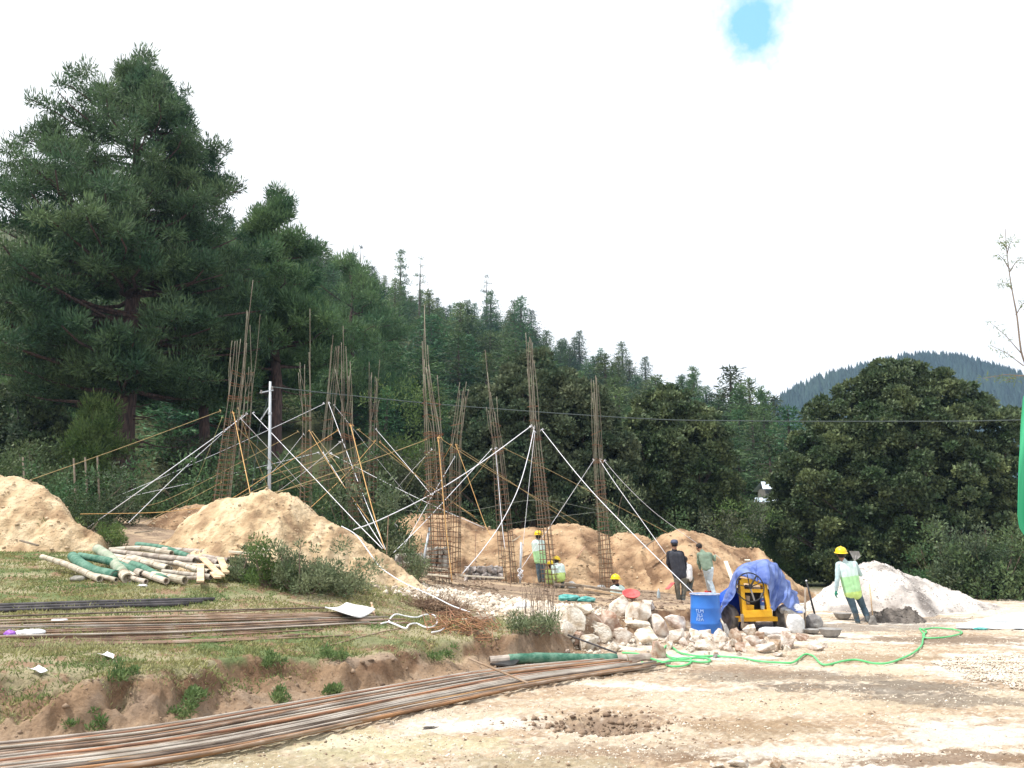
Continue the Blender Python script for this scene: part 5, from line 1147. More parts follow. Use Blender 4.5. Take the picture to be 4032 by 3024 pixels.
BL = [
 ('pale bamboo pole at the far left of the pile, nearest the camera', [(165, 2192), (260, 2222), (392, 2280)], 13, 'bamboo', None),
 ('short pale bamboo tip sticking out beside the curved green pole', [(360, 2262), (402, 2270), (458, 2283)], 9, 'bamboo', None),
 ('curved bamboo pole wrapped in green net, leftmost of the green ones', [(285, 2190), (320, 2222), (380, 2252), (455, 2268)], 21, 'bamboo', (.0, 1, 'net_green')),
 ('second green net wrapped bamboo pole behind the leftmost one', [(312, 2188), (380, 2200), (445, 2215), (560, 2260)], 15, 'bamboo_grey', (.0, .9, 'net_green')),
 ('thick grey green netted bamboo pole crossing over the others', [(382, 2160), (435, 2198), (470, 2240), (502, 2278)], 21, 'bamboo', (.0, .8, 'net_grey')),
 ('thin bamboo pole next to the grey green netted one with an open end', [(470, 2225), (500, 2250), (530, 2276)], 13, 'bamboo', None),
 ('whitish bamboo pole on top of the pile at the back', [(430, 2166), (560, 2160), (675, 2180)], 12, 'bamboo', None),
 ('mottled bamboo pole below the whitish top one', [(440, 2172), (600, 2190), (765, 2208)], 13, 'bamboo_grey', None),
 ('bamboo pole half wrapped in green net along the back of the pile', [(538, 2144), (640, 2158), (720, 2184), (790, 2206)], 12, 'bamboo', (.0, .75, 'net_green')),
 ('long cream bamboo pole through the middle of the pile', [(440, 2190), (560, 2212), (660, 2238)], 14, 'bamboo', None),
 ('cream bamboo pole with a green net patch in the middle of the pile', [(455, 2205), (550, 2232), (650, 2285)], 15, 'bamboo', (.35, .95, 'net_green')),
 ('split tipped bamboo pole above the green net patch', [(525, 2195), (620, 2225), (668, 2240)], 13, 'bamboo', None),
 ('thick short bamboo end at the front of the pile', [(600, 2262), (728, 2285)], 16, 'bamboo', None),
 ('bamboo pole pointing right above the thick short end', [(690, 2215), (760, 2238), (822, 2254)], 12, 'bamboo', None),
 ('grey bamboo pole at the back right with an open end', [(640, 2164), (760, 2172), (873, 2180)], 13, 'bamboo_grey', None),
 ('brown bamboo pole pointing right under the grey one', [(740, 2195), (800, 2202), (860, 2217)], 12, 'bamboo_grey', None),
 ('thin brown bamboo pole with a dark hollow end at the right of the pile', [(800, 2190), (850, 2200), (900, 2208)], 11, 'bamboo_grey', None),
 ('longest bamboo pole lying along the top at the right of the pile', [(775, 2162), (900, 2160), (1060, 2146)], 11, 'bamboo_grey', None),
 ('bamboo pole buried at the bottom right of the pile', [(640, 2250), (740, 2262), (830, 2272)], 11, 'bamboo_grey', None),
 ('bamboo pole peeping from under the crossing netted pole', [(480, 2262), (540, 2282), (575, 2290)], 10, 'bamboo', None),
 ('grey bamboo pole under the longest one at the right of the pile', [(800, 2180), (930, 2176), (1045, 2168)], 10, 'bamboo_grey', None),
 ('pale split bamboo reaching towards the bush at the right', [(760, 2228), (880, 2232), (960, 2245)], 10, 'bamboo', None),
 ('thin grey bamboo pole lying low at the front right of the pile', [(650, 2272), (760, 2276), (880, 2262)], 8, 'bamboo_grey', None),
 ('thin grey bamboo lying across the middle of the pile', [(500, 2188), (640, 2214), (780, 2226)], 8, 'bamboo_grey', None),
 ('short bamboo stub at the front between two green poles', [(560, 2255), (610, 2275), (655, 2288)], 13, 'bamboo', None)]
for i, (lb, pts, r, mt, wr) in enumerate(BL): bamboo(lb, [(u, v, bY(v) + .25 * ((i * 7) % 3 - 1) * .3) for u, v in pts], r, mt, wr)
bamboo('big bamboo pole wrapped in dark green net lying at the foot of the bank', [(1928, 2602, 11.75), (2080, 2592, 11.9), (2240, 2594, 12.1), (2400, 2600, 12.2), (2560, 2604, 12.3)], 19, 'bamboo_grey', (.16, .78, 'net_green'), group=None)
def plank(label, a, b, w, t, mat='wood', name='plank', group=None, cat='plank'):
    a, b = Vector(a), Vector(b); o = MB().bar(a, b, w, t).build(name, M[mat], org=a, bevel=.004); return tag(o, label, cat, group)
for (q, lb) in [([(795, 2195), (872, 2268)], 'split peach coloured plank slanting down over the bamboo ends'), ([(868, 2198), (890, 2255)], 'short split plank leaning at the right of the bamboo ends'), ([(790, 2222), (789, 2290)], 'upright broken plank at the front of the bamboo pile'), ([(840, 2255), (858, 2275)], 'splintered plank stub under the slanting split plank')]:
    plank(lb, at(*q[0], bY(q[0][1]) - .25), at(*q[1], bY(q[1][1]) - .25), .11, .03, 'wood')
for i, (q, lb) in enumerate([([(905, 2172), (1050, 2186)], 'long pale plank on top of the heap right of the bamboo'), ([(905, 2182), (1080, 2200)], 'orange tinted plank under the long pale plank'), ([(900, 2195), (1090, 2217)], 'dark edged plank lowest in the plank stack beside the bush'), ([(1010, 2155), (1060, 2168)], 'short squared timber on the plank stack')]):
    plank(lb, at(*q[0], 14.3 + .1 * i), at(*q[1], 14.3 + .1 * i), .15, .035, ['wood_pale', 'wood', 'wood_old', 'wood_pale'][i])
# ================================================================ ROCKS
def rock_mesh(seed):
    rg = np.random.default_rng(seed); bm = bmesh.new()
    for i in range(rg.integers(11, 16)):
        v = rg.uniform(-1, 1, 3); v = v / max(abs(v)) * rg.uniform(.75, 1.0) if i < 9 else v / np.linalg.norm(v) * rg.uniform(.9, 1.1)
        bm.verts.new(v * .5)
    r = bmesh.ops.convex_hull(bm, input=bm.verts)
    bmesh.ops.delete(bm, geom=[e for e in r['geom_interior'] if isinstance(e, bmesh.types.BMVert)], context='VERTS')
    bmesh.ops.bevel(bm, geom=list(bm.edges), offset=.022, segments=1, affect='EDGES', profile=.6)
    bmesh.ops.triangulate(bm, faces=bm.faces)
    bmesh.ops.subdivide_edges(bm, edges=bm.edges, cuts=2, use_grid_fill=True)
    V = np.array([v.co for v in bm.verts]); n = np.array([v.normal for v in bm.verts])
    d = (fbm(V[:, 0] * 5 + seed, V[:, 1] * 5, V[:, 2] * 5, seed, 4) - .5) * .06
    for v, dd, nn in zip(bm.verts, d, V / np.linalg.norm(V, axis=1, keepdims=True)): v.co += Vector(nn * dd)
    me = bpy.data.meshes.new('rock'); bm.to_mesh(me); bm.free(); return me
RM = {}
for mt in ('rock', 'rock_red'):
    RM[mt] = []
    for i in range(7):
        me = rock_mesh(50 + i); me.materials.append(M[mt]); RM[mt].append(me)
def rock(u, v, w, h, label, group=None, mt='rock', rg=np.random.default_rng(1), k=None, dz=0):
    p = gr(u, v + h * .42); s = 1 / ppm(p.y); me = RM[mt][int(rg.integers(7)) if k is None else k]
    o = bpy.data.objects.new('rock', me); COL.objects.link(o)
    o.scale = (w * s * 1.12, (w + h) / 2 * s * 1.05, h * s * 1.15); o.rotation_euler = (rg.uniform(-.35, .35), rg.uniform(-.35, .35), rg.uniform(0, 6.28) if abs(w - h) < 25 else rg.choice([0, 3.14]) + rg.normal() * .25)
    o.location = (p.x, p.y + (w + h) / 5 * s, p.z + h * s * .40 + dz); return tag(o, label, 'rock', group)
big = [(2255, 2440, 120, 95, 'rock'), (2300, 2408, 95, 55, 'rock'), (2335, 2437, 85, 75, 'rock_red'), (2409, 2450, 90, 85, 'rock_red'), (2459, 2393, 110, 75, 'rock'), (2517, 2425, 80, 105, 'rock'), (2553, 2385, 55, 45, 'rock'), (2593, 2466, 95, 85, 'rock'), (2662, 2458, 75, 55, 'rock'),
       (2358, 2490, 110, 75, 'rock'), (2453, 2510, 85, 65, 'rock'), (2553, 2510, 110, 75, 'rock'), (2512, 2470, 90, 50, 'rock'), (2670, 2508, 75, 62, 'rock'), (2280, 2520, 80, 60, 'rock_red'), (2335, 2540, 90, 60, 'rock'), (2426, 2548, 48, 42, 'rock'), (2589, 2565, 72, 72, 'rock_red'), (2225, 2480, 70, 70, 'rock')]
rg = np.random.default_rng(3); GR = 'large pale quarry rocks tumbled below the pad edge'
BLB = {4: 'flat topped pale boulder perched highest on the rock heap', 5: 'tall upright boulder in the middle of the rock heap', 17: 'single brownish boulder beside the coiled green hose', 0: 'big white boulder at the left end of the rock heap', 8: 'pointed pale rock against the left side of the blue drum', 3: 'reddish brown rock in the shadowed middle of the rock heap', 11: 'broad white boulder at the front of the rock heap'}
for i, (u, v, w, h, mt) in enumerate(big): rock(u, v, w, h, BLB.get(i, 'large pale angular rock in the heap left of the blue drum'), None if i in BLB else GR, mt, rg)
small = [(2752, 2506, 70, 40), (2705, 2512, 55, 42), (2795, 2512, 48, 34), (2770, 2500, 68, 38), (2738, 2527, 50, 28), (2850, 2508, 62, 60), (2905, 2508, 52, 60), (2788, 2545, 78, 42), (2851, 2548, 34, 34), (2960, 2490, 58, 42), (2968, 2459, 52, 40), (2923, 2551, 52, 38), (2968, 2531, 50, 40), (3050, 2520, 100, 42), (3022, 2558, 70, 38), (3059, 2543, 62, 42), (3131, 2527, 78, 66), (3163, 2508, 45, 38), (2873, 2555, 36, 28), (3218, 2548, 62, 38), (3256, 2543, 26, 22), (2820, 2520, 40, 30), (2700, 2530, 45, 35), (2990, 2505, 45, 35), (2890, 2535, 40, 34), (3100, 2555, 40, 26), (2755, 2550, 38, 28), (2935, 2470, 38, 30), (3010, 2535, 40, 30), (3090, 2500, 40, 30), (2720, 2552, 34, 24), (2650, 2545, 40, 30), (2630, 2520, 40, 34)]
GS = 'smaller pale rocks strewn in front of the mixer'
SLB = {5: ('pale upright rock under the shovel blade', 'rock'), 10: ('small pointed rock nearest the mixer axle', 'rock'), 6: ('rust stained rock just right of the shovel blade', 'rock_red'), 16: ('cleft white rock in front of the leaning white sack', 'rock'), 19: ('low smooth rock at the right end of the rock line', 'rock'), 15: ('reddish rock in front of the flat cement sack', 'rock_red')}
for i, (u, v, w, h) in enumerate(small): rock(u, v, w, h, SLB[i][0] if i in SLB else 'small pale rock in the line of stones before the mixer', None if i in SLB else GS, SLB[i][1] if i in SLB else ('rock_red' if i % 6 == 5 else 'rock'), rg)
rg = np.random.default_rng(30)
for i in range(34):
    u = rg.uniform(2215, 3120); v = 2560 + rg.normal() * 12 if u > 2600 else rg.uniform(2470, 2575)
    rock(u, v, rg.uniform(14, 32), rg.uniform(10, 24), 'fist sized pale rock lying among the larger rocks', 'fist sized rocks among the larger ones', 'rock' if i % 4 else 'rock_red', rg)
for (u, v, w, h, lb) in [(2900, 3008, 100, 34, 'flat pale rock at the bottom edge of the photo'), (2825, 3014, 50, 20, 'small flat rock left of the one at the bottom edge'), (3060, 3012, 60, 36, 'brown rock at the bottom edge right of the flat pale one'), (1100, 2880, 30, 20, 'small pale stone against the foreground rebars'), (1540, 2850, 22, 14, 'little stone in front of the foreground rebars near the ash')]:
    rock(u, v, w, h, lb, None, 'rock_red' if 'brown' in lb else 'rock', rg)
# stone plinths of the building
def stone_wall(label, quad, Y, seed, th=.35, n=(6, 3)):
    (u0, v0), (u1, v1) = quad; a, b = at(u0, v1, Y), at(u1, v0, Y); w, h = b.x - a.x, b.z - a.z + .12; org = Vector((a.x, Y, a.z - .1))
    t = thing('stone_wall', label, 'stone wall', org); MB().box((w / 2, th / 2 + .04, h / 2), (w * .98, th, h * .96)).build('mortar', M['rock_grey'], t)
    rg = np.random.default_rng(seed); m = MB(); nx, nz_ = n
    for i in range(nx):
        for j in range(nz_):
            for fy in (0, 1):
                cx = (i + .5 + rg.uniform(-.15, .15)) * w / nx; cz = (j + .5 + rg.uniform(-.12, .12)) * h / nz_
                me = RM['rock'][int(rg.integers(7))]; sk = rg.uniform(-1, 1); V = [(cx + (v.co.x + .2 * v.co.z * sk) * w / nx * 1.22, fy * th + v.co.y * .16, cz + (v.co.z + .25 * v.co.x * sk) * h / nz_ * 1.2) for v in me.vertices]
                m.add(V, [tuple(p.vertices) for p in me.polygons])
    m.build('stones', M['mortar_stone'], t)
stone_wall('square stone plinth round the foot of the tall centre column', [(1676, 2160), (1762, 2232)], 19.2, 1, .5, (4, 3))
stone_wall('low mortared stone wall left of the stone plinth, half buried', [(1556, 2182), (1672, 2218)], 19.6, 2, .4, (5, 2))
stone_wall('low mortared stone wall right of the stone plinth', [(1830, 2234), (1980, 2268)], 20.2, 3, .4, (7, 2))
plank('long whitish board laid along the foot of the right stone wall', at(1812, 2266, 19.8), at(1986, 2276, 19.8), .10, .035, 'wood_pale')
plank('whitish board laid in front of the stone plinth', at(1684, 2262, 18.5), at(1765, 2270, 18.5), .10, .035, 'wood_pale')
plank('thin board edge against the left side of the stone plinth', at(1666, 2232, 18.9), at(1762, 2243, 18.9), .06, .03, 'wood_pale')
P = [at(1662, 2234, 18.6), at(1692, 2078, 19.0)]; tag(MB().tube(P, .028, 8).build('pipe', M['steel'], org=P[0], smooth=True), 'pale pipe leaning on the left of the tall centre column cage', 'pipe')
gl('tar_bucket', 'dark bucket between the tall centre column and the right stone wall', 'bucket', 1788, 2252, 30, 24, 'black', 41, amp=.1, boxy=.4)
# ================================================================ PEOPLE
def remesh(mb, name, mat, parent, vox=.011, wr=0, wf=9, seed=0, org=None, smooth_it=3):
    tmp = mb.build(name + '_src', mat, None, org); md = tmp.modifiers.new('r', 'REMESH'); md.mode = 'VOXEL'; md.voxel_size = vox; md.use_smooth_shade = True
    sm = tmp.modifiers.new('s', 'SMOOTH'); sm.factor = .5; sm.iterations = smooth_it
    dg = bpy.context.evaluated_depsgraph_get(); dg.update(); me = bpy.data.meshes.new_from_object(tmp.evaluated_get(dg)); me.name = name
    old = tmp.data; bpy.data.objects.remove(tmp); bpy.data.meshes.remove(old)
    me.materials.clear()
    for m in (mat if isinstance(mat, list) else [mat]): me.materials.append(m)
    if wr:
        n = len(me.vertices); V = np.empty(n * 3, np.float32); me.vertices.foreach_get('co', V); V = V.reshape(-1, 3)
        Nn = np.empty(n * 3, np.float32); me.vertices.foreach_get('normal', Nn); Nn = Nn.reshape(-1, 3)
        d = (fbm(V[:, 0] * wf, V[:, 1] * wf, V[:, 2] * wf * 1.8, seed, 3) - .5) * 2 * wr
        me.vertices.foreach_set('co', (V + Nn * d[:, None]).astype(np.float32).ravel()); me.update()
    o = bpy.data.objects.new(name, me); COL.objects.link(o); o.parent = parent; return o
def person(label, Y, J, face, top, legs, shoes, vest=None, head='helmet', split=.5, tilt=0, s=1.0, curl=.5, gloves=None, seat=False):
    """J: joints as (u, v, dy) in the photo at depth Y + dy; face: heading in degrees, 0 = away from the camera, clockwise seen from above"""
    g = lambda k: at(J[k][0], J[k][1], Y + (J[k][2] if len(J[k]) > 2 else 0))
    j = {k: g(k) for k in J}; foot = min(j['anL'].z, j['anR'].z); org = Vector(((j['hipL'].x + j['hipR'].x) / 2, Y, foot - .07 * s))
    t = thing('person', label, 'person', org); j = {k: v - org for k, v in j.items()}
    a = R(face); fw = Vector((math.sin(a), math.cos(a), 0)); rt = Vector((math.cos(a), -math.sin(a), 0))
    HM = Matrix((rt, fw, Vector((0, 0, 1)))).transposed(); HM = HM @ Matrix.Rotation(R(tilt), 3, 'X')
    hd = j['head']; nk = j['neck']; shL, shR, hL, hR = j['shL'], j['shR'], j['hipL'], j['hipR']; sm, hm = (shL + shR) / 2, (hL + hR) / 2
    b = MB(); E = lambda c, r, MM=None: b.ell(c, [q * s for q in r], 14, MM)
    E(hd + HM @ Vector((0, -.008, .018)) * s, (.074, .092, .088), HM); E(hd + HM @ Vector((0, .022, -.045)) * s, (.056, .062, .062), HM)
    b.caps(hd + HM @ Vector((0, .088, .012)) * s, hd + HM @ Vector((0, .104, -.018)) * s, .010 * s, .015 * s, 8)
    for q in (-1, 1): E(hd + HM @ Vector((.076 * q, -.004, -.004)) * s, (.012, .022, .032), HM)
    b.caps(hd + HM @ Vector((0, -.02, -.05)) * s, nk - Vector((0, 0, .03)), .054 * s, .058 * s)
    sid = (shR - shL).normalized(); tor = (hm - sm)
    def torso(m, ex):
        for q in (-1, 0, 1):
            m.caps(sm + sid * q * .085 * s + tor * .12, hm + sid * q * .060 * s - tor * .05, (.098 + ex) * s, (.092 + ex) * s)
        m.caps(shL + (sm - shL) * .12, shR + (sm - shR) * .12, (.055 + ex) * s, (.055 + ex) * s)
        m.caps(nk, sm + tor * .05, (.05 + ex) * s, (.08 + ex) * s)
    torso(b, -.012)
    def arm(m, S_, E_, W_, ex, k=1):
        m.caps(S_, E_, (.050 + ex) * s, (.040 + ex) * s); m.caps(E_, E_.lerp(W_, k), (.040 + ex) * s, (.029 + ex) * s)
    def hand(m, E_, W_, side, r=1.0):
        d = (W_ - E_).normalized(); palmn = (-sid * side).normalized(); pn = (palmn - d * palmn.dot(d)).normalized(); ac = d.cross(pn)
        m.caps(W_ + ac * .018 * s, W_ + d * .085 * s + ac * .022 * s, .017 * s * r, .016 * s * r, 8); m.caps(W_ - ac * .018 * s, W_ + d * .085 * s - ac * .022 * s, .017 * s * r, .015 * s * r, 8)
        m.caps(W_, W_ + d * .08 * s, .018 * s * r, .017 * s * r, 8)
        for i, (o_, L) in enumerate([(.030, .068), (.010, .078), (-.010, .072), (-.030, .056)]):
            p0 = W_ + d * .088 * s + ac * o_ * s; p1 = p0 + (d * .8 + pn * .6 * curl).normalized() * L * .5 * s; p2 = p1 + (d * (1 - curl * .6) + pn * 1.6 * curl).normalized() * L * .55 * s
            m.caps(p0, p1, .0095 * s * r, .009 * s * r, 7); m.caps(p1, p2, .009 * s * r, .0078 * s * r, 7)
        q0 = W_ + d * .025 * s + ac * .030 * s; q1 = q0 + (d * .6 + ac * .8 + pn * .3).normalized() * .035 * s; m.caps(q0, q1, .012 * s * r, .0105 * s * r, 7); m.caps(q1, q1 + (d + pn * .6).normalized() * .03 * s, .0105 * s * r, .009 * s * r, 7)
    for k, sd in (('L', -1), ('R', 1)):
        arm(b, j['sh' + k], j['el' + k], j['wr' + k], -.008); hand(b, j['el' + k], j['wr' + k], sd)
        b.caps(j['hip' + k], j['kn' + k], .070 * s, .050 * s); b.caps(j['kn' + k], j['an' + k], .050 * s, .036 * s); b.caps(j['an' + k], j['an' + k] + fw * .13 * s - Vector((0, 0, .03 * s)), .035 * s, .028 * s)
    remesh(b, 'body', M['skin'], t, .0085)
    m = MB(); torso(m, .012)
    for k in 'LR': arm(m, j['sh' + k], j['el' + k], j['wr' + k], .011, .93)
    remesh(m, 'shirt', M[top], t, .012, .011, 8, 1)
    m = MB(); m.caps(hL + (sm - hL) * .02, hR + (sm - hR) * .02, .092 * s, .092 * s)
    m.caps(hm - tor * .10, hm + tor * .05, .10 * s, .095 * s)
    for k in 'LR': m.caps(j['hip' + k], j['kn' + k], .092 * s, .068 * s); m.caps(j['kn' + k], j['an' + k].lerp(j['kn' + k], .06), .067 * s, .055 * s)
    remesh(m, 'trousers', M[legs], t, .012, .012, 7, 2)
    for k in 'LR':
        m = MB(); A_ = j['an' + k]; up = (j['kn' + k] - A_).normalized()
        m.caps(A_ + up * .03 * s, A_ - Vector((0, 0, .01)), .050 * s, .046 * s); m.caps(A_ - fw * .03 * s - Vector((0, 0, .038 * s)), A_ + fw * .15 * s - Vector((0, 0, .042 * s)), .040 * s, .036 * s)
        if shoes == 'boot': m.caps(A_, A_ + up * .22 * s, .055 * s, .062 * s)
        remesh(m, 'shoe', M[shoes], t, .012)
        if gloves:
            m = MB(); hand(m, j['el' + k], j['wr' + k], -1 if k == 'L' else 1, 1.25); remesh(m, 'glove', M[gloves], t, .009)
    if vest:
        m = MB()
        for q in (-1, 0, 1): m.caps(sm + sid * q * .088 * s + tor * .10, hm + sid * q * .068 * s + tor * .02, .120 * s, .118 * s)
        m.caps(shL.lerp(sm, .35), shR.lerp(sm, .35), .074 * s, .074 * s)
        o = remesh(m, 'vest', [M[q] for q in vest], t, .013, .009, 7, 3)
        if len(vest) > 1:
            me = o.data; n = len(me.polygons); c = np.empty(n * 3, np.float32); me.polygons.foreach_get('center', c); c = c.reshape(-1, 3)
            ax = np.array(tor) ; f = ((c - np.array(sm)) @ ax) / (ax @ ax); mi = (f > split).astype(np.int32)
            if len(vest) > 2: mi = np.where(f > .93, 2, mi)
            me.polygons.foreach_set('material_index', mi.astype(np.int32))
    if head == 'helmet':
        m = MB(); prof = [(.118, 0), (.120, .02), (.116, .055), (.098, .090), (.066, .115), (.03, .126), (.001, .128)]
        m.lathe([(r * s, z * s) for r, z in prof], hd + HM @ Vector((0, 0, .045)) * s, 24, HM, 1.14)
        m.lathe([(.118 * s, .0), (.140 * s, -.006 * s), (.141 * s, .002 * s), (.118 * s, .012 * s)], hd + HM @ Vector((0, 0, .045)) * s, 24, HM, 1.14)
        m.tube([hd + HM @ Vector((0, y * s, (.045 + z) * s)) for y, z in [(-.12, .055), (-.07, .112), (0, .134), (.07, .112), (.12, .055)]], .012 * s, 6)
        m.box(hd + HM @ Vector((0, .155, .043)) * s, (.15 * s, .07 * s, .008 * s), HM)
        m.build('helmet', M['helmet'], t, smooth=True)
        m = MB(); m.ell(hd + HM @ Vector((0, -.018, .0)) * s, [q * s for q in (.080, .090, .075)], 12, HM); m.build('hair', M['hair'], t, smooth=True)
    else:
        m = MB(); m.ell(hd + HM @ Vector((0, -.020, .030)) * s, [q * s for q in (.084, .096, .090)], 14, HM); o = remesh(m, 'hair', M['hair'], t, .010, .006, 30)
        if head == 'cap':
            m = MB(); m.lathe([(.092 * s, 0), (.095 * s, .03 * s), (.085 * s, .07 * s), (.05 * s, .095 * s), (.001, .10 * s)], hd + HM @ Vector((0, -.01, .045)) * s, 20, HM, 1.1)
            m.box(hd + HM @ Vector((0, .125, .048)) * s, (.13 * s, .09 * s, .008 * s), HM); m.build('cap', M['cap_blue'], t, smooth=True)
    for q in (-1, 1):
        m = MB(); m.ell(hd + HM @ Vector((.030 * q, .080, .014)) * s, [.011 * s] * 3, 8); m.build('eye', M['hair'], t, smooth=True)
    m = MB(); m.ell(hd + HM @ Vector((0, .078, -.050)) * s, [.024 * s, .010 * s, .006 * s], 8, HM); m.build('mouth', M['soil_red'], t, smooth=True)
    return t, j, org
t8, j8, o8 = person('person in yellow helmet and green vest walking towards the white heap with a shovel', 18.2,
    dict(head=(3312, 2184), neck=(3318, 2204), shL=(3300, 2224), shR=(3366, 2222), elL=(3297, 2283, -.05), wrL=(3292, 2326), elR=(3388, 2262, .12), wrR=(3374, 2236, .32), hipL=(3341, 2338), hipR=(3376, 2336), knL=(3362, 2394), knR=(3400, 2392, .1), anL=(3378, 2450), anR=(3418, 2438, -.05)),
    12, 'shirt_pale', 'jeans_dark', 'boot', ('vest_white', 'vest_green', 'vest_yellow'), 'helmet', .40, 8, 1.02, gloves='glove')
t5, j5, o5 = person('person in black sleeveless jacket, dark cap and khaki trousers standing with back turned', 20.6,
    dict(head=(2655, 2146), neck=(2655, 2164), shL=(2633, 2178), shR=(2683, 2178), elL=(2630, 2218), wrL=(2646, 2246, .12), elR=(2696, 2214), wrR=(2699, 2246), hipL=(2664, 2262), hipR=(2688, 2262), knL=(2667, 2312), knR=(2694, 2312), anL=(2672, 2358), anR=(2690, 2358)),
    -8, 'sleeve_black', 'khaki', 'boot', ('vest_black',), 'cap', .5, 0, .98)
t7, j7, o7 = person('person in olive hooded jacket and pale jeans bending forward, holding a rope end', 22.4,
    dict(head=(2752, 2156, .12), neck=(2762, 2170, .06), shL=(2751, 2184), shR=(2796, 2184, .05), elL=(2751, 2215, .1), wrL=(2757, 2240, .2), elR=(2813, 2204, .1), wrR=(2814, 2188, .25), hipL=(2778, 2240, -.1), hipR=(2798, 2240, -.1), knL=(2787, 2285, .12), knR=(2795, 2288, -.02), anL=(2793, 2324, .35), anR=(2812, 2334, -.05)),
    -30, 'olive', 'jeans_pale', 'shoe_red', None, 'bare', .5, -22, .98)
person('person in white shirt crouching behind the one in the black sleeveless jacket', 22.0,
    dict(head=(2697, 2206), neck=(2699, 2219), shL=(2688, 2230), shR=(2711, 2230), elL=(2690, 2255, .1), wrL=(2698, 2272, .25), elR=(2717, 2252, .1), wrR=(2712, 2272, .3), hipL=(2698, 2278, -.05), hipR=(2712, 2278, -.05), knL=(2708, 2282, .35), knR=(2724, 2278, .35), anL=(2706, 2318, .15), anR=(2718, 2318, .15)),
    40, 'shirt_white', 'khaki', 'boot', None, 'bare', .5, -15, .92)
person('person in yellow helmet and green vest standing behind the second rebar column from the right', 23.9,
    dict(head=(2120, 2112), neck=(2119, 2124), shL=(2104, 2134), shR=(2133, 2134), elL=(2102, 2162), wrL=(2112, 2182, .25), elR=(2140, 2162), wrR=(2147, 2188, .05), hipL=(2119, 2206), hipR=(2136, 2206), knL=(2121, 2247), knR=(2138, 2247), anL=(2125, 2284), anR=(2139, 2284)),
    15, 'shirt_pale', 'jeans_dark', 'boot', ('vest_white', 'vest_green'), 'helmet', .48, 0, 1.0, gloves='glove')
person('person in yellow helmet and pale shirt squatting bent over beside the standing one', 23.2,
    dict(head=(2190, 2212, .1), neck=(2192, 2222, .05), shL=(2183, 2230), shR=(2208, 2229), elL=(2182, 2252, .1), wrL=(2190, 2264, .25), elR=(2218, 2246, .1), wrR=(2224, 2258, .25), hipL=(2192, 2276, -.05), hipR=(2212, 2276, -.05), knL=(2184, 2272, .35), knR=(2216, 2272, .35), anL=(2188, 2304, .1), anR=(2214, 2304, .1)),
    20, 'shirt_white', 'khaki', 'boot', ('vest_white', 'vest_yellow'), 'helmet', .6, -12, .95)
person('person in yellow helmet half hidden behind the squatting one in the pale shirt', 24.4,
    dict(head=(2170, 2230), neck=(2171, 2241), shL=(2160, 2250), shR=(2182, 2250), elL=(2159, 2268, .1), wrL=(2166, 2278, .25), elR=(2186, 2268, .1), wrR=(2180, 2280, .25), hipL=(2166, 2288), hipR=(2178, 2288), knL=(2162, 2280, .4), knR=(2182, 2280, .4), anL=(2165, 2310, .2), anR=(2180, 2310, .2)),
    -20, 'sleeve_black', 'jeans_dark', 'boot', ('vest_yellow',), 'helmet', .5, -10, .95)
person('person in yellow helmet standing chest deep in the trench, face towards the right', 22.6,
    dict(head=(2424, 2286), neck=(2428, 2300), shL=(2413, 2312), shR=(2451, 2314), elL=(2408, 2345), wrL=(2420, 2362, -.2), elR=(2460, 2345), wrR=(2452, 2364, -.2), hipL=(2420, 2395), hipR=(2440, 2395), knL=(2420, 2438), knR=(2440, 2438), anL=(2421, 2478), anR=(2440, 2478)),
    140, 'sleeve_black', 'jeans_dark', 'boot', ('vest_white',), 'helmet', .5, 0, 1.0)
# shovel carried by the walking worker
def shovel(label, a, b, blade, mat='metal_pan', hm='wood', hr=.016):
    """a: grip end, b: blade neck, blade: list of corner points"""
    t = thing('shovel', label, 'shovel', a); MB().tube([Vector((0, 0, 0)), Vector(b) - Vector(a)], [hr, hr * .95], 8).build('handle', M[hm], t, smooth=True)
    B_ = [Vector(p) - Vector(a) for p in blade]; n = (B_[1] - B_[0]).cross(B_[2] - B_[0]).normalized(); c = sum(B_, Vector()) / len(B_)
    m = MB(); k = len(B_); V = [p + n * .002 for p in B_] + [c + n * -.03] + [p - n * .002 for p in B_] + [c + n * -.034]
    F = [(i, (i + 1) % k, k) for i in range(k)] + [((i + 1) % k + k + 1, i + k + 1, 2 * k + 1) for i in range(k)] + [(i, i + k + 1, (i + 1) % k + k + 1, (i + 1) % k) for i in range(k)]
    m.add(V, F); m.caps(Vector(b) - Vector(a), c, hr * 1.3, hr * .8, 8); m.build('blade', M[mat], t); return t
Ys = 18.6
shovel('shovel with grey square blade held up in front of the walking worker shoulder', at(3392, 2335, Ys), at(3366, 2208, Ys), [at(3362, 2207, Ys), at(3378, 2201, Ys), at(3389, 2190, Ys + .03), at(3382, 2171, Ys + .03), at(3343, 2169, Ys)])
g_ = gr(3442, 2458); shovel('shovel standing upright in the dark sand heap', at(3423, 2298, 18.1), at(3436, 2425, 18.1), [at(3428, 2425, 18.0), at(3445, 2425, 18.0), at(3456, 2462, 17.9), at(3432, 2468, 17.9), at(3418, 2455, 17.9)], 'rock_grey', 'wood')
shovel('shovel with pale wooden handle leaning between the blue drum and the tyre', at(2806, 2388, 15.75), at(2850, 2460, 15.3), [at(2845, 2458, 15.3), at(2858, 2455, 15.3), at(2876, 2492, 15.0), at(2866, 2502, 15.0), at(2854, 2490, 15.0)], 'rock_grey', 'wood_pale', .02)
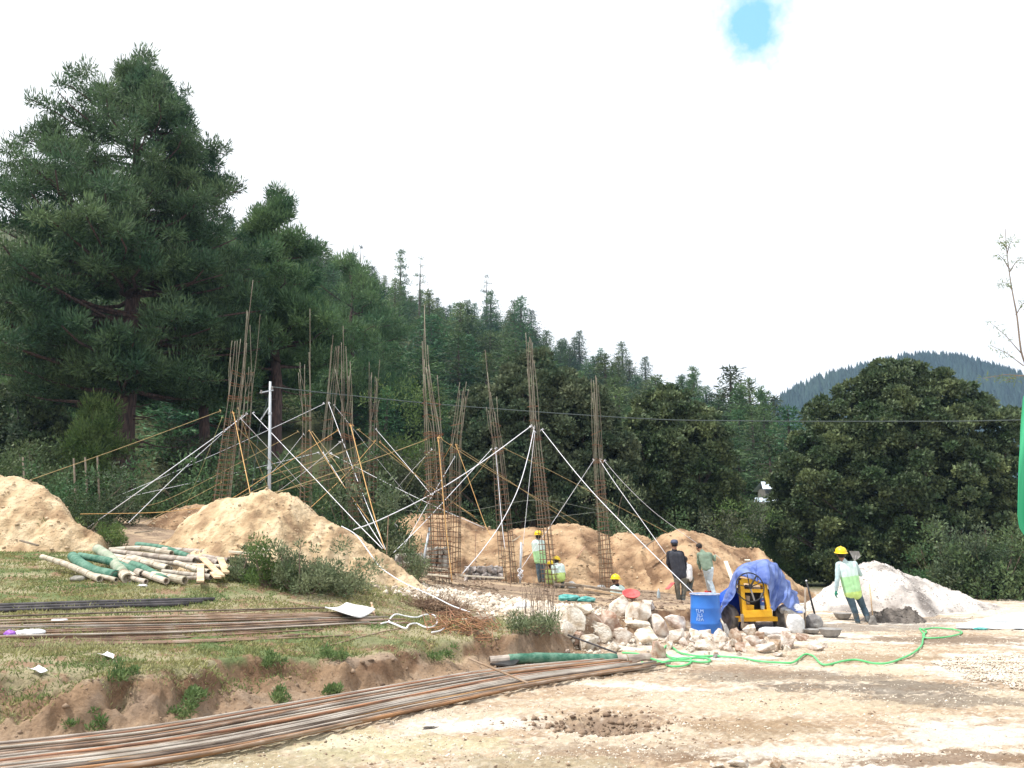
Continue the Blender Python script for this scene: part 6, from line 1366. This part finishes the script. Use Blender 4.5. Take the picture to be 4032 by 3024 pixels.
# ================================================================ DRUM
c = grY(2759, 15.6); hD, rD = .785, .277
t = thing('barrel', 'blue open plastic drum with worn stencilled letters among the rocks', 'drum', (c.x, c.y, c.z - .02))
prof = [(rD * .96, 0), (rD * 1.03, .03), (rD * 1.04, .10), (rD * 1.05, .24), (rD * 1.075, .255), (rD * 1.05, .27), (rD * 1.0, .52), (rD * 1.015, .535), (rD * .99, .55), (rD * .965, hD - .05), (rD * .99, hD - .03), (rD * 1.0, hD), (rD * .95, hD), (rD * .94, hD - .06), (rD * .98, .05), (.001, .04)]
m = MB(); m.lathe(prof, (0, 0, 0), 48)
M['drum_dirty'] = M['drum_blue']
m.build('body', M['drum_blue'], t, smooth=True)
m = MB(); m.lathe([(rD * 1.0, hD - .012), (rD * 1.035, hD - .008), (rD * 1.035, hD + .010), (rD * .96, hD + .012), (rD * .95, hD - .01)], (0, 0, 0), 48); m.build('rim', pm('rim_pale', (.30, .36, .55), (.55, .58, .70), 12, .5), t, smooth=True)
def text_on(t, s, size, org, nrm_ang, rad, mat, z):
    cu = bpy.data.curves.new('lettering', 'FONT'); cu.body = s; cu.size = size; cu.extrude = .0008; cu.align_x = 'CENTER'
    to = bpy.data.objects.new('lettering', cu); COL.objects.link(to); dg = bpy.context.evaluated_depsgraph_get(); dg.update()
    me = bpy.data.meshes.new_from_object(to.evaluated_get(dg)); bpy.data.objects.remove(to)
    for v in me.vertices:
        a = nrm_ang + v.co.x / rad; rr = rad + .003 + v.co.z
        v.co = Vector((math.cos(a) * rr, math.sin(a) * rr, z + v.co.y))
    me.materials.clear(); me.materials.append(mat); o = bpy.data.objects.new('lettering', me); COL.objects.link(o); o.parent = t
for s_, z_ in (('TLM', .46), ('3LS', .385), ('REA', .31)): text_on(t, s_, .085, None, -math.pi / 2 - .62, rD * 1.045, M['letter'], z_)
text_on(t, 'II', .05, None, -math.pi / 2 - .05, rD * 1.05, M['letter'], .13)
# ================================================================ MIXER under its tarp
mo = grY(2970, 16.8); T8 = thing('concrete_mixer', 'yellow framed concrete mixer with black handwheel on rubber tyres under the blue tarp', 'concrete mixer', mo)
def wp(u, v, Y): return at(u, v, Y) - mo
def poly_bar(m, a, b, w, d, Y0): m.bar(wp(*a, Y0), wp(*b, Y0), w, d, Vector((0, 1, 0)))
m = MB(); yf = 16.45; px = 1 / ppm(yf)
tl, tr_, br, bl = (2914, 2282), (3004, 2296), (3028, 2420), (2930, 2426)
poly_bar(m, tl, bl, 15 * px, .20, yf); poly_bar(m, tr_, br, 16 * px, .20, yf)
poly_bar(m, (2912, 2284), (3006, 2297), 17 * px, .21, yf); poly_bar(m, (2925, 2417), (3034, 2412), 26 * px, .21, yf)
poly_bar(m, (2916, 2325), (3010, 2326), 13 * px, .19, yf)
m.build('frame', M['yellow'], T8, bevel=.008)
m = MB(); poly_bar(m, (2882, 2438), (3058, 2436), 17 * px, .14, yf + .1); poly_bar(m, (2890, 2428), (3045, 2428), 5 * px, .10, yf + .05); m.build('axle', M['yellow'], T8, bevel=.006)
m = MB(); poly_bar(m, (2946, 2380), (2946, 2404), 32 * px, .25, yf + .15); m.build('tank', M['yellow'], T8, bevel=.01)
m = MB(); poly_bar(m, (2970, 2318), (2975, 2425), 95 * px, .45, yf + .42); m.build('engine', M['black'], T8, bevel=.02)
m = MB(); poly_bar(m, (2940, 2345), (2940, 2378), 14 * px, .2, yf + .12); poly_bar(m, (2990, 2322), (2944, 2322), 8 * px, .12, yf + .02); m.build('engine_cover', M['wood_old'], T8, bevel=.006)
wc = wp(2953, 2312, 16.18); rw = 53 / ppm(16.18); m = MB()
ring = [wc + Vector((math.cos(a) * rw, .05 * math.sin(a), math.sin(a) * rw)) for a in [2 * math.pi * i / 40 for i in range(41)]]
m.tube(ring, .013, 8); m.build('handwheel', M['black'], T8, smooth=True)
for a in (100, 57, -3, 22, 168): m = MB().tube([wc, wc + Vector((math.cos(R(a)) * rw, 0, math.sin(R(a)) * rw))], [.022 if a == 57 else .012, .016 if a == 57 else .008], 6).build('spoke', M['black'], T8)
m = MB().bar(wc, wc + Vector((math.cos(R(-74)) * rw, 0, math.sin(R(-74)) * rw)), .05, .02).build('spoke', M['metal_pan'], T8)
MB().tube([wc + Vector((0, -.03, 0)), wc + Vector((0, .3, 0))], .035, 12).build('hub', M['black'], T8)
def tyre(u, v, Y, rpx, yaw, wdt=.17):
    c = wp(u, v, Y); r = rpx / ppm(Y); Mx = Matrix.Rotation(R(90), 3, 'Y'); Mx = Matrix.Rotation(yaw, 3, 'Z') @ Mx
    w_ = bpy.data.objects.new('wheel', None); COL.objects.link(w_); w_.parent = T8; w_.location = c
    pr = [(r * .58, -wdt * .42), (r * .72, -wdt * .5), (r * .93, -wdt * .46), (r * .99, -wdt * .30)]
    for q in (-.22, -.07, .07, .22): pr += [(r, wdt * (q - .05)), (r * .965, wdt * (q - .045) + .004), (r * .965, wdt * (q + .03)), (r, wdt * (q + .035))]
    pr += [(r * .99, wdt * .30), (r * .93, wdt * .46), (r * .72, wdt * .5), (r * .58, wdt * .42)]
    m = MB(); m.lathe(pr, (0, 0, 0), 36, Mx); o = m.build('tyre', M['tyre'], w_, smooth=False)
    m = MB(); m.lathe([(.001, -.02), (r * .3, -.02), (r * .5, .01), (r * .6, .04), (r * .6, -.06), (r * .5, -.03), (.001, -.05)], (0, 0, 0), 24, Mx); m.build('rim', M['yellow'], w_, smooth=True)
tyre(2868, 2432, 16.7, 50, R(24)); tyre(3066, 2440, 16.75, 46, R(-8))
m = MB(); m.lathe([(.001, -.36), (.22, -.34), (.40, -.10), (.42, .12), (.30, .36), (.26, .42), (.24, .42), (.001, .1)], wp(2890, 2400, 17.6), 28, Matrix.Rotation(R(30), 3, 'Y')); m.build('mixing_drum', M['mix_blue'], T8, smooth=True)
m = MB(); m.box(wp(2845, 2430, 17.05), (.34, .05, .62)); m.build('drum_guard', M['mix_blue'], T8, bevel=.01)
# stay board under the axle
plank('short upright timber propping the mixer axle', at(2921, 2418, 16.3), at(2926, 2475, 16.3), .05, .05, 'wood_old')
# cola bottle standing in the frame
cb = at(3003, 2400, 16.42); t = thing('bottle', 'clear plastic bottle of dark cola with blue label standing inside the yellow frame', 'bottle', cb)
m = MB(); m.lathe([(.036, 0), (.042, .01), (.042, .09), (.040, .10)], (0, 0, 0), 16); m.build('base', M['clear'], t, smooth=True)
m = MB(); m.lathe([(.043, .08), (.044, .10), (.043, .22)], (0, 0, 0), 16); m.build('label', M['cola'], t, smooth=True)
m = MB(); m.lathe([(.040, .215), (.036, .25), (.018, .30), (.014, .32), (.014, .335), (.001, .336)], (0, 0, 0), 16); m.build('neck', M['clear'], t, smooth=True)
for (z, w_, mt, r2) in [(.168, .026, 'red', .0), (.150, .026, 'white', 0), (.132, .026, 'drum_blue', 0)]:
    m = MB(); m.tube([(-w_ * .8, -.045, z), (0, -.047, z + .006), (w_ * .8, -.045, z)], .0085, 8); m.build('emblem', M[mt], t, smooth=True)
# tarp: a sheet hung from its front hem over the mixer and down behind it
def resample(P, n):
    P = curve_pts([Vector((p[0], p[1], p[2] if len(p) > 2 else 0)) for p in P], 6); L = [0]
    for a, b in zip(P[:-1], P[1:]): L.append(L[-1] + (b - a).length)
    o = []
    for k in range(n):
        s = L[-1] * k / (n - 1); i = max(0, min(len(L) - 2, np.searchsorted(L, s) - 1)); f = (s - L[i]) / max(L[i + 1] - L[i], 1e-9); o.append(P[i].lerp(P[i + 1], f))
    return o
nT = 150
front = [(2822, 2448), (2846, 2400), (2878, 2362), (2897, 2330), (2905, 2288), (2922, 2270), (2965, 2282), (3000, 2296), (3018, 2304), (3032, 2345), (3040, 2395), (3056, 2404), (3075, 2374), (3105, 2396), (3135, 2412), (3152, 2416)]
mid = [(2818, 2440), (2836, 2388), (2866, 2310), (2890, 2252), (2915, 2226), (2950, 2212), (3006, 2202), (3040, 2212), (3068, 2220), (3095, 2256), (3115, 2303), (3140, 2348), (3160, 2380), (3166, 2398), (3168, 2402), (3170, 2404)]
back = [(2822, 2430), (2840, 2385), (2868, 2320), (2895, 2270), (2920, 2250), (2955, 2240), (3000, 2235), (3035, 2240), (3062, 2250), (3088, 2280), (3108, 2315), (3132, 2352), (3150, 2380), (3158, 2398), (3162, 2402), (3166, 2404)]
Ra, Rb, Rc = [resample(q, nT) for q in (front, mid, back)]
rows = []; nr = 46
for i in range(nr):
    s = i / (nr - 1)
    for k in range(nT):
        x = k / (nT - 1)
        if s < .5: q = s / .5; p = Ra[k].lerp(Rb[k], 1 - (1 - q) ** 1.7); Yk = 16.38 + .75 * q ** 1.5 - .10 * math.sin(x * math.pi) * (1 - q)
        else: q = (s - .5) / .5; p = Rb[k].lerp(Rc[k], q ** 1.3); Yk = 17.13 + 1.3 * q
        w = at(p.x, p.y, Yk)
        fold = (float(fbm(x * 14 + s * 1.2, s * 2.0, 0, 61, 3)) - .5) * .24 + (abs(float(vn(x * 24 + s * 3, s * 1.2, 0, 63)) - .5)) * .24 - .06
        fold *= min(1, s * 8 + .35); wgt = .35 if abs(s - .5) < .12 else 1
        w = w + Vector((fold * .35 * (1 if x > .5 else -1), -fold, fold * .25 * wgt)); g0 = 0.01
        w.z = max(w.z, g0); rows.append(tuple(w))
F = gridF(nr, nT); o = mk('tarpaulin', np.array(rows), F, M['tarp'], smooth=True, org=at(2990, 2400, 17)); sm_ = o.modifiers.new('t', 'SOLIDIFY'); sm_.thickness = .003
tag(o, 'crumpled translucent blue tarpaulin draped over the concrete mixer', 'tarpaulin')
plank('long pale plank standing left of the blue tarpaulin', at(2857, 2210, 21), at(2898, 2322, 20.2), .10, .03, 'wood_pale')
plank('pale board showing above the blue tarpaulin top', at(2942, 2204, 18.7), grY(3060, 19.6), .14, .03, 'wood_pale')
P = [at(3175, 2289, 18.4), grY(3183, 18.3)]; m = MB().tube(P[::-1], [.022, .02], 8).build('post', M['black'], org=P[1], smooth=True); tag(m, 'black round post with a white tip beside the tarpaulin', 'post')
MB().ell(at(3175, 2287, 18.4) - P[1], (.022, .022, .022), 8).build('tip', M['white'], m)
tag(MB().tube([at(3168, 2478, 17.0), at(3171, 2314, 17.4)], [.022, .02], 8).build('post', M['wood_old'], org=at(3168, 2478, 17.0), smooth=True), 'grey wooden stick leaning at the right end of the tarpaulin', 'post')
plank('dark weathered board leaning between the two white sacks', at(3092, 2405, 16.4), at(3108, 2490, 16.0), .07, .025, 'wood_old')
# sacks
gl('cement_sack', 'white cement sack draped over the right mixer tyre', 'sack', 3088, 2402, 98, 46, 'sack', 11, Y=16.55, amp=.25, n=36).location.z = at(3088, 2416, 16.55).z
gl('cement_sack', 'bulging white sack leaning against the right mixer tyre', 'sack', 3134, 2492, 66, 84, 'sack', 12, amp=.16, n=36, boxy=.25)
gl('cement_sack', 'grey dusty sack slumped behind the leaning posts', 'sack', 3205, 2472, 68, 64, 'sack_grey', 13, amp=.2, n=36)
gl('cement_sack', 'flat white cement sack lying on the rocks before the mixer', 'sack', 3048, 2500, 112, 34, 'sack', 14, amp=.16, n=36, boxy=.35)
gl('cement_sack', 'pale sack lying right of the squatting worker', 'sack', 2284, 2282, 42, 38, 'sack', 15, amp=.2, Y=23.2, n=26)
gl('cement_sack', 'smaller pale sack against the squatting worker', 'sack', 2246, 2268, 34, 32, 'sack', 16, amp=.2, Y=23.4, n=26)
gl('cement_sack', 'white sack standing at the far edge of the trench', 'sack', 2360, 2308, 34, 22, 'sack', 17, amp=.2, Y=23.6, n=26)
gl('plastic_bag', 'white plastic sack lying on the brown heap behind the stone plinth', 'plastic bag', 1542, 2080, 60, 36, 'sack', 18, amp=.4, Y=25.6, n=30).location.z = at(1542, 2086, 25.6).z
gl('plastic_bag', 'crumpled turquoise plastic bag on the rubble, left one', 'plastic bag', 2240, 2366, 78, 30, 'teal', 19, amp=.5, n=30)
gl('plastic_bag', 'crumpled turquoise plastic bag on the rubble, right one', 'plastic bag', 2308, 2368, 68, 22, 'teal', 20, amp=.5, n=30)
gl('plastic_bag', 'white bag on the rubble behind the terrace tip', 'plastic bag', 2055, 2400, 60, 36, 'sack', 21, amp=.45, n=30)
# basins and pans
def pan(label, u, v, rpx, hpx, mat, name='pan', tilt=0, yaw=0):
    p = gr(u, v); k = 1 / ppm(p.y); r, h = rpx * k, hpx * k; Mx = Matrix.Rotation(yaw, 3, 'Z') @ Matrix.Rotation(tilt, 3, 'X')
    m = MB(); m.lathe([(.001, 0), (r * .55, .004), (r * .8, h * .35), (r * .97, h * .95), (r * 1.04, h), (r * 1.04, h + .008), (r * .95, h), (r * .77, h * .4), (r * .52, .03), (.001, .025)], (0, 0, 0), 32, Mx)
    o = m.build(name, M[mat], smooth=True); o.location = p + Vector((0, 0, .01 + abs(math.sin(tilt)) * r * .7)); return tag(o, label, 'basin')
pan('grey metal head pan on the ground, nearest of the pans', 3271, 2510, 42, 29, 'metal_pan')
pan('grey metal head pan in front of the white heap beside the walking worker', 3319, 2440, 33, 22, 'metal_pan')
pan('flat grey pan between the dusty sack and the nearest head pan', 3198, 2496, 30, 14, 'metal_pan')
pan('red plastic basin tipped towards the camera at the pad edge', 2485, 2362, 33, 14, 'red', tilt=.45)
tag(MB().bar(at(2626, 2320, 20.3), at(2650, 2294, 20.6), .10, .02).build('dustpan', M['red'], org=at(2626, 2320, 20.3), bevel=.005), 'red plastic scoop lying left of the man in the black jacket', 'scoop')
p = gr(2594, 2356); m = MB(); m.lathe([(.04, 0), (.045, .02), (.045, .13), (.02, .20), (.015, .24), (.001, .242)], (0, 0, 0), 14); o = m.build('bottle', M['clear'], smooth=True); o.location = p; tag(o, 'small clear bottle standing on the pad edge left of the man in the black jacket', 'bottle')
# formwork planks over the trench
for (a, b, y0, w, mt, lb) in [((2224, 2296), (2474, 2332), 21.7, .34, 'wood_old', 'long dark scaffold plank across the near side of the trench'), ((2300, 2318), (2466, 2346), 21.2, .20, 'wood', 'shorter plank in front of the long dark trench plank'), ((2180, 2300), (2300, 2310), 22.0, .12, 'wood_old', 'narrow board left of the trench mouth')]:
    plank(lb, at(*a, y0), at(*b, y0), w, .05, mt)
# post with a coil of rope
P = [at(2048, 2296, 22.3), at(2052, 2135, 22.3)]; t = tag(MB().tube(P, .03, 10).build('post', M['steel'], org=P[0], smooth=True), 'grey steel post with knotted white rope round its foot', 'post')
m = MB()
for i in range(5):
    c_ = at(2046 + (i % 2) * 6, 2246 + i * 7, 22.2); m.tube([c_ + Vector((math.cos(a) * .05, math.sin(a) * .04, math.sin(a * 1 + i) * .05)) for a in [2 * math.pi * k / 14 for k in range(15)]], .010, 5)
tag(m.build('rope_coil', M['rope_white'], org=at(2046, 2260, 22.2), smooth=True), 'white rope coil hanging on the grey steel post', 'rope')
# stray timbers on the heaps
for (a, b, Ya, w, mt, lb) in [((2260, 2211), (2304, 2151), 25.2, .07, 'wood', 'brown timber leaning on the orange heap left of the rightmost column'), ((2014, 2134), (2050, 2110), 25.5, .09, 'wood_pale', 'pale board lying on the orange heap left of the standing worker'), ((2528, 2160), (2588, 2118), 25.2, .07, 'wood_old', 'dark branch sticking from the rounded orange heap'), ((2812, 2180), (2838, 2202), 24.3, .06, 'wood_pale', 'short pale stick on the heap right of the bending man'), ((80, 2128), (150, 2148), 16.2, .08, 'wood_old', 'grey log lying at the foot of the left earth heap'), ((530, 2098), (600, 2090), 18.2, .04, 'wood_old', 'thin stick between the left heaps')]:
    plank(lb, at(*a, Ya), at(*b, Ya), w, .035, mt)
P = [ln(1300, 2360) + Vector((0, 0, .01)), ln(1330, 2395) + Vector((0, 0, .12))]
plank('pair of dry split sticks poking up behind the white board', gr(1478, 2440) + Vector((0, 0, 0)), at(1462, 2372, 12.9), .03, .015, 'wood')
gl('log', 'grey log half hidden by the weeds right of the rusty stirrups', 'log', 1900, 2450, 95, 32, 'wood_old', 25, amp=.2, boxy=.3)
# white sheet at the right edge
def sheet(name, label, cat, outline_fn, mat): pass
ptsS = [(3770, 2478), (3860, 2476), (3950, 2478), (4032, 2482), (4200, 2490)]; V = []; nx, ny = 90, 34
a0 = gr(3765, 2478); a1 = gr(4330, 2484)
for i in range(ny):
    for k in range(nx):
        s, q = k / (nx - 1), i / (ny - 1); b_ = a0.lerp(a1, s); y = b_.y + q * 2.0 * min(1, s * 2.2 + .12); x = b_.x * y / b_.y
        h_ = (.05 + .26 * min(1, s * 1.7)) * math.sin(min(q * 1.7, 1) * math.pi / 2) * (.35 + 1.1 * float(fbm(x * 2.3, y * 2.6, 0, 71, 4))) * (1 - .4 * q) + .10 * abs(float(fbm(x * 5, y * 5, 0, 72, 3)) - .5); V.append((x, y, .02 + h_ * min(1, q * 6 + .1)))
tag(mk('plastic_sheet', np.array(V), gridF(ny, nx), M['sheet'], smooth=True, org=a0), 'crumpled white plastic sheet spread on the ground at the right edge', 'plastic sheet')
gl('plastic_bag', 'flattened teal plastic scrap at the left corner of the white sheet', 'plastic bag', 3862, 2480, 50, 12, 'teal', 31, amp=.5, n=30)
# ================================================================ HOSE
HP = [(3628, 2478), (3660, 2474), (3690, 2472), (3754, 2478), (3788, 2490), (3754, 2503), (3699, 2511), (3644, 2511), (3634, 2500), (3648, 2488), (3638, 2480), (3622, 2474), (3628, 2486), (3640, 2500), (3634, 2516), (3629, 2540), (3598, 2569), (3547, 2594), (3492, 2611), (3437, 2611), (3374, 2598), (3319, 2603), (3243, 2617), (3201, 2582), (3167, 2577), (3125, 2607), (3079, 2609), (2988, 2603), (2916, 2590), (2818, 2583), (2753, 2583), (2681, 2571), (2652, 2552), (2628, 2540), (2614, 2558), (2634, 2586), (2690, 2594), (2740, 2590), (2782, 2592), (2797, 2600), (2775, 2607), (2703, 2602), (2650, 2602), (2600, 2608), (2550, 2612), (2527, 2608)]
W_ = [gz(u, v, .03) for u, v in HP]
tag(MB().tube(curve_pts(W_, 6), .0145, 8).build('garden_hose', M['hose'], org=W_[0], smooth=True), 'long bright green hose snaking across the yard to the sand heap', 'hose')
W_ = [gz(u, v, .028) for u, v in [(2606, 2612), (2650, 2596), (2700, 2590), (2722, 2598), (2712, 2614), (2670, 2624), (2630, 2620), (2600, 2604), (2560, 2592), (2510, 2574), (2450, 2570)]]
tag(MB().tube(curve_pts(W_, 6), .014, 8).build('garden_hose', M['hose'], org=W_[0], smooth=True), 'shorter green hose end looped under the coil beside the brownish boulder', 'hose')
tag(MB().tube([gz(2812, 2584, .03), gz(2828, 2582, .03)], .026, 8).build('hose_joint', M['metal_pan'], org=gz(2812, 2584, .03)), 'small metal clamp joining the green hose', 'hose clamp')
# ================================================================ HUT, BANNER
hb = at(3025, 1976, 42); t = thing('hut', 'small hut with pale blue metal roof half hidden behind the big oak', 'hut', hb); t.scale = (.55, .55, .55)
gh = (hb.z - hz1(hb.x, hb.y)) / .55 + .3; MB().box((.9, 1.2, (1.3 - gh) / 2), (2.2, 2.4, 1.3 + gh)).build('wall', M['wall_dull'], t)
m = MB(); m.add([(-.6, -.5, 1.15), (2.6, -.5, 1.15), (2.6, 1.2, 1.95), (-.2, 1.2, 1.95), (-.6, -.5, 1.21), (2.6, -.5, 1.21), (2.6, 1.2, 2.01), (-.2, 1.2, 2.01), (2.6, 2.9, 1.15), (-.6, 2.9, 1.15)], [(0, 3, 2, 1), (4, 5, 6, 7), (0, 1, 5, 4), (1, 2, 6, 5), (2, 3, 7, 6), (3, 0, 4, 7), (7, 6, 8, 9)]); m.build('roof', M['roof_pale'], t)
m = MB(); m.add([(-1.7, -1.2, -.1), (1.2, -1.2, -.1), (1.2, .1, .35), (-1.2, .1, .35), (-1.7, -1.2, -.05), (1.2, -1.2, -.05), (1.2, .1, .40), (-1.2, .1, .40)], [(0, 3, 2, 1), (4, 5, 6, 7), (0, 1, 5, 4), (1, 2, 6, 5), (2, 3, 7, 6), (3, 0, 4, 7)]); m.build('porch_roof', M['roof_pale'], t)
MB().box((.4, -.03, .5), (.4, .05, .5)).build('window', M['black'], t)
bY2 = 2.3; t = thing('banner', 'hanging green cloth cut by the right edge of the photo', 'banner', at(4200, 2107, bY2)); o = t.location; V = []
lft = [(1560, 4034), (1576, 4030), (1652, 4023), (1820, 4011), (1930, 4008), (2031, 4006), (2075, 4012), (2107, 4030), (2125, 4060)]
for i in range(36):
    v = 1560 + 565 * i / 35; ul = np.interp(v, [q[0] for q in lft], [q[1] for q in lft])
    for k in range(24):
        s = k / 23; p = at(ul + (4420 - ul) * s, v, bY2 + .05 * math.sin(s * 9 + v * .006) + .02 * s * math.sin(v * .02)); V.append(tuple(p - o))
ob = mk('cloth', np.array(V), gridF(36, 24), M['banner'], t, smooth=True); ob.modifiers.new('t', 'SOLIDIFY').thickness = .003
p0 = at(4425, 1500, bY2) - o; MB().tube([Vector((p0.x, 0, -at(4200, 2107, bY2).z)), Vector((p0.x, 0, p0.z))], .02, 10).build('pole', M['wood_old'], t)
# fence stakes in the undergrowth at the left
for (u, v0, v1, Y) in [(90, 1800, 1890, 22.5), (290, 1805, 1930, 22), (335, 1800, 1900, 22.5), (383, 1795, 1930, 22.3)]:
    a, b = at(u + 8, v1 + 40, Y), at(u, v0, Y); tag(MB().tube([a, b], [.028, .022], 6).build('fence_stake', M['wood_old'], org=a), 'rough grey fence stake standing in the undergrowth at the left', 'stake', 'fence stakes in the undergrowth')
# ================================================================ HAZE
hm_ = bpy.data.materials.new('haze'); hm_.use_nodes = True; n = hm_.node_tree.nodes; n.remove(n['Principled BSDF'])
pv = n.new('ShaderNodeVolumePrincipled'); pv.inputs['Color'].default_value = (.45, .68, 1, 1); pv.inputs['Density'].default_value = .00028; pv.inputs['Anisotropy'].default_value = 0
hm_.node_tree.links.new(pv.outputs[0], n['Material Output'].inputs['Volume'])
m = MB(); m.box((150, 740, 118), (3200, 1560, 262)); o = m.build('haze', hm_); tag(o, 'thin blue air haze over the valley', None, None, 'stuff')
